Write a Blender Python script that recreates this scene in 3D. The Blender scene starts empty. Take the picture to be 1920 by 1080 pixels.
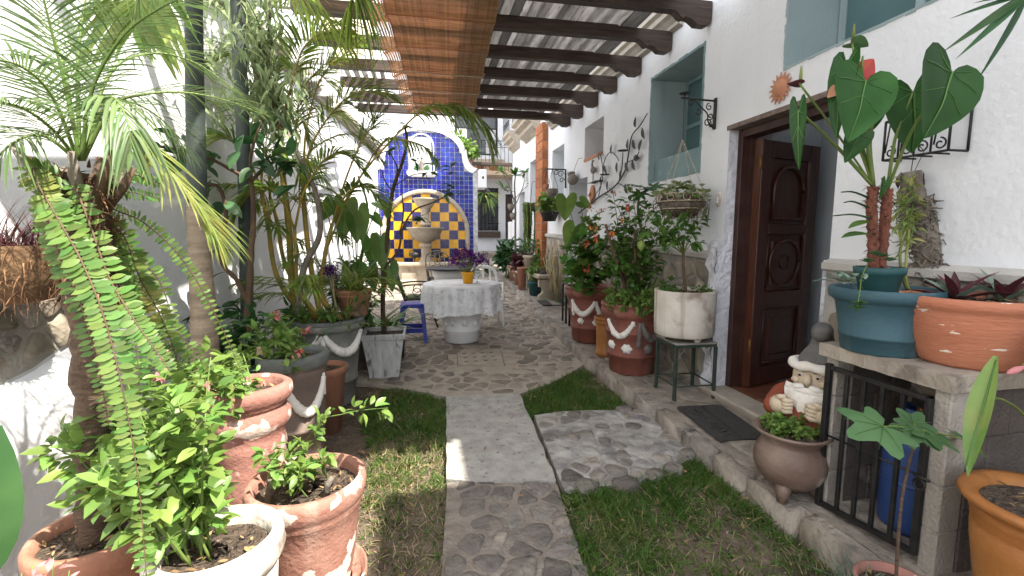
import bpy, math, random
import numpy as np
from mathutils import Vector, Matrix
R = random.Random(7)
NR = np.random.RandomState(7)
rad = math.radians
pi = math.pi
S = bpy.context.scene
COL = S.collection

# ---------------------------------------------------------------- camera
cam_d = bpy.data.cameras.new('camera')
cam_d.sensor_width = 36.0
cam_d.lens = 36.0 * 860 / 1920
cam_d.clip_start = 0.05
cam_d.clip_end = 500
cam = bpy.data.objects.new('camera', cam_d)
COL.objects.link(cam)
S.camera = cam
_d = Vector((-170, -99, 860)).normalized()
_u = Vector((0, -_d.z, _d.y)).normalized()
if _u.y > 0:
    _u = -_u
_x = _d.cross(_u)
_m = Matrix((_x, _d, _u))
_r, _up, _bk = _m @ Vector((1, 0, 0)), _m @ Vector((0, -1, 0)), _m @ Vector((0, 0, -1))
cam.matrix_world = Matrix(((_r.x, _up.x, _bk.x, 0), (_r.y, _up.y, _bk.y, 0), (_r.z, _up.z, _bk.z, 1.45), (0, 0, 0, 1)))

# ---------------------------------------------------------------- world, sun, exposure
SUN_EL, SUN_AZ = rad(55), math.atan2(.76, -.65)
W = bpy.data.worlds.new('World')
S.world = W
W.use_nodes = True
nt = W.node_tree
nt.nodes.clear()
o_ = nt.nodes.new('ShaderNodeOutputWorld')
bg = nt.nodes.new('ShaderNodeBackground')
sky = nt.nodes.new('ShaderNodeTexSky')
sky.sky_type = 'NISHITA'
sky.sun_disc = False
sky.sun_elevation = SUN_EL
sky.sun_rotation = SUN_AZ
sky.air_density = 1.0
sky.dust_density = 3.0
tc = nt.nodes.new('ShaderNodeTexCoord')
nz = nt.nodes.new('ShaderNodeTexNoise')
nz.inputs['Scale'].default_value = 2.2
nz.inputs['Detail'].default_value = 7
cr = nt.nodes.new('ShaderNodeValToRGB')
cr.color_ramp.elements[0].position = .30
cr.color_ramp.elements[0].color = (.45, .45, .45, 1)
cr.color_ramp.elements[1].position = .62
mx = nt.nodes.new('ShaderNodeMix')
mx.data_type = 'RGBA'
mx.inputs['B'].default_value = (10.5, 10.7, 11.2, 1)
nt.links.new(tc.outputs['Generated'], nz.inputs['Vector'])
nt.links.new(nz.outputs['Fac'], cr.inputs['Fac'])
nt.links.new(cr.outputs['Color'], mx.inputs['Factor'])
nt.links.new(sky.outputs['Color'], mx.inputs['A'])
nt.links.new(mx.outputs['Result'], bg.inputs['Color'])
nt.links.new(bg.outputs[0], o_.inputs[0])
bg.inputs['Strength'].default_value = 0.105
sd = bpy.data.lights.new('sun', 'SUN')
sd.energy = 5.0
sd.angle = rad(.6)
sd.color = (1.0, .93, .82)
so = bpy.data.objects.new('sun', sd)
COL.objects.link(so)
TOSUN = Vector((.76 * math.cos(SUN_EL), -.65 * math.cos(SUN_EL), math.sin(SUN_EL)))
so.rotation_euler = TOSUN.to_track_quat('Z', 'Y').to_euler()
so.location = (8, -6, 14)
vs = S.view_settings
vs.view_transform = 'Standard'
vs.look = 'None'
vs.exposure = 1.5
vs.gamma = 1.0
S.render.film_transparent = False
S.cycles.max_bounces = 8
S.cycles.diffuse_bounces = 5
S.cycles.transparent_max_bounces = 8

# ---------------------------------------------------------------- materials
MATS = {}


def mat(name, c1, c2=None, scale=6.0, rough=.8, bump=0.0, bscale=40.0, lo=.35, hi=.65, island=0.0, c3=None, s3=2.0, t3=(.58, .66),
        metal=0.0, spec=.35, transl=0.0, stretch=None, detail=6.0, coat=0.0, hue=0.0, world=False, bump2=None, drip=None):
    """Principled material: two colours mixed by noise, a third in patches, variation per loose piece, fine relief."""
    m = bpy.data.materials.new(name)
    m.use_nodes = True
    t = m.node_tree
    N, K = t.nodes.new, t.links.new
    b = t.nodes['Principled BSDF']
    out = t.nodes['Material Output']
    b.inputs['Roughness'].default_value = rough
    b.inputs['Metallic'].default_value = metal
    b.inputs['Specular IOR Level'].default_value = spec
    if coat:
        b.inputs['Coat Weight'].default_value = coat
        b.inputs['Coat Roughness'].default_value = .15
    if world:
        co = N('ShaderNodeNewGeometry').outputs['Position']
    else:
        co = N('ShaderNodeTexCoord').outputs['Object']
    if stretch:
        mp = N('ShaderNodeMapping')
        mp.inputs['Scale'].default_value = stretch
        K(co, mp.inputs['Vector'])
        co = mp.outputs[0]

    def noise(sc, det=detail):
        n = N('ShaderNodeTexNoise')
        n.inputs['Scale'].default_value = sc
        n.inputs['Detail'].default_value = det
        K(co, n.inputs['Vector'])
        return n.outputs['Fac']

    def ramp(f, a, z):
        r = N('ShaderNodeMapRange')
        r.inputs['From Min'].default_value = a
        r.inputs['From Max'].default_value = z
        K(f, r.inputs['Value'])
        return r.outputs[0]

    def mix(f, a, z):
        x = N('ShaderNodeMix')
        x.data_type = 'RGBA'
        for s_, v in (('Factor', f), ('A', a), ('B', z)):
            if isinstance(v, (tuple, list)):
                x.inputs[s_].default_value = (*v[:3], 1)
            elif isinstance(v, float):
                x.inputs[s_].default_value = v
            else:
                K(v, x.inputs[s_])
        return x.outputs['Result']
    c = tuple(c1)
    if c2 is not None:
        c = mix(ramp(noise(scale), lo, hi), c1, c2)
    if c3 is not None:
        c = mix(ramp(noise(s3), t3[0], t3[1]), c, c3)
    if drip:
        mp2 = N('ShaderNodeMapping')
        mp2.inputs['Scale'].default_value = (drip[1], drip[1], drip[1] * .09)
        K(N('ShaderNodeNewGeometry').outputs['Position'], mp2.inputs['Vector'])
        nd = N('ShaderNodeTexNoise')
        nd.inputs['Scale'].default_value = 1
        nd.inputs['Detail'].default_value = 7
        K(mp2.outputs[0], nd.inputs['Vector'])
        c = mix(ramp(nd.outputs['Fac'], drip[2], drip[3]), c, drip[0])
    if island or hue:
        ad = N('ShaderNodeMath')
        ad.operation = 'ADD'
        K(N('ShaderNodeNewGeometry').outputs['Random Per Island'], ad.inputs[0])
        K(N('ShaderNodeObjectInfo').outputs['Random'], ad.inputs[1])
        fr_ = N('ShaderNodeMath')
        fr_.operation = 'FRACT'
        K(ad.outputs[0], fr_.inputs[0])
        rp = fr_.outputs[0]
        h = N('ShaderNodeHueSaturation')
        r = N('ShaderNodeMapRange')
        r.inputs['To Min'].default_value = 1 - island
        r.inputs['To Max'].default_value = 1 + island
        K(rp, r.inputs['Value'])
        K(r.outputs[0], h.inputs['Value'])
        if hue:
            wn = N('ShaderNodeTexWhiteNoise')
            wn.noise_dimensions = '1D'
            K(rp, wn.inputs['W'])
            r2 = N('ShaderNodeMapRange')
            r2.inputs['To Min'].default_value = .5 - hue
            r2.inputs['To Max'].default_value = .5 + hue
            K(wn.outputs['Value'], r2.inputs['Value'])
            K(r2.outputs[0], h.inputs['Hue'])
        if isinstance(c, tuple):
            h.inputs['Color'].default_value = (*c[:3], 1)
        else:
            K(c, h.inputs['Color'])
        c = h.outputs['Color']
    if isinstance(c, tuple):
        b.inputs['Base Color'].default_value = (*c[:3], 1)
    else:
        K(c, b.inputs['Base Color'])
    if bump:
        bn = N('ShaderNodeBump')
        bn.inputs['Strength'].default_value = min(1.0, bump)
        bn.inputs['Distance'].default_value = .01 * max(1.0, bump)
        K(noise(bscale, 5), bn.inputs['Height'])
        nrm = bn.outputs[0]
        if bump2:
            b2 = N('ShaderNodeBump')
            b2.inputs['Strength'].default_value = bump2[0]
            b2.inputs['Distance'].default_value = bump2[2]
            K(noise(bump2[1], 3), b2.inputs['Height'])
            K(nrm, b2.inputs['Normal'])
            nrm = b2.outputs[0]
        K(nrm, b.inputs['Normal'])
    if transl:
        tr = N('ShaderNodeBsdfTranslucent')
        if isinstance(c, tuple):
            tr.inputs['Color'].default_value = (*c[:3], 1)
        else:
            hs = N('ShaderNodeHueSaturation')
            hs.inputs['Value'].default_value = 1.3
            hs.inputs['Hue'].default_value = .485
            K(c, hs.inputs['Color'])
            K(hs.outputs['Color'], tr.inputs['Color'])
        ms = N('ShaderNodeMixShader')
        ms.inputs[0].default_value = transl
        K(b.outputs[0], ms.inputs[1])
        K(tr.outputs[0], ms.inputs[2])
        K(ms.outputs[0], out.inputs['Surface'])
    MATS[name] = m
    return m


mat('plaster', (.735, .75, .77), (.66, .675, .70), 1.3, .9, .42, 30, .3, .75, c3=(.56, .56, .55), s3=7, t3=(.66, .86), bump2=(.2, 3.5, .05), drip=((.60, .595, .575), 5, .58, .9))
mat('rough_plaster', (.66, .67, .72), (.58, .59, .64), 3, .92, 1.4, 30, bump2=(.8, 9, .06))
mat('grey_wall', (.52, .57, .61), (.46, .50, .54), 3, .85, .3, 60)
mat('teal_paint', (.14, .23, .235), (.17, .26, .265), 3, .6, .3, 40, c3=(.25, .35, .35), s3=9, t3=(.6, .75))
mat('teal_pale', (.27, .345, .355), (.31, .385, .395), 2.5, .75, .3, 40, drip=((.20, .26, .26), 6, .52, .75))
mat('teal_glass', (.07, .13, .14), (.09, .16, .17), 2, .12, spec=.6)
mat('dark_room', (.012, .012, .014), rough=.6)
mat('glass_dark', (.015, .018, .022), (.03, .035, .04), 3, .06, spec=.7)
mat('dado_stone', (.20, .175, .14), (.36, .31, .24), 5, .9, .8, 30, island=.35, hue=.015, c3=(.13, .12, .11), s3=9, t3=(.55, .75))
mat('dado_mortar', (.36, .34, .31), (.24, .225, .20), 7, .95, .8, 50)
mat('dado_ledge', (.47, .45, .42), (.38, .36, .33), 5, .9, .5, 50)
mat('cobble_stone', (.185, .163, .143), (.12, .108, .098), 11, .85, 1.6, 34, island=.40, hue=.02, c3=(.25, .215, .18), s3=7, t3=(.56, .72), world=True, bump2=(1, 11, .03))
mat('cobble_mortar', (.265, .23, .195), (.185, .16, .138), 11, .95, 1.0, 70, c3=(.13, .115, .10), s3=4.2, t3=(.50, .72), world=True, bump2=(.6, 20, .03))
mat('plaza_stone', (.285, .24, .195), (.18, .155, .13), 8, .8, 1.0, 45, island=.36, hue=.015, world=True)
mat('plaza_mortar', (.40, .35, .29), (.31, .27, .225), 9, .95, .8, 60, c3=(.23, .20, .17), s3=2, t3=(.55, .75), world=True)
mat('slab_concrete', (.40, .385, .355), (.30, .285, .265), 9, .92, .8, 70, c3=(.15, .145, .135), s3=22, t3=(.60, .72), world=True, bump2=(.6, 22, .02))
mat('patch_cement', (.40, .385, .36), (.26, .245, .23), 7, .95, 1.0, 45, c3=(.19, .18, .175), s3=6, t3=(.5, .62), world=True, bump2=(.7, 14, .03))
mat('walk_concrete', (.345, .30, .25), (.23, .20, .172), 7, .92, .9, 50, c3=(.14, .125, .11), s3=8, t3=(.54, .74), world=True, bump2=(.7, 14, .03))
mat('kerb_stone', (.31, .28, .245), (.19, .17, .15), 9, .92, 1.6, 36, island=.3, bump2=(1, 12, .03))
mat('soil', (.085, .064, .047), (.15, .115, .083), 9, 1, 1.2, 70, c3=(.22, .175, .13), s3=26, t3=(.58, .75), world=True, bump2=(.9, 16, .04))
mat('pot_soil', (.045, .032, .024), (.12, .09, .065), 40, 1, 1.4, 60, c3=(.25, .20, .15), s3=70, t3=(.64, .7), bump2=(1, 30, .03))
mat('straw', (.38, .32, .18), (.27, .22, .12), 5, .9, island=.35)
mat('grass', (.085, .180, .034), (.13, .225, .05), 2.5, .5, island=.45, hue=.03, transl=.38, c3=(.22, .22, .09), s3=1.6, t3=(.57, .8), world=True)
mat('dark_wood', (.040, .026, .020), (.075, .050, .038), 5, .55, .5, 30, stretch=(.6, 8, 8), c3=(.03, .022, .02), s3=4)
mat('door_wood', (.034, .010, .008), (.058, .019, .013), 5, .32, .25, 30, stretch=(8, 8, .8), coat=.25)
mat('door_edge', (.095, .030, .014), (.05, .017, .01), 6, .35, .2, 30, stretch=(8, 8, .8), coat=.2)
mat('frame_wood', (.055, .026, .02), (.035, .014, .011), 4, .55, .4, 25, stretch=(2, 2, 2))
mat('old_wood', (.22, .165, .135), (.12, .09, .075), 5, .8, .6, 20, stretch=(.6, 4, 4))
mat('brass', (.25, .12, .035), rough=.45, metal=.6)
mat('roof_board', (.46, .45, .445), (.30, .295, .29), 4, .75, .4, 30, island=.45, transl=.33, stretch=(6, .7, 6), c3=(.18, .17, .165), s3=9, t3=(.58, .7))
mat('cream_board', (.82, .79, .70), (.74, .70, .60), 3, .7, .3, 30, island=.08, transl=.68)
mat('blind_reed', (.40, .235, .115), (.265, .15, .07), 4, .6, .2, 60, island=.30, hue=.01, transl=.34, stretch=(1, 8, 8))
mat('rope', (.55, .47, .36), (.40, .33, .24), 60, .9, .5, 120)
mat('tile_blue', (.008, .016, .19), (.013, .028, .28), 14, .24, .15, 30, island=.38, coat=.12, hue=.012, spec=.4)
mat('tile_navy', (.014, .012, .085), (.02, .018, .12), 20, .16, island=.3, coat=.4)
mat('tile_yellow', (.80, .43, .025), (.72, .36, .018), 9, .22, island=.12, coat=.3)
mat('grout', (.62, .62, .63), (.36, .35, .34), 9, .9)
mat('white_trim', (.80, .80, .80), (.74, .74, .74), 5, .85, .3, 40)
mat('cantera', (.44, .38, .30), (.36, .305, .24), 9, .85, .6, 70, c3=(.27, .23, .18), s3=5)
mat('cantera_grey', (.32, .28, .23), (.235, .205, .17), 7, .85, .5, 60)
mat('brick_column', (.38, .145, .055), (.29, .10, .04), 12, .8, .5, 60, island=.22)
mat('brick_mortar', (.45, .38, .31), (.36, .30, .25), 20, .9, .4, 80)
mat('floor_tile', (.20, .075, .040), (.14, .055, .032), 6, .45, .2, 30, island=.2)
mat('step_stone', (.40, .36, .30), (.31, .275, .23), 6, .85, .5, 60)
mat('iron', (.018, .018, .019), (.035, .033, .031), 20, .5, .3, 80, metal=.4)
mat('iron_green', (.030, .055, .045), (.06, .075, .06), 14, .5, .4, 60, metal=.3)
mat('terracotta', (.345, .165, .105), (.265, .12, .075), 5, .82, .5, 50, c3=(.44, .29, .22), s3=3.2, t3=(.52, .7), drip=((.22, .115, .075), 12, .54, .75))
mat('terra_peel', (.33, .17, .125), (.265, .12, .088), 5, .8, .5, 50, c3=(.64, .57, .49), s3=5.0, t3=(.575, .585), detail=5, drip=((.42, .27, .21), 14, .48, .72))
mat('terra_peel_bright', (.42, .165, .095), (.37, .135, .075), 5, .7, .4, 50, c3=(.66, .56, .47), s3=8.0, t3=(.645, .652), detail=4, stretch=(.7, .7, 2.4))
mat('pink_peel', (.34, .17, .135), (.26, .115, .09), 5, .82, .6, 50, c3=(.56, .45, .39), s3=6, t3=(.55, .58), detail=5, drip=((.18, .10, .08), 12, .54, .75))
mat('pot_red', (.225, .078, .055), (.17, .058, .042), 6, .62, .4, 60, c3=(.28, .12, .09), s3=3, drip=((.13, .055, .04), 12, .55, .75))
mat('pot_grey', (.15, .155, .14), (.205, .205, .185), 7, .85, .6, 50, c3=(.27, .265, .235), s3=12, t3=(.58, .75))
mat('pot_grey_rim', (.175, .19, .18), (.12, .13, .122), 8, .85, .6, 50)
mat('pot_brown', (.185, .135, .11), (.13, .10, .085), 6, .7, .4, 50, c3=(.28, .22, .18), s3=5)
mat('pot_orange', (.36, .155, .045), (.29, .11, .032), 4, .42, .3, 40, c3=(.42, .25, .11), s3=2.5, drip=((.22, .09, .03), 12, .54, .74))
mat('pot_white', (.66, .62, .56), (.52, .47, .41), 5, .85, .6, 50, c3=(.27, .215, .17), s3=5.5, t3=(.56, .70), drip=((.34, .28, .22), 13, .54, .74))
mat('pot_white_clean', (.74, .74, .74), (.66, .665, .67), 6, .7, .3, 40)
mat('planter_white', (.55, .55, .54), (.42, .42, .41), 8, .8, .4, 50, c3=(.12, .12, .11), s3=7, t3=(.58, .70), stretch=(3, 3, 1))
mat('pot_teal', (.030, .078, .100), (.042, .095, .118), 5, .6, .2, 60, c3=(.08, .14, .155), s3=3, drip=((.10, .14, .15), 12, .56, .75))
mat('pot_teal_dark', (.02, .075, .082), (.03, .09, .095), 6, .55)
mat('pot_cauldron', (.13, .085, .065), (.22, .16, .13), 5, .42, .4, 40, c3=(.62, .55, .48), s3=2.6, t3=(.57, .62))
mat('white_paint', (.78, .76, .72), (.70, .67, .62), 12, .8, .5, 60)
mat('grey_paint', (.13, .11, .105), (.18, .16, .15), 20, .8, .5, 60)
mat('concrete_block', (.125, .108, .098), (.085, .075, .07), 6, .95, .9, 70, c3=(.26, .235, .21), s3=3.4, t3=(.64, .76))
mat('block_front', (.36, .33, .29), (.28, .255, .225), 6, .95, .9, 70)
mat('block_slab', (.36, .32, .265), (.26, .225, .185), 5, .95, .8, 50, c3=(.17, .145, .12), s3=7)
mat('plastic_blue', (.008, .024, .26), (.010, .03, .29), 5, .35, spec=.5)
mat('cylinder_blue', (.025, .06, .20), (.035, .075, .23), 6, .45, .2, 20)
mat('cloth_white', (.80, .81, .83), (.76, .77, .80), 20, .9, .3, 300)
mat('plastic_white', (.76, .76, .75), rough=.4)
mat('glass_clear', (.75, .8, .8), rough=.05, spec=.8)
mat('vase_yellow', (.80, .40, .015), (.72, .33, .01), 6, .4)
mat('cushion', (.022, .018, .020), (.035, .028, .03), 30, .95, .3, 200)
mat('rubber_mat', (.042, .040, .040), (.062, .058, .056), 30, .9, .8, 160)
mat('gnome_red', (.27, .066, .032), (.21, .052, .028), 7, .7, .4, 40)
mat('gnome_skin', (.58, .48, .36), (.50, .41, .30), 9, .7, .3, 40)
mat('gnome_hat', (.10, .097, .095), (.15, .145, .14), 8, .8, .6, 40)
mat('gnome_white', (.76, .73, .68), (.62, .55, .46), 9, .8, .7, 40, lo=.5, hi=.75)
mat('gnome_blue', (.05, .10, .20), (.07, .13, .24), 7, .7)
mat('eye_dark', (.02, .02, .02), rough=.4)
mat('bark_brown', (.115, .075, .048), (.065, .043, .03), 18, .95, 1.2, 40, stretch=(1, 1, 2.5))
mat('bark_grey', (.21, .185, .15), (.13, .11, .09), 12, .9, .8, 40)
mat('bark_ring', (.36, .29, .215), (.24, .19, .14), 5, .9, .8, 22, stretch=(1, 1, 7))
mat('fiber', (.20, .105, .055), (.10, .05, .028), 9, 1, island=.5)
mat('red_stem', (.20, .072, .045), (.12, .045, .03), 22, .85, 1.2, 40)
mat('cane', (.42, .27, .05), (.22, .22, .05), 4, .5, .2, 30, stretch=(1, 1, 3))
mat('stem_green', (.10, .17, .035), (.14, .19, .05), 5, .5)
mat('stem_brown', (.13, .085, .05), (.08, .052, .034), 9, .8, .5, 40)
mat('pipe_green', (.035, .05, .045), (.055, .07, .06), 8, .6, .3, 30)
LEAF = dict(rough=.42, spec=.4)
mat('leaf_mid', (.062, .150, .026), (.095, .19, .036), 9, island=.38, hue=.025, transl=.36, **LEAF)
mat('leaf_dark', (.026, .080, .024), (.040, .105, .032), 9, island=.4, hue=.02, transl=.25, **LEAF)
mat('leaf_bright', (.125, .225, .045), (.17, .27, .065), 9, island=.32, hue=.022, transl=.36, **LEAF)
mat('leaf_fern', (.085, .165, .035), (.135, .21, .05), 9, island=.32, hue=.028, transl=.32, c3=(.24, .23, .07), s3=3, t3=(.58, .72), **LEAF)
mat('leaf_palm', (.085, .150, .050), (.125, .19, .07), 9, island=.35, hue=.02, transl=.3, **LEAF)
mat('leaf_yellow', (.18, .26, .07), (.29, .31, .09), 9, island=.3, hue=.03, transl=.4, **LEAF)
mat('leaf_areca', (.13, .22, .036), (.19, .27, .055), 9, island=.38, hue=.03, transl=.42, **LEAF)
mat('leaf_grey', (.25, .33, .17), (.32, .40, .22), 9, island=.35, hue=.015, transl=.48)
mat('leaf_fig', (.050, .120, .045), (.075, .155, .06), 7, island=.2, transl=.2, rough=.5, spec=.35)
mat('leaf_anthurium', (.010, .050, .006), (.020, .078, .012), 5, rough=.42, spec=.25, island=.25, transl=.12)
mat('leaf_vein', (.075, .165, .04), rough=.4, transl=.1)
mat('leaf_purple', (.055, .015, .020), (.085, .022, .03), 9, rough=.35, island=.3, transl=.15)
mat('leaf_silver', (.12, .19, .14), (.17, .24, .18), 8, rough=.5, island=.2, transl=.1)
mat('flower_red', (.48, .06, .04), (.42, .10, .05), 8, rough=.6, island=.25, hue=.015, transl=.3)
mat('flower_orange', (.58, .17, .06), (.62, .26, .07), 8, rough=.6, island=.25, hue=.03, transl=.3)
mat('flower_pink', (.62, .22, .23), (.66, .32, .30), 8, rough=.6, island=.2, transl=.3)
mat('flower_purple', (.085, .012, .15), (.14, .025, .22), 8, rough=.8, spec=.1, island=.4, hue=.02, transl=.15)
mat('dry_leaf', (.30, .19, .09), (.20, .12, .06), 9, rough=.9, island=.35)
mat('dry_grey', (.19, .165, .135), (.12, .10, .08), 9, rough=.95, island=.4)
mat('clay_sun', (.50, .24, .14), (.42, .19, .11), 8, .85, .4, 60)
mat('clay_grey', (.23, .20, .175), (.16, .14, .12), 9, .85, .5, 50)
mat('water_dark', (.02, .03, .04), rough=.05)
mat('lamp_globe', (.80, .72, .50), rough=.4)
mat('paper_tag', (.52, .40, .27), (.45, .34, .22), 6, .8)
mat('basket_fiber', (.16, .098, .052), (.085, .05, .028), 12, 1, 1.4, 40, island=.3)
mat('dark_plastic', (.016, .016, .017), (.025, .025, .026), 9, .5)
mat('curtain', (.55, .55, .56), (.40, .40, .42), 4, .9)
mat('far_wall', (.66, .67, .69), (.60, .61, .63), 3, .9, .3, 20)
mat('far_beige', (.55, .42, .30), (.48, .36, .26), 3, .9, .3, 20)

# ---------------------------------------------------------------- mesh building


class MB:
    """Collects pieces of geometry and links them as one mesh object."""

    def __init__(s):
        s.v, s.f, s.m, s.sm, s.n, s.ms = [], [], [], [], 0, {}

    def _mi(s, m):
        return s.ms.setdefault(m, len(s.ms))

    def add(s, verts, faces, m, smooth=False):
        verts = np.asarray(verts, dtype=np.float64).reshape(-1, 3)
        k = s._mi(m)
        n = s.n
        s.v.append(verts)
        s.f.extend([tuple(i + n for i in f) for f in faces])
        s.m.extend([k] * len(faces))
        s.sm.extend([smooth] * len(faces))
        s.n += len(verts)
        return s

    def box(s, a, b, m, rot=None, about=None):
        x0, y0, z0 = a
        x1, y1, z1 = b
        v = np.array([(x0, y0, z0), (x1, y0, z0), (x1, y1, z0), (x0, y1, z0), (x0, y0, z1), (x1, y0, z1), (x1, y1, z1), (x0, y1, z1)], float)
        if rot is not None:
            c = np.array(about if about is not None else v.mean(0))
            v = (v - c) @ np.array(rot).T + c
        return s.add(v, [(3, 2, 1, 0), (4, 5, 6, 7), (0, 1, 5, 4), (1, 2, 6, 5), (2, 3, 7, 6), (3, 0, 4, 7)], m)

    def bbox(s, a, b, m, e=.008):
        """A box with chamfered vertical and top edges."""
        x0, y0, z0 = a
        x1, y1, z1 = b

        def ring(i, z):
            return [(x0 + i, y0, z), (x1 - i, y0, z), (x1, y0 + i, z), (x1, y1 - i, z), (x1 - i, y1, z), (x0 + i, y1, z), (x0, y1 - i, z), (x0, y0 + i, z)]
        top = [(x0 + e, y0 + e, z1), (x1 - e, y0 + e, z1), (x1 - e, y0 + e, z1), (x1 - e, y1 - e, z1), (x1 - e, y1 - e, z1), (x0 + e, y1 - e, z1), (x0 + e, y1 - e, z1), (x0 + e, y0 + e, z1)]
        v = ring(e, z0) + ring(e, z1 - e) + [(x0 + e, y0 + e, z1), (x1 - e, y0 + e, z1), (x1 - e, y1 - e, z1), (x0 + e, y1 - e, z1)]
        f = [tuple(range(7, -1, -1))]
        for i in range(8):
            j = (i + 1) % 8
            f.append((i, j, 8 + j, 8 + i))
        f += [(8, 9, 17, 16), (10, 11, 18, 17), (12, 13, 19, 18), (14, 15, 16, 19), (9, 10, 17), (11, 12, 18), (13, 14, 19), (15, 8, 16), (16, 17, 18, 19)]
        return s.add(v, f, m)

    def lathe(s, prof, m, n=32, c=(0, 0, 0), smooth=True, cap0=False, cap1=False, wob=0.0, seg=None):
        p = np.array(prof, float)
        a = np.linspace(0, 2 * pi, n, endpoint=False)
        rr = 1.0 + (wob * np.sin(a * 2 + 1) + wob * .6 * np.sin(a * 3 + .4) if wob else 0 * a)
        v = np.zeros((len(p), n, 3))
        v[:, :, 0] = p[:, 0:1] * np.cos(a) * rr + c[0]
        v[:, :, 1] = p[:, 0:1] * np.sin(a) * rr + c[1]
        v[:, :, 2] = p[:, 1:2] + c[2]
        f = []
        for i in range(len(p) - 1):
            for j in range(n):
                k = (j + 1) % n
                f.append((i * n + j, i * n + k, (i + 1) * n + k, (i + 1) * n + j))
        if cap0:
            f.append(tuple(range(n - 1, -1, -1)))
        if cap1:
            f.append(tuple((len(p) - 1) * n + j for j in range(n)))
        return s.add(v.reshape(-1, 3), f, m, smooth)

    def tube(s, pts, rad_, m, n=8, cap=True, smooth=True, flat=None):
        P = np.array(pts, float)
        k = len(P)
        r = np.full(k, rad_) if np.isscalar(rad_) else np.array(rad_, float)
        T = np.gradient(P, axis=0)
        T /= np.maximum(np.linalg.norm(T, axis=1, keepdims=True), 1e-9)
        ref = np.array((0, 0, 1.0)) if abs(T[0][2]) < .9 else np.array((1.0, 0, 0))
        a = np.linspace(0, 2 * pi, n, endpoint=False)
        V = []
        u = None
        for i in range(k):
            if u is None:
                u = np.cross(T[i], ref)
            else:
                u = u - T[i] * np.dot(u, T[i])
            u /= max(np.linalg.norm(u), 1e-9)
            w = np.cross(T[i], u)
            V.append(P[i] + r[i] * (np.outer(np.cos(a), u) + np.outer(np.sin(a), w) * (flat or 1)))
        f = []
        for i in range(k - 1):
            for j in range(n):
                q = (j + 1) % n
                f.append((i * n + j, i * n + q, (i + 1) * n + q, (i + 1) * n + j))
        if cap:
            f.append(tuple(range(n - 1, -1, -1)))
            f.append(tuple((k - 1) * n + j for j in range(n)))
        return s.add(np.vstack(V), f, m, smooth)

    def prism(s, poly, vec, m, smooth=False):
        """A flat polygon (3-D points) pushed along vec."""
        p = np.array(poly, float)
        k = len(p)
        v = np.vstack([p, p + np.array(vec, float)])
        f = [tuple(range(k - 1, -1, -1)), tuple(range(k, 2 * k))]
        for i in range(k):
            j = (i + 1) % k
            f.append((i, j, k + j, k + i))
        return s.add(v, f, m, smooth)

    def grid(s, fn, nu, nv, m, smooth=True):
        v = [fn(i / nu, j / nv) for i in range(nu + 1) for j in range(nv + 1)]
        f = [(i * (nv + 1) + j, (i + 1) * (nv + 1) + j, (i + 1) * (nv + 1) + j + 1, i * (nv + 1) + j + 1) for i in range(nu) for j in range(nv)]
        return s.add(v, f, m, smooth)

    def ball(s, c, r, m, nu=10, nv=7, sc=(1, 1, 1), noise=0.0):
        v, f = [], []
        for i in range(nv + 1):
            t = pi * i / nv
            for j in range(nu):
                a = 2 * pi * j / nu
                q = 1 + (R.uniform(-noise, noise) if noise else 0)
                v.append((c[0] + r * sc[0] * q * math.sin(t) * math.cos(a), c[1] + r * sc[1] * q * math.sin(t) * math.sin(a), c[2] + r * sc[2] * q * math.cos(t)))
        for i in range(nv):
            for j in range(nu):
                k = (j + 1) % nu
                f.append((i * nu + j, (i + 1) * nu + j, (i + 1) * nu + k, i * nu + k))
        return s.add(v, f, m, True)

    def many(s, tv, tf, mats, pos, m, smooth=True):
        """Template verts tv / faces tf repeated with 3x3 matrices mats at positions pos."""
        tv = np.asarray(tv, float)
        mats = np.asarray(mats, float)
        pos = np.asarray(pos, float)
        n = len(pos)
        if n == 0:
            return s
        V = np.einsum('nij,kj->nki', mats, tv) + pos[:, None, :]
        k = len(tv)
        ki = s._mi(m)
        base = s.n
        for q in range(n):
            o = base + q * k
            s.f.extend([tuple(i + o for i in f) for f in tf])
        s.m.extend([ki] * (n * len(tf)))
        s.sm.extend([smooth] * (n * len(tf)))
        s.v.append(V.reshape(-1, 3))
        s.n += n * k
        return s

    def mesh(s, name, off=None):
        me = bpy.data.meshes.new(name)
        v = np.vstack(s.v) if s.v else np.zeros((0, 3))
        if off is not None:
            v = v - np.array(off)
        ln = np.fromiter((len(f) for f in s.f), dtype=np.int32, count=len(s.f))
        fl = np.fromiter((i for f in s.f for i in f), dtype=np.int32, count=int(ln.sum()))
        me.vertices.add(len(v))
        me.vertices.foreach_set('co', v.astype(np.float32).ravel())
        me.loops.add(len(fl))
        me.loops.foreach_set('vertex_index', fl)
        me.polygons.add(len(ln))
        st = np.zeros(len(ln), dtype=np.int32)
        if len(ln):
            st[1:] = np.cumsum(ln)[:-1]
        me.polygons.foreach_set('loop_start', st)
        me.polygons.foreach_set('material_index', np.array(s.m, dtype=np.int32))
        me.polygons.foreach_set('use_smooth', np.array(s.sm, dtype=bool))
        for k in s.ms:
            me.materials.append(MATS[k])
        me.update(calc_edges=True)
        me.validate()
        return me


def wloc(o):
    p = Vector((0, 0, 0))
    while o is not None:
        p = p + o.location
        o = o.parent
    return p


def link(name, me, parent=None, loc=(0, 0, 0)):
    o = bpy.data.objects.new(name, me)
    o.location = loc
    o.parent = parent
    COL.objects.link(o)
    return o


def part(name, mb, parent, kind=None, label=None):
    """World-space geometry linked as a child of parent."""
    o = link(name, mb.mesh(name, wloc(parent)), parent)
    if kind:
        o['kind'] = kind
    if label:
        o['label'] = label
    return o


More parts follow.
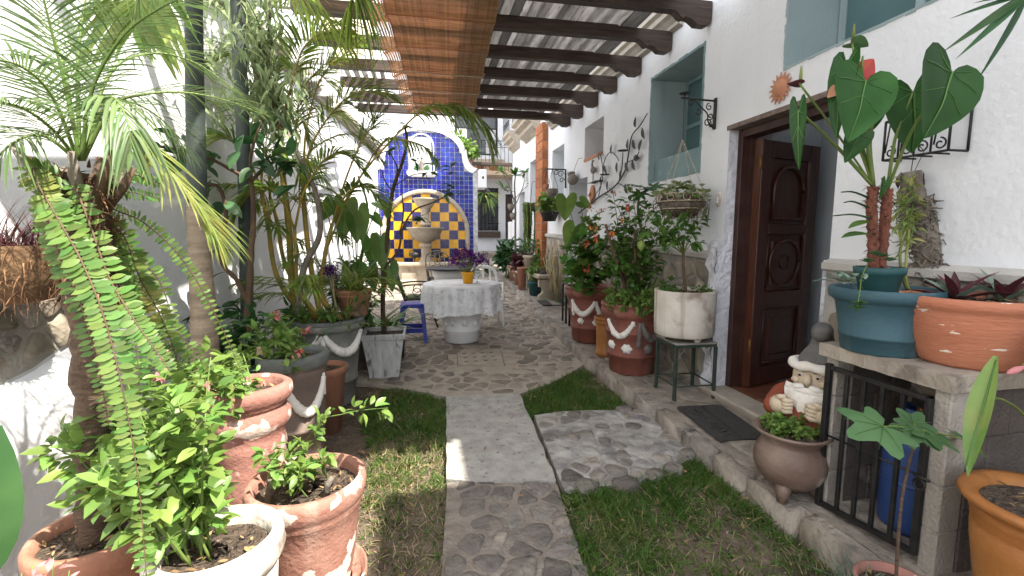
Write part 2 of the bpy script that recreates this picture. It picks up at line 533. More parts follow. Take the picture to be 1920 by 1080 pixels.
def tag(o, label, cat, group=None, kind=None):
    o['label'] = label
    o['category'] = cat
    if group:
        o['group'] = group
    if kind:
        o['kind'] = kind
    return o


def thing(name, loc, label, cat, group=None):
    o = link(name, None, None, loc)
    o.empty_display_size = .1
    return tag(o, label, cat, group)


def solid(name, mb, loc, label, cat, group=None):
    """A thing that carries its own mesh."""
    return tag(link(name, mb.mesh(name, loc), None, loc), label, cat, group)


def setting(name, mb, kind='structure'):
    o = link(name, mb.mesh(name))
    o['kind'] = kind
    return o


def copy_tree(o, parent=None):
    c = o.copy()
    COL.objects.link(c)
    c.parent = parent
    for ch in list(o.children):
        copy_tree(ch, c)
    return c


def gz(y):
    return max(0.0, .05 * (y - 4.9))


def rotm(d, up=(0, 0, 1)):
    """3x3 whose columns are side, forward (along d), normal."""
    d = np.array(d, float)
    d /= np.linalg.norm(d)
    u = np.array(up, float)
    s_ = np.cross(d, u)
    if np.linalg.norm(s_) < 1e-4:
        s_ = np.cross(d, (1, 0, .1))
    s_ /= np.linalg.norm(s_)
    n = np.cross(s_, d)
    return np.stack([s_, d, n], axis=1)


def spline(pts, n):
    """Catmull-Rom through the points, n samples."""
    P = np.array(pts, float)
    if len(P) == 2:
        return P[0] + np.linspace(0, 1, n)[:, None] * (P[1] - P[0])
    Q = np.vstack([2 * P[0] - P[1], P, 2 * P[-1] - P[-2]])
    out = []
    for t in np.linspace(0, len(P) - 1, n):
        i = min(int(t), len(P) - 2)
        u = t - i
        a, b, c, d = Q[i], Q[i + 1], Q[i + 2], Q[i + 3]
        out.append(.5 * ((2 * b) + (c - a) * u + (2 * a - 5 * b + 4 * c - d) * u * u + (3 * b - a - 3 * c + d) * u ** 3))
    return np.array(out)


def clip(poly, nx, ny, d):
    """Keep the side nx*x + ny*y <= d."""
    out = []
    for i in range(len(poly)):
        a, b = poly[i], poly[(i + 1) % len(poly)]
        da, db = nx * a[0] + ny * a[1] - d, nx * b[0] + ny * b[1] - d
        if da <= 0:
            out.append(a)
        if (da < 0 < db) or (db < 0 < da):
            t = da / (da - db)
            out.append((a[0] + t * (b[0] - a[0]), a[1] + t * (b[1] - a[1])))
    return out


def inside(p, poly):
    c = False
    for i in range(len(poly)):
        (x0, y0), (x1, y1) = poly[i - 1], poly[i]
        if (y0 > p[1]) != (y1 > p[1]) and p[0] < (x1 - x0) * (p[1] - y0) / (y1 - y0) + x0:
            c = not c
    return c


def cells(region, sx, sy, jit=.42, gap=.018, rnd=R):
    """Irregular stones that fill a convex region: a list of 2-D outlines with rounded corners."""
    xs, ys = [p[0] for p in region], [p[1] for p in region]
    ar = sum(region[i - 1][0] * region[i][1] - region[i][0] * region[i - 1][1] for i in range(len(region)))
    reg = region if ar > 0 else region[::-1]
    pts = []
    j = 0
    y = min(ys) - 2 * sy
    while y < max(ys) + 2 * sy:
        x = min(xs) - 2 * sx + (sx / 2 if j % 2 else 0)
        while x < max(xs) + 2 * sx:
            pts.append((x + rnd.uniform(-jit, jit) * sx, y + rnd.uniform(-jit, jit) * sy))
            x += sx
        y += sy
        j += 1
    out = []
    A = np.array(pts)
    for k, p in enumerate(pts):
        if not inside(p, region):
            continue
        poly = [(p[0] - 2 * sx, p[1] - 2 * sy), (p[0] + 2 * sx, p[1] - 2 * sy), (p[0] + 2 * sx, p[1] + 2 * sy), (p[0] - 2 * sx, p[1] + 2 * sy)]
        dd = np.hypot((A[:, 0] - p[0]) / sx, (A[:, 1] - p[1]) / sy)
        for q in np.argsort(dd)[1:15]:
            nx, ny = A[q][0] - p[0], A[q][1] - p[1]
            l = math.hypot(nx, ny)
            nx, ny = nx / l, ny / l
            poly = clip(poly, nx, ny, nx * p[0] + ny * p[1] + l / 2 - gap / 2 * rnd.uniform(.6, 1.7))
            if len(poly) < 3:
                break
        for i in range(len(reg)):
            a, b = reg[i - 1], reg[i]
            nx, ny = b[1] - a[1], a[0] - b[0]
            l = math.hypot(nx, ny)
            if len(poly) >= 3:
                poly = clip(poly, nx / l, ny / l, (nx * a[0] + ny * a[1]) / l - .006)
        if len(poly) < 3:
            continue
        q = []
        for i in range(len(poly)):
            a, b = poly[i - 1], poly[i]
            l = math.hypot(b[0] - a[0], b[1] - a[1])
            if l < .012:
                q.append(((a[0] + b[0]) / 2, (a[1] + b[1]) / 2))
                continue
            for t in (.14, .5, .86):
                q.append((a[0] + t * (b[0] - a[0]) + rnd.uniform(-.03, .03) * sx, a[1] + t * (b[1] - a[1]) + rnd.uniform(-.03, .03) * sy))
        c = (sum(p_[0] for p_ in q) / len(q), sum(p_[1] for p_ in q) / len(q))
        if min(max(p_[0] for p_ in q) - min(p_[0] for p_ in q), max(p_[1] for p_ in q) - min(p_[1] for p_ in q)) < .25 * min(sx, sy):
            continue
        out.append((c, q))
    return out


def stone(mb, c, q, fn, m, h, low=-.02, rnd=R):
    """One worn stone over outline q: a skirt, a rounded shoulder and an uneven top; fn(u, v, h) maps to 3-D."""
    k = len(q)
    tilt = (rnd.uniform(-.06, .06), rnd.uniform(-.06, .06))

    def ring(sc, hh, j=0):
        r = []
        for p in q:
            u, v = c[0] + (p[0] - c[0]) * sc, c[1] + (p[1] - c[1]) * sc
            r.append(fn(u, v, hh + tilt[0] * (u - c[0]) + tilt[1] * (v - c[1]) + rnd.uniform(-j, j)))
        return r
    v = ring(1, low) + ring(.97, h * .55, h * .12) + ring(.80, h, h * .16) + [fn(c[0], c[1], h * 1.05)]
    f = []
    for a in (0, 1):
        for i in range(k):
            j = (i + 1) % k
            f.append((a * k + i, a * k + j, (a + 1) * k + j, (a + 1) * k + i))
    for i in range(k):
        f.append((2 * k + i, 2 * k + (i + 1) % k, 3 * k))
    mb.add(v, f, m, True)


def leaf_t(w=.4, fold=.25, droop=.25, ns=4, shape='oval', wave=0.0):
    """Unit-length leaf along +Y, normal +Z: three verts per cross-section."""
    v, f = [], []
    for i in range(ns + 1):
        t = i / ns
        if shape == 'oval':
            ww = math.sin(pi * min(1, t * .96 + .04)) ** .8
        elif shape == 'lance':
            ww = (math.sin(pi * t ** .65)) ** .9 if 0 < t < 1 else 0
        elif shape == 'strap':
            ww = min(1, t * 5 + .35) * min(1, (1 - t) * 2.6) ** .8
        else:
            ww = 1 - t
        ww = max(ww, .03) * w / 2
        z = -droop * t * t
        e = fold * ww + (wave * math.sin(i * 2.4) if wave else 0)
        v += [(-ww, t, z + e), (0, t, z), (ww, t, z + e)]
        if i:
            a = (i - 1) * 3
            f += [(a, a + 1, a + 4, a + 3), (a + 1, a + 2, a + 5, a + 4)]
    return np.array(v), f


def frond(mb, pts, leaf_m, stem_m, nleaf=40, ll=.3, lw=.02, sr=.008, ang=55, t0=.15, droop=.35, lift=.25, taper=.55, up=(0, 0, 1), two_rank=True, rnd=R, segs=3, fold=.5):
    """A feather palm frond: a rachis through pts with leaflets on both sides."""
    C = spline(pts, 28)
    mb.tube(C, np.linspace(sr, sr * .25, 28), stem_m, 5)
    tv, tf = leaf_t(1.0, fold, 0, segs, 'strap')
    T = np.gradient(C, axis=0)
    T /= np.linalg.norm(T, axis=1, keepdims=True)
    Ms, Ps = [], []
    for i in range(nleaf):
        t = t0 + (1 - t0) * (i + .5) / nleaf
        k = t * 27
        a = int(k)
        b = min(a + 1, 27)
        p = C[a] + (C[b] - C[a]) * (k - a)
        tg = T[a]
        m0 = rotm(tg, up)
        side0, nrm = m0[:, 0], m0[:, 2]
        env = (math.sin(pi * min(1, (t - t0) / (1 - t0) * .8 + .18))) ** .6
        env = max(env, .35) * (1 if t < .75 else 1 - (t - .75) * taper * 2)
        for sgn in (-1, 1):
            aa = rad(ang * (1 - .45 * t) + rnd.uniform(-7, 7))
            d = tg * math.cos(aa) + side0 * sgn * math.sin(aa) + nrm * (lift + rnd.uniform(-.08, .12))
            d /= np.linalg.norm(d)
            L = ll * env * rnd.uniform(.85, 1.1)
            M = rotm(d, nrm)
            g = droop * L * rnd.uniform(.7, 1.3)
            w_ = lw * rnd.uniform(.85, 1.15)
            V = []
            for (x, y, z) in tv:
                q = p + M[:, 0] * x * w_ + M[:, 1] * y * L + M[:, 2] * z * w_
                q = q - np.array((0, 0, 1.0)) * g * y * y
                V.append(q)
            mb.add(V, tf, leaf_m, True)
    return mb


def scatter_leaves(mb, P, D, size, m, tmpl, spread=.9, rnd=R, up_bias=.25):
    """Leaves at points P pointing roughly along D."""
    Ms, Ps = [], []
    for p, d in zip(P, D):
        v = np.array(d, float) + np.array([rnd.gauss(0, spread), rnd.gauss(0, spread), rnd.gauss(0, spread * .7)])
        v /= max(np.linalg.norm(v), 1e-6)
        n = np.array([rnd.gauss(0, .45), rnd.gauss(0, .45), 1.0])
        M = rotm(v, n) * size * rnd.uniform(.6, 1.25)
        Ms.append(M)
        Ps.append(p)
    mb.many(tmpl[0], tmpl[1], Ms, Ps, m)


def shrub(root, base, stems, leaf_m, stem_m, size, per=40, tmpl=None, sr=.006, spread=.7, twig=.12, t0=.25, rnd=R, name='foliage', pairs=True, stem_n=6):
    """Leafy stems: each stem is a list of points; twigs and leaves grow along it. Returns (stem part, foliage part)."""
    tmpl = tmpl or leaf_t(.45, .3, .25)
    sb, lb = MB(), MB()
    for st in stems:
        C = spline(st, 14)
        sb.tube(C, np.linspace(sr, sr * .4, 14), stem_m, stem_n)
        T = np.gradient(C, axis=0)
        T /= np.linalg.norm(T, axis=1, keepdims=True)
        P, D = [], []
        for i in range(per):
            t = t0 + (1 - t0) * (i + rnd.random()) / per
            k = min(int(t * 13), 12)
            p = C[k] + (C[k + 1] - C[k]) * (t * 13 - k)
            a = rnd.uniform(0, 2 * pi)
            m0 = rotm(T[k])
            out = m0[:, 0] * math.cos(a) + m0[:, 2] * math.sin(a)
            tw = twig * rnd.uniform(.1, 1) * (1.15 - t * .6)
            q = p + out * tw + T[k] * tw * .5
            if tw > .05:
                sb.tube([p, (p + q) / 2 + np.array((0, 0, .01)), q], [sr * .35, sr * .3, sr * .2], stem_m, 4, cap=False)
            for _ in range(2 if pairs else 1):
                P.append(q)
                D.append(out * .9 + T[k] * .5)
        scatter_leaves(lb, P, D, size, leaf_m, tmpl, spread, rnd)
    s_ = part('stem', sb, root)
    l_ = part(name, lb, root)
    return s_, l_


def arc(c, r, a0, a1, n, ax=((1, 0, 0), (0, 0, 1))):
    u, w = np.array(ax[0], float), np.array(ax[1], float)
    return [np.array(c) + r * (math.cos(rad(a)) * u + math.sin(rad(a)) * w) for a in np.linspace(a0, a1, n)]


def spiral(c, r0, r1, a0, a1, n, ax=((1, 0, 0), (0, 0, 1))):
    u, w = np.array(ax[0], float), np.array(ax[1], float)
    out = []
    for i in range(n):
        t = i / (n - 1)
        a, r = rad(a0 + (a1 - a0) * t), r0 + (r1 - r0) * t
        out.append(np.array(c) + r * (math.cos(a) * u + math.sin(a) * w))
    return out


def wall_cells(mb, plane, us, ws, holes, thick, m, mr=None, fn=None):
    """A wall of thickness thick with rectangular holes. fn(u, w, d) maps along / up / depth to 3-D. Faces out at d=0."""
    U = sorted(set([us[0], us[1]] + [h[0] for h in holes] + [h[1] for h in holes]))
    Z = sorted(set([ws[0], ws[1]] + [h[2] for h in holes] + [h[3] for h in holes]))

    def hole(u, w):
        return any(h[0] < u < h[1] and h[2] < w < h[3] for h in holes)
    for i in range(len(U) - 1):
        for j in range(len(Z) - 1):
            if hole((U[i] + U[i + 1]) / 2, (Z[j] + Z[j + 1]) / 2):
                continue
            q = [(U[i], Z[j]), (U[i + 1], Z[j]), (U[i + 1], Z[j + 1]), (U[i], Z[j + 1])]
            mb.add([fn(u, w, 0) for u, w in q], [(0, 1, 2, 3)], m)
            mb.add([fn(u, w, thick) for u, w in q], [(3, 2, 1, 0)], m)
    for h in holes:
        q = [(h[0], h[2]), (h[1], h[2]), (h[1], h[3]), (h[0], h[3])]
        for i in range(4):
            a, b = q[i], q[(i + 1) % 4]
            mb.add([fn(a[0], a[1], 0), fn(b[0], b[1], 0), fn(b[0], b[1], thick), fn(a[0], a[1], thick)], [(0, 1, 2, 3)], h[4] if len(h) > 4 else (mr or m))
    q = [(us[0], ws[0]), (us[1], ws[0]), (us[1], ws[1]), (us[0], ws[1])]
    for i in range(4):
        a, b = q[i], q[(i + 1) % 4]
        mb.add([fn(a[0], a[1], 0), fn(b[0], b[1], 0), fn(b[0], b[1], thick), fn(a[0], a[1], thick)], [(3, 2, 1, 0)], m)

# ---------------------------------------------------------------- the ground and its paving
def ground_h(x, y):
    return (gz(y) if y < 18 else gz(18)) - .035


mb = MB()
ys = [-60, -20, -6, -2] + [i * .25 for i in range(-4, 74)] + [20, 24, 30, 60, 120, 300]
xs = [-300, -60, -12, -4] + [-2 + i * .25 for i in range(0, 18)] + [3, 5, 12, 60, 300]


def gv(x, y):
    b = .012 * math.sin(x * 9 + y * 4) * math.sin(y * 7 - x * 3) if -2 < x < 2 and 0 < y < 5 else 0
    return (x, y, ground_h(x, y) + b)


gvv = [gv(x, y) for x in xs for y in ys]
ny = len(ys)
mb.add(gvv, [(i * ny + j, (i + 1) * ny + j, (i + 1) * ny + j + 1, i * ny + j + 1) for i in range(len(xs) - 1) for j in range(ny - 1)], 'soil', True)
setting('ground', mb)


def slab_poly(mb, poly, z0, z1, m, sub=None):
    """A paving sheet with vertical edges over a 2-D outline that follows the slope of the yard."""
    mb.prism([(x, y, gz(y) + z0) for x, y in poly], (0, 0, z1 - z0), m)


# garden path: a concrete slab and, nearer, cobbles set in mortar
path_l = [(.19, 4.03), (.155, 3.3), (.12, 2.60)]
mb = MB()
edge_l = [(.19 - .07 * t + R.uniform(-.008, .008), 4.03 - 1.43 * t) for t in np.linspace(0, 1, 12)]
edge_r = [(.85 - .10 * t + R.uniform(-.008, .008), 3.97 - 1.51 * t) for t in np.linspace(0, 1, 12)]
poly = edge_l + [(.12 + .63 * t, 2.60 - .14 * t + R.uniform(-.02, .02)) for t in (.2, .4, .6, .8)] + edge_r[::-1]
slab_poly(mb, poly, -.06, .014, 'slab_concrete')
path = setting('garden_path', mb)
mb = MB()
NP = [(.118, 2.585), (.05, 1.81), (-.05, .6), (-.15, -.8), (.50, -.8), (.58, .6), (.66, 1.69), (.748, 2.44)]
slab_poly(mb, NP, -.06, .0, 'cobble_mortar')
near_path = part('mortar_bed', mb, path)
near = [(.125, 2.63), (-.05, .55), (.575, .55), (.752, 2.50)]
for c, q in cells(near, .160, .135, .42, .022, random.Random(11)):
    mb = MB()
    stone(mb, c, q, lambda u, v, h: (u, v, h), 'cobble_stone', R.uniform(.004, .013))
    part('cobble', mb, path)

# the wide cobbled yard behind it
MAN = [(.355, 4.97), (.395, 5.56), (.945, 5.50), (.885, 4.87)]
mb = MB()
yard_front = [(-1.75, 5.05), (-.85, 4.72), (-.3, 4.42), (.0, 4.2), (.19, 4.05), (.85, 3.99), (1.2, 4.22), (1.55, 4.55), (1.77, 4.80)]
nyv = 14
rows = [(y, -2.0, 1.80 + max(0, (y - 4.9)) * .038) for y in np.linspace(5.05, 12.0, 30)]
vv, ff = [], []
for (y, a, b) in rows:
    for k in range(9):
        vv.append((a + (b - a) * k / 8, y, gz(y)))
for i in range(len(rows) - 1):
    for k in range(8):
        ff.append((i * 9 + k, i * 9 + k + 1, (i + 1) * 9 + k + 1, (i + 1) * 9 + k))
mb.add(vv, ff, 'plaza_mortar', True)
lo = yard_front
top = [(x, 5.05) for x, _ in lo]
v0 = [(x, y, 0) for x, y in lo] + [(x, 5.05, gz(5.05)) for x, y in lo] + [(x, y, -.06) for x, y in lo]
k = len(lo)
mb.add(v0, [(i, i + 1, k + i + 1, k + i) for i in range(k - 1)] + [(2 * k + i, 2 * k + i + 1, i + 1, i) for i in range(k - 1)], 'plaza_mortar')
yard = setting('cobbled_yard', mb)
reg = [(-1.45, 4.98), (-.3, 4.45), (.19, 4.09), (.85, 4.02), (1.76, 4.82), (1.98, 10.8), (-.9, 10.8), (-1.3, 8.0)]
cs = [(c, q) for c, q in cells(reg, .185, .165, .45, .026, random.Random(5)) if not inside(c, [(.32, 4.85), (.35, 5.66), (1.0, 5.60), (.93, 4.76)])]
cs.sort(key=lambda t: t[0][1] + (3 if t[0][0] < -.75 else 0))
rest = MB()
for i, (c, q) in enumerate(cs):
    fn = lambda u, v, h: (u, v, gz(v) + h)
    if i < 225:
        mb = MB()
        stone(mb, c, q, fn, 'plaza_stone', R.uniform(.004, .011))
        part('cobble', mb, yard)
    else:
        stone(rest, c, q, fn, 'plaza_stone', R.uniform(.004, .011))
part('far_cobbles', rest, yard, kind='stuff')

# rough stone and cement patch towards the door
mb = MB()
PT = [(.862, 3.46), (1.10, 3.50), (1.45, 3.46), (1.775, 3.40), (1.765, 2.60), (1.45, 2.44), (1.1, 2.36), (.765, 2.36)]
slab_poly(mb, PT, -.06, .006, 'patch_cement')
patch = setting('stone_patch', mb)
for c, q in cells(PT, .145, .11, .48, .016, random.Random(23)):
    if 1.25 < c[0] < 1.70 and 2.75 < c[1] < 3.02 and R.random() < .75:
        continue
    mb = MB()
    stone(mb, c, q, lambda u, v, h: (u, v, h), R.choice(('cobble_stone', 'kerb_stone', 'kerb_stone', 'patch_cement', 'patch_cement')), R.uniform(.004, .018))
    part('cobble', mb, patch)
for (cx_, cy_, r_) in ((1.15, 2.36, .085), (.90, 2.38, .075), (1.50, 2.46, .065), (1.70, 2.62, .06), (1.62, 3.42, .07), (1.36, 2.42, .06)):
    mb = MB()
    q = [(cx_ + r_ * R.uniform(.8, 1.2) * math.cos(a), cy_ + r_ * .8 * R.uniform(.8, 1.2) * math.sin(a)) for a in np.linspace(0, 2 * pi, 11)[:-1]]
    stone(mb, (cx_, cy_), q, lambda u, v, h: (u, v, h), 'cobble_stone', .030, -.05)
    part('cobble', mb, patch)

# raised walkway along the house, with a worn stone kerb


def kx(y):
    return 1.78 + max(0, y - 4.9) * .036


mb = MB()
yy = [-2, 0, .8] + list(np.arange(1.2, 16.1, .3))
v, f = [], []
for y in yy:
    for x in (kx(y) + .05, (kx(y) + 2.46) / 2, 2.46):
        v.append((x, y, gz(y) + .100))
    v.append((kx(y) + .05, y, gz(y) - .06))
for i in range(len(yy) - 1):
    a, b = 4 * i, 4 * i + 4
    f += [(a, a + 1, b + 1, b), (a + 1, a + 2, b + 2, b + 1), (a + 3, a, b, b + 3)]
mb.add(v, f, 'walk_concrete')
walk = setting('raised_walkway', mb)
y = .9
rk = random.Random(3)
while y < 12.5:
    l = rk.uniform(.22, .62) if y < 6 else rk.uniform(.4, .8)
    mb = MB()
    w = rk.uniform(.07, .15)
    x0 = kx(y) - rk.uniform(.0, .035)
    q = [(x0 + rk.uniform(-.012, .012), y + .008), (x0 + w * .5, y + rk.uniform(0, .02)), (x0 + w, y + .01), (x0 + w + rk.uniform(-.01, .03), y + l * .5), (x0 + w, y + l - .012),
         (x0 + w * .4, y + l - rk.uniform(.005, .02)), (x0 + rk.uniform(-.012, .012), y + l - .012), (x0 + rk.uniform(-.02, .012), y + l * .5)]
    stone(mb, (x0 + w / 2, y + l / 2), q[::-1], lambda u, v_, h: (u, v_, gz(v_) + (.094 + h * .10 + .012 * math.sin(u * 60 + v_ * 31) if h > .03 else h)), 'kerb_stone' if rk.random() < .35 else 'walk_concrete', .10, -.06, rk)
    part('kerb_stone', mb, walk)
    y += l
# flagstones on the walkway near the door and further up
for c, q in cells([(1.93, .9), (2.445, .9), (2.445, 4.8), (1.93, 4.8)], .36, .42, .3, .016, random.Random(9)):
    mb = MB()
    stone(mb, c, q, lambda u, v_, h: (u, v_, gz(v_) + .100 + h), 'walk_concrete', .007, -.02)
    part('flagstone', mb, walk)

# concrete floor of the far end of the yard
mb = MB()
v, f = [], []
yl = list(np.linspace(12.0, 18.0, 12))
for y in yl:
    for x in (-3, 1, 3, 6):
        v.append((x, y, gz(y) + .004))
for i in range(len(yl) - 1):
    for k in range(3):
        a = i * 4 + k
        f.append((a, a + 1, a + 5, a + 4))
mb.add(v, f, 'walk_concrete')
setting('far_floor', mb)


# ---------------------------------------------------------------- grass and litter
def grass_patch(name, poly, n, dens=None, hmin=.03, hmax=.085, seed=1):
    rr = random.Random(seed)
    x0, x1 = min(p[0] for p in poly), max(p[0] for p in poly)
    y0, y1 = min(p[1] for p in poly), max(p[1] for p in poly)
    gb, db = MB(), MB()
    tv, tf = leaf_t(1.0, .35, .35, 3, 'taper')
    Mg, Pg, Md, Pd = [], [], [], []
    cl = [(rr.uniform(x0, x1), rr.uniform(y0, y1), rr.uniform(.5, 1.3)) for _ in range(90)]
    k = 0
    while k < n:
        x, y = rr.uniform(x0, x1), rr.uniform(y0, y1)
        k += 1
        jx, jy = x + rr.uniform(-.02, .02), y + rr.uniform(-.02, .02)
        if not inside((jx, jy), poly):
            continue
        d = dens(x, y) if dens else 1.0
        s_ = sum(c[2] for c in cl if abs(c[0] - x) < .07 and abs(c[1] - y) < .07)
        d *= .55 + .5 * min(1.4, s_)
        if rr.random() > d:
            continue
        h = rr.uniform(hmin, hmax) * (.7 + .35 * min(1.2, d))
        a = rr.uniform(0, 2 * pi)
        tilt = abs(rr.gauss(.75, .35))
        dr = (math.cos(a) * math.sin(tilt), math.sin(a) * math.sin(tilt), max(.12, math.cos(tilt)))
        M = rotm(dr, (rr.gauss(0, .3), rr.gauss(0, .3), 1))
        w = rr.uniform(.0035, .0065)
        M = np.stack([M[:, 0] * w, M[:, 1] * h, M[:, 2] * h * .6], axis=1)
        dry = rr.random() < (.07 if d > .6 else .20) + (.30 if x < .2 and y < 3.2 else 0)  # extra dry blades on the left lawn, also to brighten its sunlit patch
        (Md if dry else Mg).append(M)
        (Pd if dry else Pg).append((x, y, ground_h(x, y) - .004 + rr.uniform(0, .012)))
    gb.many(tv, tf, Mg, Pg, 'grass')
    if Md:
        gb.many(tv, tf, Md, Pd, 'straw')
    return setting(name, gb, 'stuff')


def fade(a, b, t):
    return max(0.0, min(1.0, (t - a) / (b - a)))


GL = [(-.52, 4.30), (-.28, 4.38), (.0, 4.17), (.205, 4.0), (.14, 2.6), (.07, 1.8), (.0, .9), (-.32, .9), (-.36, 2.4), (-.36, 3.0), (-.50, 3.6)]
grass_patch('grass_left', GL, 26000, lambda x, y: (.22 + .50 * fade(1.8, 2.6, y + .25 * math.sin(x * 9)) + .28 * fade(2.9, 3.3, y)) * (.4 + .6 * fade(-.56, -.34, x)), seed=2)
GU = [(.84, 3.97), (1.2, 4.2), (1.54, 4.50), (1.73, 4.62), (1.74, 3.72), (1.70, 3.42), (1.35, 3.49), (1.0, 3.50), (.82, 3.46)]
grass_patch('grass_upper', GU, 11500, lambda x, y: 1 - .75 * fade(1.50, 1.72, x + .1 * math.sin(y * 8)), .035, .095, seed=3)
GR = [(.735, 2.36), (1.1, 2.38), (1.45, 2.46), (1.72, 2.58), (1.755, 2.2), (1.75, .8), (.57, .8), (.645, 1.7)]
grass_patch('grass_lower', GR, 30000, lambda x, y: max(.10, min(1, .20 + .9 * fade(1.75, 2.3, y + .22 * math.sin(x * 7 + 1) - .12 * math.sin(x * 17)) + .35 * fade(.85, .68, x))), .035, .095, seed=4)

# fallen dry leaves and straws on the bare soil
mb = MB()
Ms, Ps = [], []
tv, tf = leaf_t(.42, .5, -.3, 3)
rl = random.Random(17)
for i in range(420):
    z_ = rl.choice('abcc')
    if z_ == 'a':
        x, y = rl.uniform(.7, 1.72), rl.uniform(.9, 2.2)
    elif z_ == 'b':
        x, y = rl.uniform(-.4, .05), rl.uniform(1.2, 4.2)
    else:
        x, y = rl.uniform(-1.3, -.35), rl.uniform(2.4, 4.6)
    a = rl.uniform(0, 2 * pi)
    s_ = rl.uniform(.012, .045)
    M = rotm((math.cos(a), math.sin(a), rl.uniform(-.1, .3)), (rl.gauss(0, .4), rl.gauss(0, .4), 1)) * s_
    M[:, 0] *= rl.choice((.25, .8, 1))
    Ms.append(M)
    Ps.append((x, y, ground_h(x, y) + .012))
for i in range(110):
    x, y = rl.uniform(-.6, 2.4), rl.uniform(1.2, 8)
    a = rl.uniform(0, 2 * pi)
    Ms.append(rotm((math.cos(a), math.sin(a), .1), (rl.gauss(0, .3), rl.gauss(0, .3), 1)) * rl.uniform(.012, .04))
    Ps.append((x, y, gz(y) + (.115 if x > 1.8 + max(0, y - 4.9) * .036 else .022)))
mb.many(tv, tf, Ms, Ps, 'dry_leaf')
setting('fallen_leaves', mb, 'stuff')
# crumbs of earth and small stones
mb = MB()
for i in range(500):
    z_ = rl.choice('aab')
    x, y = (rl.uniform(.7, 1.74), rl.uniform(.9, 2.3)) if z_ == 'a' else (rl.uniform(-1.2, -.2), rl.uniform(1.8, 4.5))
    r_ = rl.uniform(.003, .011)
    mb.ball((x, y, ground_h(x, y) + r_ * .5), r_, 'soil' if rl.random() < .75 else 'kerb_stone', 5, 3, (1, rl.uniform(.7, 1.2), .7), .2)
setting('earth_crumbs', mb, 'stuff')

# ---------------------------------------------------------------- white house along the right side
house = thing('white_house', (2.45, 4.0, .1), 'long white plastered house with stone base and deep window recesses', 'house')
TW = .46
hfn = lambda u, w, d: (2.45 + d, u, w)
holes = [(2.385, 3.40, .105, 2.29, 'rough_plaster'), (3.80, 4.72, 2.03, 3.09, 'teal_pale'), (1.25, 2.85, 2.58, 3.75, 'teal_pale'), (6.04, 6.78, 2.57, 3.05, 'plaster'),
         (6.63, 7.50, .2, 2.32, 'plaster'), (7.80, 8.53, 2.12, 3.02, 'plaster'), (9.62, 10.35, 2.05, 3.08, 'plaster'), (10.9, 11.5, .4, 2.50, 'plaster')]
mb = MB()
wall_cells(mb, None, (.25, 8.62), (-.2, 4.2), holes[:6], TW, 'plaster', fn=hfn)
wall_cells(mb, None, (8.62, 12.4), (-.2, 6.4), holes[6:], TW, 'plaster', fn=hfn)
part('wall', mb, house)
mb = MB()
mb.box((2.45, -7, -.2), (9.5, .249, 5.04), 'plaster')  # block out of view, sized so its shadow falls across the near lawn
part('upper_storey', mb, house)
# rooms behind the openings


def room(y0, y1, z0, z1, x1, m):
    mb = MB()
    mb.box((2.905, y0, z0), (2.93, y1, z1), m)
    part('back_panel', mb, house)


room(3.7, 4.85, 1.9, 3.2, 3, 'teal_pale')
room(1.0, 3.0, 2.45, 3.9, 3, 'teal_pale')
room(5.9, 6.9, 2.45, 3.2, 3, 'grey_wall')
room(6.5, 7.62, .1, 2.45, 3, 'grey_wall')
room(7.7, 8.6, 2.0, 3.15, 3, 'plaster')
room(9.5, 10.5, 1.9, 3.2, 3, 'grey_wall')
room(10.8, 11.6, .3, 2.6, 3, 'grey_wall')
# moulded cornice under the roof edge
mb = MB()
prof = [(0, 3.40), (-.05, 3.42), (-.05, 3.45), (-.09, 3.49), (-.13, 3.51), (-.13, 3.56), (-.17, 3.58), (-.17, 3.62), (0, 3.64)]
mb.prism([(2.449 + a, 4.15, z) for a, z in prof], (0, 4.4, 0), 'step_stone')
part('cornice', mb, house)
# little roof slab on the wall top
mb = MB()
mb.box((2.47, .27, 4.2), (3.3, 8.6, 4.225), 'terracotta')
part('parapet_cap', mb, house)

# stone base


def dz(y):
    return 1.235 + max(0, y - 3.4) * .034


for (a, b) in ((.3, 2.375), (3.53, 6.62), (7.51, 8.80)):
    mb = MB()
    mb.prism([(2.424, a, 0), (2.424, b, 0), (2.424, b, dz(b)), (2.424, a, dz(a))], (.025, 0, 0), 'dado_mortar')
    dado = part('stone_base', mb, house)
for k_, (a, b, sx, sz) in enumerate(((.3, 2.375, .21, .17), (3.53, 6.62, .22, .17), (7.51, 8.80, .28, .2))):
    for c, q in cells([(a, .10), (b, .10), (b, dz(b) - .02), (a, dz(a) - .02)], sx, sz, .49, .022, random.Random(31 + k_)):
        mb = MB()
        stone(mb, c, q, lambda u, v, h: (2.424 - h, u, v), 'dado_stone', R.uniform(.006, .020))
        part('stone', mb, dado)
for (a, b) in ((.3, 2.378), (3.50, 6.62), (7.505, 8.82)):
    n = 1
    mb = MB()
    for i in range(n):
        y0, y1 = a + (b - a) * i / n, a + (b - a) * (i + 1) / n
        za, zb = dz(y0), dz(y1)
        P_ = [(2.415, y0, za), (2.388, y0, za + .012), (2.388, y0, za + .05), (2.449, y0, za + .075)]
        Q_ = [(2.415, y1, zb), (2.388, y1, zb + .012), (2.388, y1, zb + .05), (2.449, y1, zb + .075)]
        mb.add(P_ + Q_, [(0, 1, 5, 4), (1, 2, 6, 5), (2, 3, 7, 6), (0, 3, 2, 1), (4, 5, 6, 7)], 'dado_ledge')
    part('ledge', mb, house)
# rough plaster jamb beside the door
mb = MB()


def jf(u, v):
    y = 3.402 + .115 * u * (1 + .12 * math.sin(v * 23)) + .0
    z = .10 + 1.30 * v
    return (2.395 - .018 * math.sin(v * 40 + u * 5) * math.sin(v * 17) - R.uniform(0, .008), y, z)


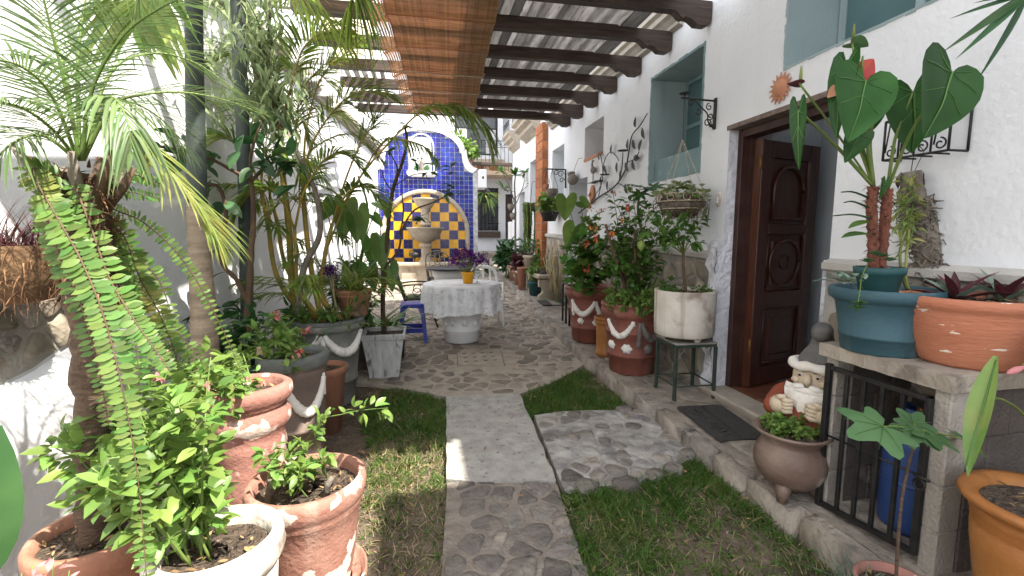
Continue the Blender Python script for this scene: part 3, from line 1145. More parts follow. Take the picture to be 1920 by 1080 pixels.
mb.grid(jf, 5, 40, 'rough_plaster')
mb.grid(lambda u, v: (2.395 + .06 * u - .012 * math.sin(v * 40) * math.sin(v * 17), 3.401, .10 + 1.30 * v), 3, 40, 'rough_plaster')
part('door_jamb', mb, house)
mb = MB()
mb.grid(lambda u, v: (2.400 + .05 * u, 2.376 - .05 * math.sin(v * 9) * u * .2, .10 + 1.2 * v), 2, 24, 'rough_plaster')
part('door_jamb', mb, house)
# a few bare bricks in the broken plaster by the door
for z in (.48, .60):
    mb = MB()
    mb.bbox((2.392, 3.47, z), (2.43, 3.62, z + .05), 'brick_column', .006)
    part('brick', mb, house)

# step and floor at the door
mb = MB()
mb.bbox((2.35, 2.33, .09), (2.555, 3.46, .168), 'step_stone', .012)
mb.bbox((2.325, 2.33, .140), (2.36, 3.46, .171), 'step_stone', .008)
part('door_step', mb, house)
ty = 2.36
for i in range(3):
    for j in range(4):
        mb = MB()
        x0, y0 = 2.56 + .335 * j, 2.39 + .335 * i
        mb.bbox((x0, y0, .12), (x0 + .327, y0 + .327, .173 + R.uniform(0, .002)), 'floor_tile', .004)
        part('floor_tile', mb, house)
# entrance passage
mb = MB()
mb.box((2.911, 2.2, .06), (3.95, 3.75, .118), 'grout')
mb.box((3.62, 2.0, .12), (3.70, 3.95, 2.6), 'grey_wall')
mb.box((2.911, 3.70, .12), (3.62, 3.78, 2.6), 'grey_wall')
mb.box((2.911, 2.0, .12), (3.62, 2.06, 2.6), 'grey_wall')
mb.box((2.911, 2.06, 2.5), (3.10, 3.70, 2.6), 'grey_wall')
part('passage', mb, house)
mb = MB()
mb.box((2.92, .6, 4.0), (7.5, 8.6, 4.1), 'grey_wall')  # out-of-view slab added to keep direct sun out of the passage
part('roof', mb, house)
mb = MB()
mb.bbox((3.60, 3.03, 1.40), (3.619, 3.23, 1.66), 'iron', .004)
part('meter_box', mb, house)

# wooden frame and open door leaf
mb = MB()
for (a, b) in (((2.53, 3.345, .172), (2.66, 3.399, 2.285)), ((2.53, 2.387, .172), (2.66, 2.435, 2.285)), ((2.53, 2.4352, 2.225), (2.66, 3.3448, 2.285))):
    mb.bbox(a, b, 'frame_wood', .006)
mb.box((2.60, 3.322, .172), (2.64, 3.3448, 2.224), 'frame_wood')
mb.bbox((2.436, 2.37, 2.288), (2.64, 3.42, 2.325), 'old_wood', .006)
part('door_frame', mb, house)
th = rad(14.5)
U_ = np.array((math.cos(th), math.sin(th), 0))
N_ = np.array((math.sin(th), -math.cos(th), 0))
O_ = np.array((2.645, 3.285, .186))


def dl(u, w, d):
    return tuple(O_ + U_ * u + N_ * d + np.array((0, 0, w)))


def dbox(mb, u0, u1, w0, w1, d0, d1, m, e=.006):
    v = [dl(u0, w0, d0), dl(u1, w0, d0), dl(u1, w1, d0), dl(u0, w1, d0), dl(u0 + e, w0 + e, d1), dl(u1 - e, w0 + e, d1), dl(u1 - e, w1 - e, d1), dl(u0 + e, w1 - e, d1)]
    mb.add(v, [(3, 2, 1, 0), (4, 5, 6, 7), (0, 1, 5, 4), (1, 2, 6, 5), (2, 3, 7, 6), (3, 0, 4, 7)], m)


DW, DH = .75, 2.02
mb = MB()
dbox(mb, 0, DW, 0, DH, -.05, 0, 'door_wood', .002)
for (a, b, c, d) in ((0, .13, 0, DH), (DW - .13, DW, 0, DH), (.13, DW - .13, 0, .16), (.13, DW - .13, .66, .80), (.13, DW - .13, 1.27, 1.36), (.13, DW - .13, DH - .14, DH)):
    dbox(mb, a, b, c, d, .0, .022, 'door_wood')
door = part('door', mb, house)
mb = MB()
dbox(mb, -.004, .0, 0, DH, -.05, .02, 'door_edge', .0)
dbox(mb, .0, .02, .002, DH - .002, .0222, .026, 'door_edge', .002)
part('door_edge', mb, door)
pm = MB()
dbox(pm, .22, DW - .22, .24, .58, 0, .018, 'door_wood', .02)
part('panel', pm, door)
pm = MB()
dbox(pm, .21, DW - .21, .85, 1.22, 0, .010, 'door_wood', .01)
part('panel', pm, door)


def ring_mould(cu, cw, r, a0, a1, m='door_wood', rr=.013):
    mbq = MB()
    mbq.tube([dl(cu + r * math.cos(rad(a)), cw + r * math.sin(rad(a)), .016) for a in np.linspace(a0, a1, 30)], rr, m, 8)
    return mbq


part('round_moulding', ring_mould(.375, 1.035, .19, 0, 359.9), door)
pm = ring_mould(.375, 1.035, .06, 0, 359.9, rr=.006)
part('round_moulding', pm, door)
pm = MB()
pm.tube([dl(.185, 1.40, .016), dl(.185, 1.62, .016)] + [dl(.375 - .19 * math.cos(a), 1.62 + .20 * math.sin(a), .016) for a in np.linspace(0, pi, 20)] + [dl(.565, 1.62, .016), dl(.565, 1.40, .016), dl(.185, 1.40, .016)], .013, 'door_wood', 8)
part('arched_moulding', pm, door)
pm = MB()
for (a, b, c, d) in ((.155, .595, .185, .635), (.155, .595, .815, 1.255)):
    pm.tube([dl(a, c, .008), dl(b, c, .008), dl(b, d, .008), dl(a, d, .008), dl(a, c, .008)], .009, 'door_wood', 6)
part('panel_beading', pm, door)
for w in (.30, 1.78):
    pm = MB()
    pm.tube([dl(-.008, w, .02), dl(-.008, w + .11, .02)], .008, 'brass', 8)
    part('hinge', pm, door)

# ---- window fittings
mb = MB()
mb.bbox((2.50, 3.802, 2.031), (2.90, 4.718, 2.25), 'teal_paint', .004)
part('window_sill', mb, house)


def border(y0, y1, z0, z1, m, w=.035, x=2.4465):
    q = MB()
    for (a, b, c, d) in ((y0 - w, y0, z0 - w, z1 + w), (y1, y1 + w, z0 - w, z1 + w), (y0, y1, z0 - w, z0), (y0, y1, z1, z1 + w)):
        n = max(2, int(max(b - a, d - c) / .05))
        for i in range(n):
            t0, t1 = i / n, (i + 1) / n
            if b - a > d - c:
                q.box((x - .0015 * (i % 2), a + (b - a) * t0, c + R.uniform(0, .008) * (c < z0)), (2.4495, a + (b - a) * t1, d - R.uniform(0, .010) * (d > z1)), m)
            else:
                q.box((x - .0015 * (i % 2), a + R.uniform(0, .010) * (a < y0), c + (d - c) * t0), (2.4495, b - R.uniform(0, .010) * (b > y1), c + (d - c) * t1), m)
    return part('painted_border', q, house)


border(3.80, 4.72, 2.03, 3.09, 'teal_paint', .03)
border(1.25, 2.85, 2.58, 3.75, 'teal_pale', .02)


def window(y0, y1, z0, z1, fm, gm, bars=(), x=2.86, fw=.04, cross=()):
    f = MB()
    for (a, b, c, d) in ((y0, y0 + fw, z0, z1), (y1 - fw, y1, z0, z1), (y0 + fw, y1 - fw, z0, z0 + fw), (y0 + fw, y1 - fw, z1 - fw, z1)):
        f.bbox((x, a, c), (x + .04, b, d), fm, .004)
    for t in bars:
        yb = y0 + (y1 - y0) * t
        f.bbox((x - .002, yb - fw / 2, z0 + fw), (x + .038, yb + fw / 2, z1 - fw), fm, .004)
    for t in cross:
        zb = z0 + (z1 - z0) * t
        f.bbox((x - .004, y0 + fw, zb - fw / 2), (x + .036, y1 - fw, zb + fw / 2), fm, .004)
    w_ = part('window', f, house)
    g = MB()
    g.box((x + .015, y0 + fw, z0 + fw), (x + .022, y1 - fw, z1 - fw), gm)
    part('pane', g, w_)
    return w_


window(3.805, 4.715, 2.251, 3.085, 'teal_paint', 'teal_glass', (.5,), 2.84, .04, (.42,))
window(1.26, 2.84, 2.585, 3.74, 'teal_pale', 'teal_glass', (.33, .66), 2.84, .05)
window(6.045, 6.775, 2.58, 3.045, 'iron', 'grey_wall', (.5,), 2.87, .02)
window(7.81, 8.52, 2.13, 3.01, 'far_wall', 'teal_pale', (.5,), 2.87, .03)
window(9.63, 10.34, 2.06, 3.07, 'far_wall', 'glass_dark', (.5,), 2.87, .03)
mb = MB()
for i in range(4):
    mb.bbox((2.43, 6.05 + .181 * i, 2.545), (2.72, 6.05 + .181 * i + .176, 2.585), 'clay_sun', .006)
part('tile_sill', mb, house)
mb = MB()
mb.bbox((2.86, 6.66, .31), (2.9, 7.12, 2.28), 'door_wood', .01)
mb.bbox((2.845, 6.72, .42), (2.86, 7.06, 1.1), 'door_wood', .01)
mb.bbox((2.845, 6.72, 1.25), (2.86, 7.06, 2.15), 'glass_dark', .01)
part('side_door', mb, house)
mb = MB()
mb.bbox((2.80, 10.93, .42), (2.84, 11.45, 2.46), 'dark_wood', .01)
part('side_door', mb, house)

# tiled brick pillar against the wall
col = MB()
col.box((2.345, 8.85, .2), (2.449, 9.35, 3.62), 'brick_mortar')
pil = part('brick_pillar', col, house)
z = .3
i = 0
while z < 3.55:
    h = .175
    for (y0, y1) in (((8.838, 9.10), (9.11, 9.362)) if i % 2 else ((8.838, 9.0), (9.01, 9.22), (9.23, 9.362))):
        q = MB()
        q.bbox((2.33, y0, z), (2.36, y1, z + h - .012), 'brick_column', .004)
        part('brick', q, pil)
    q = MB()
    q.bbox((2.362, 8.836, z), (2.447, 8.86, z + h - .012), 'brick_column', .004)
    part('brick', q, pil)
    z += h
    i += 1

# balconies far up the wall: moulded brackets with iron rails


def balcony(y0, y1, z, dep):
    q = MB()
    prof = [(0, z), (-dep, z), (-dep, z - .06), (-dep * .8, z - .10), (-dep * .8, z - .17), (-dep * .5, z - .22), (-dep * .5, z - .30), (-dep * .2, z - .36), (0, z - .42)]
    q.prism([(2.449 + a, y0, w) for a, w in prof], (0, y1 - y0, 0), 'cantera')
    o = part('balcony', q, house)
    g = MB()
    for x, ya, yb in ((2.45 - dep + .03, y0 + .04, y1 - .04),):
        g.tube([(2.45, ya, z + .85), (x, ya, z + .85), (x, yb, z + .85), (2.45, yb, z + .85)], .016, 'iron', 6)
        n = int((yb - ya) / .13)
        for i in range(n + 1):
            yv = ya + (yb - ya) * i / n
            g.tube([(x, yv, z), (x, yv, z + .85)], .009, 'iron', 5)
            if i < n:
                g.tube(arc((x, yv + .065, z + .2), .055, 0, 360, 10, ((0, 1, 0), (0, 0, 1))), .007, 'iron', 4)
    part('railing', g, o)


balcony(9.45, 10.75, 3.98, .36)
balcony(11.45, 12.3, 4.02, .30)

# ---------------------------------------------------------------- left boundary wall
LB, LA = .085, -1.07 - .085 * 10.8


def lx(y):
    return LA + LB * y


bw = thing('boundary_wall', (lx(4), 4.0, 0), 'tall sunlit white wall with moulded top behind the palms', 'wall')
mb = MB()


def lw(u, v, d=0):
    return (lx(u) - d, u, v)


LY = list(np.arange(-3, 11.9, .5)) + [11.93]
for i in range(len(LY) - 1):
    a, b = LY[i], LY[i + 1]
    mb.add([lw(a, -.2), lw(b, -.2), lw(b, 3.30), lw(a, 3.30), lw(a, -.2, .35), lw(b, -.2, .35), lw(b, 3.30, .35), lw(a, 3.30, .35)], [(0, 1, 2, 3), (7, 6, 5, 4)], 'plaster')
mb.add([lw(-3, -.2), lw(-3, 3.3), lw(-3, 3.3, .35), lw(-3, -.2, .35), lw(11.93, -.2), lw(11.93, 3.3), lw(11.93, 3.3, .35), lw(11.93, -.2, .35)], [(0, 1, 2, 3), (7, 6, 5, 4)], 'plaster')
part('wall', mb, bw)
mb = MB()
prof = [(-.36, 3.302), (.0, 3.302), (.05, 3.33), (.05, 3.37), (.10, 3.41), (.13, 3.42), (.13, 3.49), (.0, 3.54), (-.36, 3.54)]
for a, b in ((-3, 11.93),):
    P_ = [lw(a, w, -d) for d, w in prof]
    Q_ = [lw(b, w, -d) for d, w in prof]
    k = len(prof)
    mb.add(P_ + Q_, [(i, (i + 1) % k, k + (i + 1) % k, k + i) for i in range(k)] + [tuple(range(k - 1, -1, -1)), tuple(range(k, 2 * k))], 'step_stone')
part('cornice', mb, bw)
# broken plaster with bare masonry
bm = MB()
ed = [(1.55, 1.32), (1.9, 1.30), (2.2, 1.24), (2.45, 1.25), (2.62, 1.18), (2.85, 1.10), (2.92, .98), (2.80, .90), (2.62, .90), (2.45, .84), (2.2, .80), (1.9, .84), (1.55, .80)]
bm.prism([lw(u, v, -.004) for u, v in ed], (-.02, 0, 0), 'dado_mortar')
bare = part('bare_masonry', bm, bw)
for c, q in cells([(1.55, .83), (2.80, .90), (2.88, 1.06), (2.6, 1.16), (1.55, 1.28)], .15, .12, .45, .022, random.Random(77)):
    mb = MB()
    stone(mb, c, q, lambda u, v, h: lw(u, v, -.006 - h), 'dado_stone' if R.random() < .9 else 'kerb_stone', R.uniform(.006, .018), -.004)
    part('stone', mb, bare)
# thick plastered foot of the wall, bulging below the bare masonry
mb = MB()


def foot(u, v):
    y = -.5 + 3.55 * u
    edge = .80 + .07 * math.sin(y * 3.1) + .05 * math.sin(y * 7.3)
    z = -.1 + (edge + .1) * v
    b = .13 * min(1, (1 - v) * 5) ** .5 * (1 - max(0, (y - 2.6) / .45)) + .004
    return lw(y, z, -b - .006 * math.sin(y * 31 + z * 17) * math.sin(z * 23))


mb.grid(foot, 60, 18, 'plaster')
part('wall_foot', mb, bw)
# ---------------------------------------------------------------- pergola
perg = thing('pergola', (.7, 5.0, gz(5)), 'pergola of dark timber beams with boarded translucent roof', 'pergola')
BY = [1.85, 2.48, 3.11, 3.74, 4.37, 5.01, 5.66, 6.29, 6.90, 7.49]
rb = random.Random(41)


def beam(y, i):
    q = MB()
    xl = -1.62 + .094 * (y - 1) * .75 if False else -1.02 + .04 * (y - 4.37)
    o = rb.uniform(-.012, .012)
    zb = 3.302 + o
    prof = [(xl, zb), (2.08, zb + .01)]
    for t in np.linspace(0, 1, 6):
        prof.append((2.10 + .09 * t, zb + .01 - .055 * math.sin(t * pi / 2) ** 1.5))
    prof.append((2.20, zb - .030))
    for t in np.linspace(0, 1, 6):
        prof.append((2.21 + .10 * t, zb - .035 - .050 * (1 - math.cos(t * pi / 2))))
    prof += [(2.40, zb - .087), (2.435, zb - .070), (2.442, zb - .03), (2.442, zb + .108), (1.88, zb + .112), (1.88, zb + .124), (xl, zb + .108)]
    q.prism([(x, y - .042, z) for x, z in prof], (0, .084, 0), 'dark_wood')
    part('beam', q, perg)
    q = MB()
    q.bbox((lx(y) - .02, y - .03, 3.34), (xl - .002, y + .03, 3.40), 'white_trim', .006)
    part('bracket', q, perg)


for i, y in enumerate(BY):
    if i >= 1:
        beam(y, i)
x = -.90
i = 0
while x < -.42:
    w = .155
    q = MB()
    y0 = 1.55 + rb.uniform(-.05, .05)
    ex = .088 * 0
    q.bbox((x, y0, 3.442), (x + w, 5.72 + rb.uniform(-.05, .05), 3.456), 'cream_board', .003)
    part('roof_board', q, perg)
    x += w + .007
x = .50
while x < 2.08:
    w = rb.uniform(.062, .105)
    zz = 3.443 + .013 * (i % 2)
    i += 1
    q = MB()
    q.bbox((x, 1.5 + rb.uniform(-.06, .06), zz), (x + w, 7.55 + rb.uniform(-.1, .12), zz + .012), 'roof_board', .003)
    part('roof_board', q, perg)
    x += w - .005
x = -.88
while x < -.42:
    q = MB()
    q.bbox((x, 5.86, 3.444), (x + .055, 7.6, 3.458), 'roof_board', .003)
    part('roof_board', q, perg)
    x += .105

# ---------------------------------------------------------------- woven blind slung under the beams
bl = thing('woven_blind', (.2, 5.0, 3.2), 'brown woven reed blind slung under the dark beams', 'blind')


def bz(y):
    k = min(BY, key=lambda b: abs(b - y))
    return 3.285 - .045 * min(1, abs(y - k) / .315) ** 2 - .012


def bx0(y):
    return -.42 + (y - 3.3) * .073


def bx1(y):
    return .615 + (y - 3.3) * .052


wf = MB()
y = 1.5
k = 0
while y < 7.06:
    a, b = bx0(y) + .12, bx1(y)
    z = bz(y)
    dzz = .003 if k % 2 else 0
    wf.add([(a, y, z - dzz), (b, y, z - dzz), (b, y + .0125, bz(y + .0125) - dzz), (a, y + .0125, bz(y + .0125) - dzz)], [(0, 1, 2, 3)], 'blind_reed')
    wf.add([(a, y, z - dzz - .004), (b, y, z - dzz - .004), (b, y + .0125, bz(y + .0125) - dzz - .004), (a, y + .0125, bz(y + .0125) - dzz - .004)], [(3, 2, 1, 0)], 'blind_reed')
    y += .0148
    k += 1
part('reeds', wf, bl, kind='stuff')
wp = MB()
for j in range(42):
    t = (j + .5) / 42
    n = 80
    L_, R_ = [], []
    for i in range(n + 1):
        y = 1.5 + 5.56 * i / n
        a, b = bx0(y) + .12, bx1(y)
        xc = a + (b - a) * t
        zz = bz(y) - .006 - .0015 * ((i + j) % 2)
        L_.append((xc - .0085, y, zz))
        R_.append((xc + .0085, y, zz))
    wp.add(L_ + R_, [(i, i + 1, n + 2 + i, n + 1 + i) for i in range(n)], 'blind_reed')
part('warp_strips', wp, bl, kind='stuff')
eb = MB()
for j in range(6):
    n = 94
    L_, R_ = [], []
    for i in range(n + 1):
        y = 1.5 + 5.56 * i / n
        t = j / 6
        xc = bx0(y) + .125 * t
        zz = bz(y) - .07 * (1 - t) - .003 * ((i + j) % 2)
        L_.append((xc, y, zz))
        R_.append((xc + .013, y, zz + .006))
    eb.add(L_ + R_, [(i, i + 1, n + 2 + i, n + 1 + i) for i in range(n)], 'blind_reed')
y = 1.5
while y < 7.06:
    a = bx0(y)
    eb.add([(a, y, bz(y) - .072), (a + .125, y, bz(y) - .004), (a + .125, y + .014, bz(y) - .004), (a, y + .014, bz(y) - .072)], [(0, 1, 2, 3)], 'blind_reed')
    y += .027
part('edge_band', eb, bl, kind='stuff')
for y in (5.34, 5.98, 6.6):
    q = MB()
    q.tube([(bx0(y) - .02, y - .03, bz(y) + .0), (bx0(y) + .12, y - .02, bz(y) - .014), ((bx0(y) + bx1(y)) / 2, y, bz(y) - .018), (bx1(y), y + .03, bz(y) - .014), (bx1(y) + .02, y + .03, bz(y) + .03)], .006, 'rope', 6)
    part('cord', q, bl)

# ---------------------------------------------------------------- tiled gable wall and fountain
FY, CX = 11.7, .115
tw = thing('tiled_wall', (CX, FY, gz(FY)), 'curved white gable wall faced with glossy blue tiles behind the fountain', 'wall')


def gable(o=0.0):
    """Half outline (dx, z) from shoulder to crown, pushed out by o."""
    pts = []
    for t in np.linspace(0, 1, 9):
        a = t * pi / 2
        pts.append((1.185 + o - .27 * math.sin(a), 2.99 + o + .40 * (1 - math.cos(a))))
    pts.append((.90 + o * .9, 3.46 + o * .9))
    for t in np.linspace(0, 1, 12):
        a = t * pi / 2
        pts.append(((.87 + o) * math.cos(a), 3.46 + .52 * math.sin(a) + o * (.6 + .4 * math.sin(a))))
    return pts


def full(o, zb):
    h = gable(o)
    return [(CX + 1.185 + o, zb)] + [(CX + a, z) for a, z in h] + [(CX - a, z) for a, z in h[::-1][1:]] + [(CX - 1.185 - o, zb)]


inn, out = full(0, .25), full(.115, .25)
mb = MB()
mb.prism([(x, FY, z) for x, z in full(.112, .25)][::-1], (0, .30, 0), 'grout')
part('wall', mb, tw)
mb = MB()
k = len(inn)
v = [(x, FY - .05, z) for x, z in inn] + [(x, FY - .05, z) for x, z in out] + [(x, FY - .002, z) for x, z in inn] + [(x, FY + .32, z) for x, z in out]
f = []
for i in range(1, k - 2):
    f += [(i, i + 1, k + i + 1, k + i), (2 * k + i, 2 * k + i + 1, i + 1, i), (k + i, k + i + 1, 3 * k + i + 1, 3 * k + i)]
mb.add(v, f, 'white_trim')
part('trim', mb, tw)
ARC_Z, ARC_R = 1.49, 1.075
NI = (CX - .065 - .275, CX - .065 + .275, 3.0, 3.60)


def in_arch(x, z, r=ARC_R):
    return abs(x - CX) < r and z < ARC_Z if z < ARC_Z else math.hypot(x - CX, z - ARC_Z) < r


TS = .1129
tl = []
for i in range(21):
    for j in range(34):
        x, z = CX - 1.185 + TS * (i + .5), .32 + TS * (j + .5)
        if not inside((x, z), inn) or in_arch(x, z, ARC_R - .05):
            continue
        if NI[0] < x < NI[1] and NI[2] - .05 < z < NI[3] + .2:
            continue
        tl.append((x, z))
tl.sort(key=lambda p: -p[1])
me = {}
rest = MB()
tb = MB()
h_ = TS / 2 - .0042
tb.bbox((-h_, -.012, -h_), (h_, 0, h_), 'tile_blue', .002)
tme = tb.mesh('tile')
tms = []
for kk in range(5):
    q = MB()
    e = .004
    tx, tz = R.uniform(-.0016, .0016), R.uniform(-.0016, .0016)
    v = [(-h_, 0, -h_), (h_, 0, -h_), (h_, 0, h_), (-h_, 0, h_), (-h_ + e, -.010 + tx + tz, -h_ + e), (h_ - e, -.010 - tx + tz, -h_ + e), (h_ - e, -.010 - tx - tz, h_ - e), (-h_ + e, -.010 + tx - tz, h_ - e)]
    fs = [(4, 5, 6, 7), (0, 1, 5, 4), (1, 2, 6, 5), (2, 3, 7, 6), (3, 0, 4, 7)]
    q.add(v, fs, 'tile_blue')
    tms.append((q.mesh('tile'), v, fs))
for n_, (x, z) in enumerate(tl):
    m_, v, fs = tms[R.randrange(5)]
    if n_ < 295:
        link('tile', m_, tw, (x - CX, 0, z - gz(FY)))
    else:
        rest.add([(a + x, b + FY, c + z) for a, b, c in v], fs, 'tile_blue')
if rest.n:
    part('lower_tiles', rest, tw, kind='stuff')
# niche with a sill
mb = MB()
nc = CX - .065
nr = .275
ol = [(nc - nr, 3.0), (nc + nr, 3.0), (nc + nr, 3.60)] + [(nc + nr * math.cos(a), 3.60 + nr * math.sin(a)) for a in np.linspace(0, pi, 14)[1:-1]] + [(nc - nr, 3.60)]
ol2 = [(nc + (x - nc) * 1.10, 3.0 + (z - 3.0) * 1.035) for x, z in ol]
k = len(ol)
v = [(x, FY - .035, z) for x, z in ol] + [(x, FY - .035, z) for x, z in ol2] + [(x, FY - .002, z) for x, z in ol2] + [(x, FY - .0015, z) for x, z in ol]
mb.add(v, [(i, (i + 1) % k, k + (i + 1) % k, k + i) for i in range(k)] + [(k + i, k + (i + 1) % k, 2 * k + (i + 1) % k, 2 * k + i) for i in range(k)] + [(3 * k + i, 3 * k + (i + 1) % k, (i + 1) % k, i) for i in range(k)], 'white_trim')
mb.add([(x, FY - .0016, z) for x, z in ol], [tuple(range(k))[::-1]], 'far_wall')
part('niche', mb, tw)
mb = MB()
mb.prism([(nc - .36, FY - .17, 2.99), (nc + .36, FY - .17, 2.99), (nc + .36, FY - .17, 2.93), (nc + .30, FY - .13, 2.86), (nc - .30, FY - .13, 2.86), (nc - .36, FY - .17, 2.93)], (0, .169, 0), 'white_trim')
part('niche_sill', mb, tw)
mb = MB()
mb.bbox((CX + 1.302, FY - .25, 2.62), (CX + 1.50, FY + .34, 3.06), 'white_trim', .012)
part('cap_block', mb, tw)
mb = MB()
mb.box((CX + 1.385, FY - .2515, 2.83), (CX + 1.43, FY - .2495, 2.89), 'dark_room')
part('drain_hole', mb, tw)

fo = thing('wall_fountain', (CX, 11.2, gz(11.2)), 'two-tiered carved stone fountain with yellow and blue checkered arch', 'fountain')
mb = MB()


def arch_pts(r, zb=.30, n=26):
    return [(CX + r, zb)] + [(CX + r * math.cos(a), ARC_Z + r * math.sin(a)) for a in np.linspace(0, pi, n)] + [(CX - r, zb)]


ri, ro = .975, 1.085
A_, B_ = arch_pts(ri), arch_pts(ro)
k = len(A_)
prof = [(ri, -.012), (ri, -.06), (ri + .03, -.085), (ro - .03, -.085), (ro, -.06), (ro, -.012)]
rings = [[(x, FY + d, z) for x, z in arch_pts(r)] for r, d in prof]
v = [p for r_ in rings for p in r_]
f = []
for a in range(len(prof) - 1):
    f += [(a * k + i, a * k + i + 1, (a + 1) * k + i + 1, (a + 1) * k + i) for i in range(k - 1)]
mb.add(v, f, 'cantera', False)
part('arch_frame', mb, fo)
mb = MB()
mb.prism([(x, FY - .008, z) for x, z in arch_pts(ri + .01)][::-1], (0, .007, 0), 'grout')
back = part('arch_back', mb, fo)
BS = .2245
for i in range(-5, 6):
    for j in range(0, 12):
        x0, z0 = CX + .01 + BS * (i - .5), .22 + BS * j
        navy = (i + j) % 2 == 0
        q = MB()
        cnt = 0
        for a in (0, 1):
            for b in (0, 1):
                xa, za = x0 + a * BS / 2 + .003 + (.002 if a == 0 else -.001), z0 + b * BS / 2 + .003 + (.002 if b == 0 else -.001)
                w = BS / 2 - .0055
                pl = [(xa, za), (xa + w, za), (xa + w, za + w), (xa, za + w)]
                # trim to the arch
                c_ = (xa + w / 2, za + w / 2)
                if c_[1] > ARC_Z:
                    for s_ in np.linspace(0, pi, 19):
                        nx, nz_ = math.cos(s_), math.sin(s_)
                        pl = clip(pl, nx, nz_, nx * CX + nz_ * ARC_Z + ri)
                        if len(pl) < 3:
                            break
                else:
                    for nx in (1, -1):
                        pl = clip(pl, nx, 0, nx * CX + ri)
                if len(pl) < 3 or za + w > 2.6:
                    continue
                q.prism([(x, FY - .018, z) for x, z in pl][::-1], (0, .009, 0), 'tile_navy' if navy else 'tile_yellow')
                cnt += 1
        if cnt:
            part('tile', q, back)
FX, FYc = CX - .02, 11.22
mb = MB()
mb.lathe([(.12, 1.60), (.05, 1.66), (.14, 1.68), (.145, 1.72), (.10, 1.75), (.095, 1.9), (.105, 2.02), (.12, 2.04), (.11, 2.07)], 'cantera', 24, (FX, FYc, 0))
part('upper_column', mb, fo)
mb = MB()
mb.tube([(FX + .10 * math.cos(a), FYc + .10 * math.sin(a), 1.74 + .3 * t) for t, a in [(t, -pi / 2 + .9 * math.sin(t * 9)) for t in np.linspace(0, 1, 24)]], .012, 'clay_grey', 5)
part('carved_vine', mb, fo)
mb = MB()
mb.lathe([(.10, 2.06), (.16, 2.10), (.22, 2.18), (.255, 2.26), (.285, 2.29), (.285, 2.315), (.255, 2.315), (.2, 2.24), (.02, 2.18)], 'cantera', 28, (FX, FYc, 0))
part('upper_bowl', mb, fo)
mb = MB()
mb.lathe([(.10, 1.27), (.16, 1.29), (.28, 1.37), (.36, 1.47), (.40, 1.57), (.44, 1.60), (.44, 1.635), (.40, 1.635), (.34, 1.56), (.02, 1.5)], 'cantera_grey', 32, (FX, FYc, 0))
part('lower_bowl', mb, fo)
mb = MB()
mb.lathe([(.17, .80), (.17, .84), (.13, .87), (.105, .95), (.11, 1.12), (.13, 1.17), (.155, 1.19), (.155, 1.225), (.12, 1.245), (.115, 1.28)], 'cantera', 24, (FX, FYc, 0))
mb.lathe([(.24, .42), (.24, .80), (.02, .802)], 'cantera', 20, (FX, FYc, 0))
part('pedestal', mb, fo)
mb = MB()
oc = [(-1.02, 11.68), (-1.02, 11.2), (-.62, 10.78), (.62, 10.78), (1.02, 11.2), (1.02, 11.68)]


def basin(sc, z):
    return [(CX + x * sc, 11.68 + (y - 11.68) * sc, z) for x, y in oc]


lv = [(.96, gz(10.8) - .02), (.96, .40), (.93, .43), (.93, .70), (1.0, .735), (1.02, .76), (1.02, .81), (.99, .83), (.86, .83), (.86, .55)]
v = [p for sc, z in lv for p in basin(sc, z)]
f = []
for a in range(len(lv) - 1):
    f += [(a * 6 + i, a * 6 + i + 1, (a + 1) * 6 + i + 1, (a + 1) * 6 + i) for i in range(5)]
mb.add(v, f, 'cantera')
part('basin', mb, fo)
mb = MB()
mb.add(basin(.87, .70), [(0, 1, 2, 3, 4, 5)], 'water_dark')
part('water', mb, fo)

# figure in the niche, with two leaves beside it
fg = thing('niche_figure', (nc, FY - .09, 2.992), 'small clay figure standing between leaves in the white niche', 'figurine')
mb = MB()
mb.lathe([(.055, 0), (.06, .03), (.05, .10), (.058, .18), (.05, .24), (.025, .265), (.022, .28)], 'clay_grey', 14, (nc, FY - .09, 2.992))
part('robe', mb, fg)
mb = MB()
mb.ball((nc, FY - .09, 3.305), .034, 'clay_grey', 10, 8)
part('head', mb, fg)
mb = MB()
tv, tf = leaf_t(.45, .3, .3)
for a in (-1, 1):
    for e_ in (.2, .55, .9):
        M = rotm((a * math.cos(e_), -.2, math.sin(e_)), (0, -1, .4)) * .17
        mb.many(tv, tf, [M], [(nc + a * .05, FY - .10, 3.03)], 'leaf_dark')
part('leaves', mb, fg)

# ---------------------------------------------------------------- house across the far end
HY = 17.6
fh = thing('far_house', (1.5, HY, gz(17.6)), 'white two-storey house with dark windows and a terrace at the far end', 'house')
mb = MB()
ffn = lambda u, w, d: (u, HY + d, w)
wall_cells(mb, None, (-5, 3.58), (.3, 8.0), [(1.30, 2.92, 4.44, 5.95, 'far_wall'), (1.60, 2.93, 1.62, 3.24, 'far_wall'), (3.20, 3.5, .7, 3.02, 'far_wall')], .25, 'far_wall', fn=ffn)
part('wall', mb, fh)
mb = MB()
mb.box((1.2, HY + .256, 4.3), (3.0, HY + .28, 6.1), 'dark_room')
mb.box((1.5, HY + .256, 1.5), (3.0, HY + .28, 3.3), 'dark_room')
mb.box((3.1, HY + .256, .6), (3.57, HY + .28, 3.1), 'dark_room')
part('dark_interior', mb, fh)


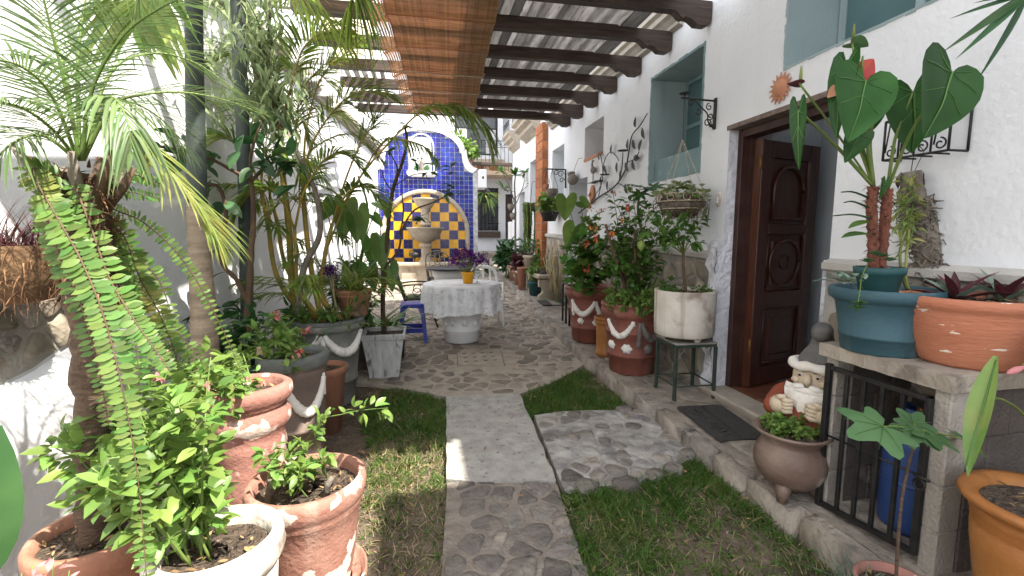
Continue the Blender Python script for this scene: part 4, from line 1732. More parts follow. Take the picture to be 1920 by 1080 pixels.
def fwin(x0, x1, z0, z1, cols, rows, m='iron', fw=.05):
    f = MB()
    y = HY + .1
    for (a, b, c, d) in ((x0, x0 + fw, z0, z1), (x1 - fw, x1, z0, z1), (x0 + fw, x1 - fw, z0, z0 + fw), (x0 + fw, x1 - fw, z1 - fw, z1)):
        f.box((a, y, c), (b, y + .05, d), m)
    for t in cols:
        xx = x0 + (x1 - x0) * t
        f.box((xx - .02, y - .004, z0 + fw), (xx + .02, y + .046, z1 - fw), m)
    for t in rows:
        zz = z0 + (z1 - z0) * t
        f.box((x0 + fw, y - .008, zz - .02), (x1 - fw, y + .042, zz + .02), m)
    w = part('window', f, fh)
    g = MB()
    g.box((x0 + fw, y + .02, z0 + fw), (x1 - fw, y + .03, z1 - fw), 'glass_dark')
    part('pane', g, w)
    return w


w1 = fwin(1.31, 2.91, 4.46, 5.94, (), (.66,))
for s_ in (0, 1):
    q = MB()
    xa, xb = (1.40, 1.75) if s_ == 0 else (2.45, 2.84)
    n = 10
    v = []
    for i in range(n + 1):
        x = xa + (xb - xa) * i / n
        yv = HY + .085 + .012 * (i % 2)
        dx = (.30 * (1 - i / n) if s_ else -.30 * (i / n) * -1)
        v += [(x, yv, 5.40), (x + (.1 if s_ else -.05) * 0, yv, 4.52)]
    q.add(v, [(2 * i, 2 * i + 2, 2 * i + 3, 2 * i + 1) for i in range(n)], 'curtain')
    part('curtain', q, w1)
w2 = fwin(1.61, 2.92, 1.64, 3.22, (), ())
g = MB()
for i in range(9):
    x = 1.66 + i * .15
    g.tube([(x, HY - .03, 1.62), (x, HY - .03, 3.24)], .010, 'iron', 5)
for z in (1.9, 2.5, 3.05):
    g.tube([(1.58, HY - .03, z), (2.95, HY - .03, z)], .009, 'iron', 5)
part('window_bars', g, fh)
q = MB()
q.bbox((1.55, HY - .16, 1.36), (2.98, HY - .002, 1.60), 'dark_wood', .02)
part('window_ledge', q, fh)
q = MB()
q.bbox((3.21, HY + .1, .72), (3.49, HY + .15, 3.0), 'dark_wood', .01)
part('door', q, fh)
q = MB()
q.bbox((1.55, HY - .22, 4.16), (3.12, HY - .002, 4.28), 'cantera', .02)
q.bbox((1.62, HY - .14, 4.06), (3.05, HY - .002, 4.155), 'cantera', .02)
part('sill', q, fh)
q = MB()
q.box((1.5, HY - .006, 3.72), (3.57, HY - .001, 4.05), 'far_beige')  # warm sunlight on the white wall, put in as a beige strip
part('sunlit_band', q, fh)
q = MB()
q.bbox((1.85, HY - 1.15, 3.58), (3.58, HY - .003, 3.72), 'far_beige', .02)
part('terrace', q, fh)
q = MB()
q.prism([(1.72, HY - 1.28, 3.42), (2.02, HY - 1.28, 3.38), (2.02, HY - 1.28, 3.44), (1.72, HY - 1.28, 3.50)], (0, 1.27, 0), 'dark_wood')
part('eave', q, fh)
g = MB()
yr = HY - 1.08
g.tube([(1.55, yr, 4.77), (3.55, yr, 4.77)], .015, 'iron', 5)
g.tube([(1.55, yr, 4.55), (3.55, yr, 4.55)], .010, 'iron', 5)
for i in range(15):
    x = 1.6 + i * .138
    g.tube([(x, yr, 3.72), (x, yr, 4.77)], .008, 'iron', 4)
    g.tube(arc((x + .069, yr, 4.66), .055, 0, 360, 9), .007, 'iron', 4)
part('terrace_railing', g, fh)
# return wall on the right and low white wall in front
q = MB()
q.box((3.585, 12.9, .3), (3.9, HY + .2, 7.5), 'far_wall')
part('side_wall', q, fh)
lo = MB()
lo.bbox((2.92, 15.3, .45), (3.42, 15.6, 1.90), 'white_trim', .02)
solid('low_wall', lo, (3.17, 15.45, .45), 'short white wall stub in front of the far house door', 'wall')
st = MB()
st.bbox((1.9, 15.9, .3), (3.5, 17.59, gz(17) + .24), 'walk_concrete', .02)
solid('house_step', st, (2.7, 16.7, .3), 'broad dark concrete step under the far barred window', 'step')


def small_pot(name, c, r, h, m, label, group=None, cat='flower pot'):
    q = MB()
    q.lathe([(r * .68, 0), (r * .92, h * .78), (r * 1.05, h * .80), (r * 1.08, h), (r * .92, h), (r * .88, h * .86), (.001, h * .84)], m, 20, c, cap0=True)
    o = solid(name, q, c, label, cat, group)
    s_ = MB()
    s_.lathe([(r * .89, h * .865), (.001, h * .885)], 'pot_soil', 16, c)
    part('soil', s_, o)
    return o


def tuft(name, c, n, L, m, label, cat='plant', lw=.06, droop=.5, group=None, up=.9, shape='lance', rnd=R, spread=1.0):
    """A rosette of long leaves from one point: every leaf its own blade in the foliage mesh."""
    o = thing(name, c, label, cat, group)
    q = MB()
    tv, tf = leaf_t(lw, .35, droop, 5, shape)
    Ms = []
    for i in range(n):
        a = rnd.uniform(0, 2 * pi)
        e = rnd.uniform(up * .55, up * 1.25)
        d = (math.cos(a) * spread * math.cos(e), math.sin(a) * spread * math.cos(e), math.sin(e))
        Ms.append(rotm(d, (0, 0, 1)) * L * rnd.uniform(.6, 1.1))
    q.many(tv, tf, Ms, [(c[0] + rnd.uniform(-.02, .02), c[1] + rnd.uniform(-.02, .02), c[2])] * n, m)
    part('foliage', q, o)
    return o


yt = HY - .9
small_pot('flower_pot', (2.10, yt, 3.722), .14, .20, 'terracotta', 'red clay pot on the far terrace below the leafy creeper')
small_pot('flower_pot', (2.62, yt, 3.722), .17, .24, 'clay_sun', 'pale clay pot in the middle of the far terrace')
tuft('terrace_plant', (2.10, yt, 3.90), 14, .28, 'leaf_bright', 'small green plant in red clay pot on the far terrace')
tuft('terrace_plant', (2.62, yt, 3.94), 12, .26, 'leaf_mid', 'sparse green plant in pale clay pot on the far terrace')

# ---------------------------------------------------------------- pots


def pot(name, c, prof, m, label, group='large planted pots', cat='flower pot', soil=None, n=40, wob=.006, rim_m=None, rim_from=None, soil_m='pot_soil'):
    """A turned pot. prof runs from the foot up the outside, over the rim and down inside; soil = (radius, height)."""
    o = thing(name, c, label, cat, group)
    if rim_m is None:
        q = MB()
        q.lathe(prof, m, n, c, cap0=True, wob=wob)
        part('body', q, o)
    else:
        q = MB()
        q.lathe(prof[:rim_from + 1], m, n, c, cap0=True, wob=wob)
        part('body', q, o)
        q = MB()
        q.lathe(prof[rim_from:], rim_m, n, c, wob=wob)
        part('rim', q, o)
    if soil:
        r_, h_s = soil
        q = MB()
        v = [(c[0], c[1], c[2] + h_s + .01)]
        f = []
        rings = 5
        for i in range(1, rings + 1):
            for j in range(24):
                a = 2 * pi * j / 24
                rr_ = r_ * i / rings
                v.append((c[0] + rr_ * math.cos(a), c[1] + rr_ * math.sin(a), c[2] + h_s + R.uniform(-.008, .010) * (i < rings)))
        for j in range(24):
            f.append((0, 1 + j, 1 + (j + 1) % 24))
        for i in range(rings - 1):
            for j in range(24):
                a, b = 1 + i * 24 + j, 1 + i * 24 + (j + 1) % 24
                f.append((a, b, b + 24, a + 24))
        q.add(v, f, soil_m, True)
        tv, tf = leaf_t(.4, .4, -.2, 3)
        k = int(40 * r_ / .2)
        Ms, Ps = [], []
        for i in range(k):
            a, rr_ = R.uniform(0, 2 * pi), r_ * .9 * math.sqrt(R.random())
            d = R.uniform(0, 2 * pi)
            Ms.append(rotm((math.cos(d), math.sin(d), R.uniform(-.1, .4)), (R.gauss(0, .4), R.gauss(0, .4), 1)) * R.uniform(.012, .035))
            Ps.append((c[0] + rr_ * math.cos(a), c[1] + rr_ * math.sin(a), c[2] + h_s + .012))
        q.many(tv, tf, Ms, Ps, 'dry_leaf')
        part('soil', q, o)
    return o


def prad(prof, z):
    """Outside radius of a profile at height z."""
    for (r0, z0), (r1, z1) in zip(prof, prof[1:]):
        if z0 <= z <= z1 and z1 > z0:
            return r0 + (r1 - r0) * (z - z0) / (z1 - z0)
    return prof[0][0]


def swag(o, c, prof, a0, a1, ztop, sag, m, r=.018, label=None):
    """A modelled rope garland that hangs on the pot between two angles."""
    q = MB()
    pts, rr_ = [], []
    n = 34
    for i in range(n + 1):
        t = i / n
        a = rad(a0 + (a1 - a0) * t)
        z = ztop - sag * math.sin(pi * t) ** .8
        R_ = prad(prof, z) + .002
        pts.append((c[0] + R_ * math.cos(a), c[1] + R_ * math.sin(a), c[2] + z))
        rr_.append(r * 1.4 * (.6 + .55 * math.sin(pi * t)) * (1 + .07 * math.sin(i * 2.1)))
    q.tube(pts, rr_, m, 9)
    return part('garland', q, o, label=label)


def tail(o, c, prof, a, z0, z1, m, r=.016):
    q = MB()
    pts = []
    for t in np.linspace(0, 1, 10):
        z = z0 + (z1 - z0) * t
        R_ = prad(prof, z) + .002
        pts.append((c[0] + R_ * math.cos(rad(a)), c[1] + R_ * math.sin(rad(a)), c[2] + z))
    q.tube(pts, [r * (.7 + .5 * t) for t in np.linspace(0, 1, 10)], m, 8)
    part('garland_end', q, o)


def rosette(o, c, prof, a, z, m, r=.034):
    q = MB()
    R_ = prad(prof, z)
    A_ = rad(a)
    ctr = np.array((c[0] + R_ * math.cos(A_), c[1] + R_ * math.sin(A_), c[2] + z))
    out, sd_ = np.array((math.cos(A_), math.sin(A_), 0)), np.array((-math.sin(A_), math.cos(A_), 0))
    v = [ctr + out * .024]
    f = []
    k = 20
    for ring, (s_, hgt) in enumerate(((.35, .026), (.75, .016), (1.0, -.004))):
        for j in range(k):
            b = 2 * pi * j / k
            w = r * s_ * (1 + (.13 * math.cos(b * 6) if ring else 0))
            v.append(ctr + out * (hgt + R.uniform(-.003, .003)) + sd_ * w * math.cos(b) + np.array((0, 0, 1)) * w * math.sin(b))
    for j in range(k):
        f.append((0, 1 + j, 1 + (j + 1) % k))
        for ring in (0, 1):
            a_, b_ = 1 + ring * k + j, 1 + ring * k + (j + 1) % k
            f.append((a_, a_ + k, b_ + k, b_))
    q.add(v, f, m, True)
    part('rosette', q, o)


# ---- right-hand side
RP = [(.205, 0), (.215, .01), (.228, .17), (.240, .175), (.240, .195), (.232, .20), (.255, .40), (.266, .405), (.266, .425), (.258, .43), (.272, .54), (.285, .555), (.300, .57), (.312, .60), (.310, .63), (.298, .65), (.312, .665), (.310, .69), (.285, .695), (.272, .66), (.262, .60)]
c = (2.035, 4.16, .108)
o = pot('garland_pot', c, RP, 'pot_red', 'big red pot with white rope garland and dark grey garland beside the green stool', soil=(.268, .63))
swag(o, c, RP, 188, 246, .54, .15, 'white_paint', .020)
tail(o, c, RP, 246, .54, .50, 'white_paint')
tail(o, c, RP, 258, .53, .29, 'grey_paint', .022)
swag(o, c, RP, 262, 312, .53, .16, 'grey_paint', .024)
rosette(o, c, RP, 232, .27, 'white_paint', .050)
rosette(o, c, RP, 283, .27, 'grey_paint', .050)
rosette(o, c, RP, 192, .29, 'white_paint', .044)
c = (2.065, 5.42, .13)
o = pot('garland_pot', c, RP, 'pot_red', 'big red pot with white rope garland farther back behind the orange jar', soil=(.268, .63))
swag(o, c, RP, 198, 262, .53, .16, 'white_paint', .024)
swag(o, c, RP, 264, 318, .53, .22, 'white_paint', .022)
tail(o, c, RP, 198, .54, .34, 'white_paint', .018)
rosette(o, c, RP, 222, .28, 'white_paint', .042)
rosette(o, c, RP, 268, .27, 'white_paint', .046)
OP = [(.110, 0), (.125, .02), (.128, .05), (.118, .06), (.118, .20), (.125, .34), (.120, .36), (.140, .375), (.142, .395), (.132, .405), (.145, .415), (.146, .44), (.135, .445), (.120, .45), (.112, .36)]
pot('banded_jar', (2.015, 4.74, .108), OP, 'pot_orange', 'slim glossy orange clay jar with ridged rim between two big red pots', soil=(.11, .40))
# green steel stool with a slab seat
SQ = [(2.00, 3.30), (2.345, 3.285), (2.365, 3.62), (2.02, 3.635)]
o = thing('steel_stool', (2.18, 3.46, .105), 'green steel stool with thin slab seat carrying the stained white pot', 'stool')
for x, y in SQ:
    q = MB()
    q.bbox((x - .012, y - .012, .105), (x + .012, y + .012, .545), 'iron_green', .002)
    part('leg', q, o)
for i in range(4):
    (x0, y0), (x1, y1) = SQ[i], SQ[(i + 1) % 4]
    q = MB()
    for z, r in ((.22, .006), ):
        q.tube([(x0, y0, z), (x1, y1, z)], r, 'iron_green', 6)
    part('stretcher', q, o)
    q = MB()
    d = np.array((x1 - x0, y1 - y0, 0))
    d /= np.linalg.norm(d)
    n_ = np.array((-d[1], d[0], 0)) * .012
    a, b = np.array((x0, y0, .5452)), np.array((x1, y1, .5452))
    q.prism([a - n_, b - n_, b + n_, a + n_], (0, 0, .022), 'iron_green')
    part('seat_frame', q, o)
q = MB()
q.prism([(x + (x - 2.18) * .05, y + (y - 3.46) * .05, .5676) for x, y in SQ], (0, 0, .014), 'dado_mortar')
part('seat', q, o)
WP = [(.225, 0), (.238, .012), (.242, .10), (.243, .22), (.246, .365), (.246, .378), (.226, .378), (.222, .30)]
c = (2.155, 3.455, .622)
o = pot('drum_pot', c, WP, 'pot_white', 'stained white cylindrical pot with small feet on the green steel stool', soil=(.224, .345), wob=.004)
for a in (40, 160, 280):
    q = MB()
    q.lathe([(.022, -.039), (.03, -.02), (.034, .002)], 'pot_white', 10, (c[0] + .16 * math.cos(rad(a)), c[1] + .16 * math.sin(rad(a)), c[2]), cap0=True)
    part('foot', q, o)
# on the concrete locker
TP = [(r * .87, h) for r, h in ((.165, 0), (.172, .008), (.180, .07), (.186, .072), (.186, .084), (.182, .086), (.210, .225), (.216, .23), (.222, .235), (.240, .245), (.245, .262), (.245, .285), (.238, .292), (.215, .290), (.206, .24))]
pot('bowl_planter', (2.055, 1.70, .923), TP, 'pot_teal', 'wide teal plastic planter at the far end of the concrete locker', soil=(.180, .262), wob=.002)
BP = [(r * .90, h) for r, h in ((.170, 0), (.182, .015), (.205, .07), (.228, .13), (.240, .185), (.238, .20), (.246, .215), (.243, .228), (.256, .236), (.262, .256), (.258, .276), (.240, .28), (.226, .24))]
pot('bowl_planter', (2.215, 1.465, .925), BP, 'terra_peel_bright', 'wide orange clay planter with flaking white paint on the locker', soil=(.205, .252), wob=.003)
SP = [(.066, 0), (.07, .004), (.086, .085), (.094, .088), (.098, .118), (.092, .12), (.085, .09)]
pot('nursery_pot', (2.005, 1.69, 1.190), SP, 'pot_teal_dark', 'small dark teal pot standing inside the wide teal planter', soil=(.086, .10), wob=0)
# clay cauldron on the walkway
CP = [(.07, .055), (.11, .06), (.150, .10), (.172, .15), (.175, .20), (.160, .245), (.140, .275), (.136, .29), (.155, .315), (.178, .335), (.184, .345), (.178, .352), (.150, .335), (.128, .30)]
c = (1.875, 1.965, .103)
o = pot('footed_cauldron', c, CP, 'pot_cauldron', 'round-bellied brown clay cauldron on three stubby feet beside the gnome', soil=(.142, .325), wob=.012)
for a in (95, 215, 335):
    q = MB()
    q.tube([(c[0] + .095 * math.cos(rad(a)), c[1] + .095 * math.sin(rad(a)), c[2] + .09), (c[0] + .125 * math.cos(rad(a)), c[1] + .125 * math.sin(rad(a)), c[2] + .04), (c[0] + .128 * math.cos(rad(a)), c[1] + .128 * math.sin(rad(a)), c[2] - .004)], [.045, .032, .022], 'pot_cauldron', 10)
    part('foot', q, o)
# bottom right corner
KP = [(r, h * .80) for r, h in ((.12, 0), (.135, .01), (.165, .18), (.185, .36), (.190, .44), (.180, .455), (.192, .47), (.183, .485), (.196, .50), (.188, .515), (.190, .535), (.222, .555), (.232, .575), (.226, .592), (.200, .594), (.178, .575), (.168, .53))]
pot('ridged_pot', (2.01, 1.04, .104), KP, 'pot_orange', 'large glossy orange pot with ridged neck in front of the locker', soil=(.170, .444))
FP = [(.085, 0), (.09, .005), (.112, .17), (.118, .172), (.124, .205), (.128, .225), (.116, .228), (.108, .18)]
pot('thin_pot', (1.665, 1.235, -.035), FP, 'pink_peel', 'small pinkish clay pot with the young fig at the kerb', soil=(.108, .195), wob=.012)

# ---- left-hand side
GP = [(.20, 0), (.205, .02), (.225, .21), (.238, .215), (.238, .235), (.230, .24), (.258, .50), (.266, .505), (.266, .525), (.260, .53), (.275, .655), (.290, .67), (.312, .685), (.318, .71), (.305, .73), (.312, .745), (.308, .765), (.282, .768), (.270, .735), (.262, .68)]
c = (-.825, 4.20, -.03)
o = pot('garland_pot', c, GP, 'pot_grey', 'largest grey-green pot with white rope garland holding the yellow-stemmed palm', soil=(.266, .70), rim_m='pot_grey_rim', rim_from=14)
swag(o, c, GP, 275, 352, .66, .17, 'white_paint', .026)
tail(o, c, GP, 272, .65, .50, 'white_paint', .022)
swag(o, c, GP, 190, 268, .66, .17, 'white_paint', .026)
rosette(o, c, GP, 312, .36, 'pot_grey', .045)
BPR = [(.145, 0), (.15, .02), (.168, .24), (.178, .245), (.178, .262), (.172, .266), (.186, .50), (.19, .60), (.198, .625), (.185, .64), (.205, .655), (.216, .68), (.216, .715), (.206, .735), (.186, .738), (.176, .70), (.17, .62)]
c = (-.825, 3.10, -.03)
o = pot('garland_pot', c, BPR, 'pot_brown', 'brown garland pot with grey rim beside the lawn, a wooden tag in its soil', soil=(.175, .68), rim_m='pot_grey_rim', rim_from=10)
swag(o, c, BPR, 268, 345, .58, .20, 'white_paint', .02)
tail(o, c, BPR, 346, .60, .46, 'white_paint', .014)
swag(o, c, BPR, 200, 262, .58, .20, 'white_paint', .02)
tg = MB()
tg.bbox((-.985, 2.93, .735), (-.915, 2.936, .785), 'paper_tag', .003)
tg.tube([(-.95, 2.94, .60), (-.95, 2.94, .75)], .003, 'stem_brown', 5)
solid('plant_tag', tg, (-.95, 2.935, .65), 'small weathered wooden name tag stuck in the brown pot', 'plant tag')
pot('clay_pot', (-.745, 3.56, -.03), [(.11, 0), (.155, .44), (.165, .45), (.175, .475), (.172, .505), (.155, .508), (.148, .45)], 'terracotta', 'plain orange clay pot squeezed between the brown and grey pots', soil=(.15, .47))
PP = [(.12, 0), (.13, .02), (.15, .20), (.158, .34), (.150, .40), (.160, .43), (.155, .47), (.150, .50), (.168, .53), (.188, .565), (.184, .60), (.162, .625), (.160, .64), (.186, .665), (.200, .70), (.196, .735), (.17, .752), (.150, .735), (.142, .66)]
pot('fluted_pot', (-.865, 2.42, -.03), PP, 'pink_peel', 'pink clay pot with swollen double rim and flaking paint', soil=(.148, .69), wob=.02)
FR = [(.150, 0), (.156, .01), (.158, .022), (.165, .06), (.178, .13), (.192, .24), (.205, .335), (.212, .345), (.21, .36), (.216, .37), (.226, .39), (.232, .425), (.226, .455), (.205, .462), (.196, .43), (.19, .38)]
c = (-.485, 1.92, .0)
o = pot('painted_pot', c, FR, 'terra_peel', 'broad terracotta pot with large flakes of white paint on a saucer', soil=(.196, .405))
q = MB()
q.lathe([(.165, -.03), (.20, -.025), (.222, .02), (.224, .032), (.214, .03), (.20, -.005), (.16, -.01)], 'terra_peel', 36, c, cap0=True)
part('saucer', q, o)
WR = [(r * 1.08, h) for r, h in ((.115, 0), (.122, .02), (.142, .20), (.152, .36), (.154, .40), (.148, .41), (.160, .425), (.172, .445), (.178, .47), (.172, .492), (.176, .505), (.170, .525), (.150, .53), (.136, .50), (.130, .45))]
pot('white_pot', (-.655, 1.50, -.02), WR, 'pot_white', 'chalky white pot with heavy rounded rim in front of the leafy bush', soil=(.148, .475), wob=.01)
TF = [(.11, 0), (.12, .02), (.15, .42), (.16, .44), (.175, .455), (.183, .48), (.183, .515), (.175, .53), (.158, .53), (.150, .48)]
pot('clay_pot', (-1.06, 1.64, -.03), TF, 'terracotta', 'terracotta pot holding the hairy feather palm by the white wall', soil=(.155, .49))
# square fluted planter
o = thing('square_planter', (-.40, 4.84, -.03), 'square white fluted plastic planter with dark scuffs beside the blue stool', 'planter', 'large planted pots')
q = MB()
H_ = .50


def sq(h, r, n=9):
    """Square outline with vertical flutes."""
    p = []
    for s_ in range(4):
        for i in range(n):
            t = -1 + 2 * i / n
            k_ = r * (1 - (.035 if i % 3 == 1 else 0))
            x, y = ((t * r, -k_), (k_, t * r), (-t * r, k_), (-k_, -t * r))[s_]
            p.append((-.40 + x, 4.84 + y, -.03 + h))
    return p


lv = [(0, .135), (.02, .14), (.42, .195), (.44, .20), (.445, .215), (.49, .222), (.50, .215), (.49, .195), (.44, .19)]
v = [p for h, r in lv for p in sq(h, r)]
k = 36
q.add(v, [(a * k + i, a * k + (i + 1) % k, (a + 1) * k + (i + 1) % k, (a + 1) * k + i) for a in range(len(lv) - 1) for i in range(k)], 'planter_white')
part('body', q, o)
q = MB()
q.box((-.59, 4.65, .40), (-.21, 5.03, .425), 'pot_soil')
part('soil', q, o)
BW = [(.105, 0), (.112, .01), (.140, .17), (.150, .175), (.150, .19), (.146, .195), (.150, .20), (.162, .225), (.162, .238), (.148, .24), (.14, .20)]
pot('window_bowl', (-.61, 4.33, .725), BW, 'terracotta', 'low reddish clay bowl resting on the soil of the largest grey pot', soil=(.142, .21))
pot('nursery_pot', (-.36, 5.45, gz(5.45) - .01), [(.13, 0), (.15, .28), (.16, .285), (.16, .31), (.148, .312), (.14, .26)], 'dark_plastic', 'black nursery pot behind the square white planter', soil=(.142, .27), wob=0)
pot('nursery_pot', (-.72, 5.15, gz(5.15) - .01), [(.15, 0), (.18, .40), (.19, .405), (.19, .44), (.175, .442), (.17, .38)], 'pot_brown', 'brown pot with the big-leaved climber behind the clay bowl', soil=(.172, .39))
pot('nursery_pot', (-1.28, 3.55, -.03), [(.12, 0), (.15, .50), (.165, .51), (.165, .55), (.15, .552), (.14, .50)], 'pot_teal_dark', 'dark green pot by the wall under the twisted shrub', soil=(.143, .50), wob=0)

# pots on the walkway at the far end
pot('nursery_pot', (2.15, 8.62, gz(8.62) + .105), [(.10, 0), (.14, .22), (.155, .23), (.16, .27), (.148, .272), (.14, .24)], 'pot_teal_dark', 'dark teal pot on the walkway just before the stone bench', 'far pots along the house', soil=(.14, .245), wob=0)
pot('clay_pot', (2.17, 10.6, gz(10.6) + .1), [(.13, 0), (.18, .30), (.20, .31), (.20, .36), (.18, .362), (.17, .31)], 'terra_peel', 'white-flaked red clay pot under the bare branching tree', 'far pots along the house', soil=(.172, .33))
pot('clay_pot', (2.16, 9.95, gz(9.95) + .1), [(.14, 0), (.18, .26), (.20, .27), (.20, .32), (.18, .322), (.17, .28)], 'pink_peel', 'pinkish flaking pot under the purple-leaved plant', 'far pots along the house', soil=(.172, .29))
q = MB()
q.bbox((2.10, 9.20, gz(9.4) + .1), (2.42, 9.52, gz(9.4) + .50), 'dado_mortar', .02)
solid('plinth', q, (2.26, 9.36, gz(9.4) + .1), 'short rough stone plinth behind the bench', 'plinth')
pot('clay_pot', (2.24, 9.36, gz(9.4) + .50), [(.12, 0), (.15, .25), (.17, .26), (.172, .31), (.155, .312), (.15, .26)], 'cantera', 'tan pot with pale rim on a plinth behind the bench', 'far pots along the house', soil=(.15, .28), wob=0)
pot('clay_pot', (2.05, 9.30, gz(9.3) + .1), [(.09, 0), (.11, .42), (.12, .43), (.12, .47), (.105, .472), (.10, .42)], 'terracotta', 'narrow red clay pot wedged beside the plinth', 'far pots along the house', soil=(.105, .44), wob=0)

# ---------------------------------------------------------------- concrete locker with its gate and gas cylinder
lk = thing('block_locker', (2.2, 1.58, .1), 'low grey concrete block locker with a slab top against the house', 'locker')
bz0 = .10
rows_ = [(bz0, .29), (.294, .48), (.484, .67), (.674, .858)]
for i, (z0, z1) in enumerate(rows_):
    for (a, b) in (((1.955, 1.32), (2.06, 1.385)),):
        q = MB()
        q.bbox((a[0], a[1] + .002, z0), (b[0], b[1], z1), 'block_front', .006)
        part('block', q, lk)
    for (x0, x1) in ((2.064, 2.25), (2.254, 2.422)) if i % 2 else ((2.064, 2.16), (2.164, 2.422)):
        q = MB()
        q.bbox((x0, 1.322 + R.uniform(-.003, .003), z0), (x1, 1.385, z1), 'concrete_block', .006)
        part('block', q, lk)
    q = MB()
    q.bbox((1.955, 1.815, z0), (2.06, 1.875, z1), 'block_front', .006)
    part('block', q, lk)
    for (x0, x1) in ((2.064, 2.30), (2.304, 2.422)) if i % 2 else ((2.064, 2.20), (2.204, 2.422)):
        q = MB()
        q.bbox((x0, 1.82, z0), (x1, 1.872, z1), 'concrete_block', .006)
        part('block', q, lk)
q = MB()


def slabf(u, v):
    return (1.925 + .523 * u + .006 * math.sin(v * 31) * (1 - u), 1.305 + .585 * v, .924 + .002 * math.sin(u * 17 + v * 23))


q.grid(slabf, 6, 10, 'block_slab')
ed = [slabf(0, v) for v in np.linspace(0, 1, 11)] + [slabf(u, 1) for u in np.linspace(0, 1, 7)[1:]] + [slabf(1, v) for v in np.linspace(1, 0, 11)[1:]] + [slabf(u, 0) for u in np.linspace(1, 0, 7)[1:-1]]
k = len(ed)
q.add(ed + [(x + .004 * math.sin(y * 60), y, .862) for x, y, z in ed], [(i, (i + 1) % k, k + (i + 1) % k, k + i) for i in range(k)] + [tuple(range(k, 2 * k))], 'block_slab')
part('slab', q, lk)
gt = thing('iron_gate', (1.94, 1.6, .1), 'black barred iron gate across the front of the concrete locker', 'gate')
for a, b, w in (((1.838, .10), (1.838, .83), .013), ((1.385, .16), (1.385, .815), .011)):
    q = MB()
    q.bbox((1.925, a[0] - w, a[1]), (1.95, a[0] + w, b[1]), 'iron', .002)
    part('gate_post', q, gt)
q = MB()
q.bbox((1.927, 1.398, .802), (1.948, 1.823, .822), 'iron', .002)
part('top_rail', q, gt)
q = MB()
q.prism([(1.927, 1.398, .155), (1.927, 1.823, .105), (1.927, 1.823, .127), (1.927, 1.398, .177)], (.021, 0, 0), 'iron')
part('bottom_rail', q, gt)
q = MB()
q.tube([(1.944, 1.40, .49), (1.944, 1.825, .47)], .005, 'iron', 6)
part('middle_rod', q, gt)
for i in range(4):
    y = 1.823 - .425 * (i + 1) / 5
    q = MB()
    q.bbox((1.929, y - .0085, .13 + (1.82 - y) * .09), (1.946, y + .0085, .8015), 'iron', .002)
    part('bar', q, gt)
q = MB()
q.tube(arc((1.915, 1.375, .47), .022, 0, 360, 14, ((0, 1, 0), (0, 0, 1))), .004, 'iron', 6)
q.tube([(1.915, 1.34, .50), (1.915, 1.40, .50)], .006, 'iron', 6)
part('latch', q, gt)
c = (2.20, 1.60, .104)
o = thing('gas_cylinder', c, 'blue gas cylinder standing inside the concrete locker', 'gas cylinder')
q = MB()
q.lathe([(.11, 0), (.122, .02), (.125, .04), (.125, .40), (.118, .44), (.09, .475), (.03, .49), (.001, .49)], 'cylinder_blue', 28, c, cap0=True)
q.lathe([(.1255, .225), (.128, .23), (.128, .24), (.1255, .245)], 'cylinder_blue', 28, c)
part('tank', q, o)
q = MB()
q.lathe([(.075, .475), (.078, .57), (.07, .575), (.066, .48)], 'cylinder_blue', 20, c)
part('collar', q, o)
q = MB()
q.tube([(c[0], c[1], c[2] + .48), (c[0], c[1], c[2] + .60)], .018, 'brass', 8)
q.bbox((c[0] - .03, c[1] - .045, c[2] + .58), (c[0] + .03, c[1] + .03, c[2] + .63), 'iron', .006)
part('valve', q, o)

# ---------------------------------------------------------------- garden gnome
G0 = np.array((2.175, 2.12, .10))
gn = thing('garden_gnome', tuple(G0), 'painted garden gnome with white beard and grey hat by the locker', 'statue')
th = rad(205)
FW = np.array((math.cos(th), math.sin(th), 0))      # the way it faces
SD = np.array((-FW[1], FW[0], 0))


def gp(s_, f_, z):
    z = z - .03 if z > .55 and z < .75 else (.72 + (z - .75) * .78 if z >= .75 else z)
    z *= .93
    s_, f_ = s_ * 1.05, f_ * 1.05
    return tuple(G0 + SD * s_ + FW * f_ + np.array((0, 0, z)))


def blob(q, prof, m, n=22, sx=1.0, sf=1.0, off=(0, 0)):
    """Turned body with an elliptical section: prof rows are (radius, z, forward shift)."""
    v, f = [], []
    for (r, z, d) in prof:
        for j in range(n):
            a = 2 * pi * j / n
            v.append(gp(off[0] + r * sx * math.cos(a), off[1] + d + r * sf * math.sin(a), z))
    for i in range(len(prof) - 1):
        for j in range(n):
            k_ = (j + 1) % n
            f.append((i * n + j, i * n + k_, (i + 1) * n + k_, (i + 1) * n + j))
    f.append(tuple(range(n - 1, -1, -1)))
    f.append(tuple((len(prof) - 1) * n + j for j in range(n)))
    q.add(v, f, m, True)


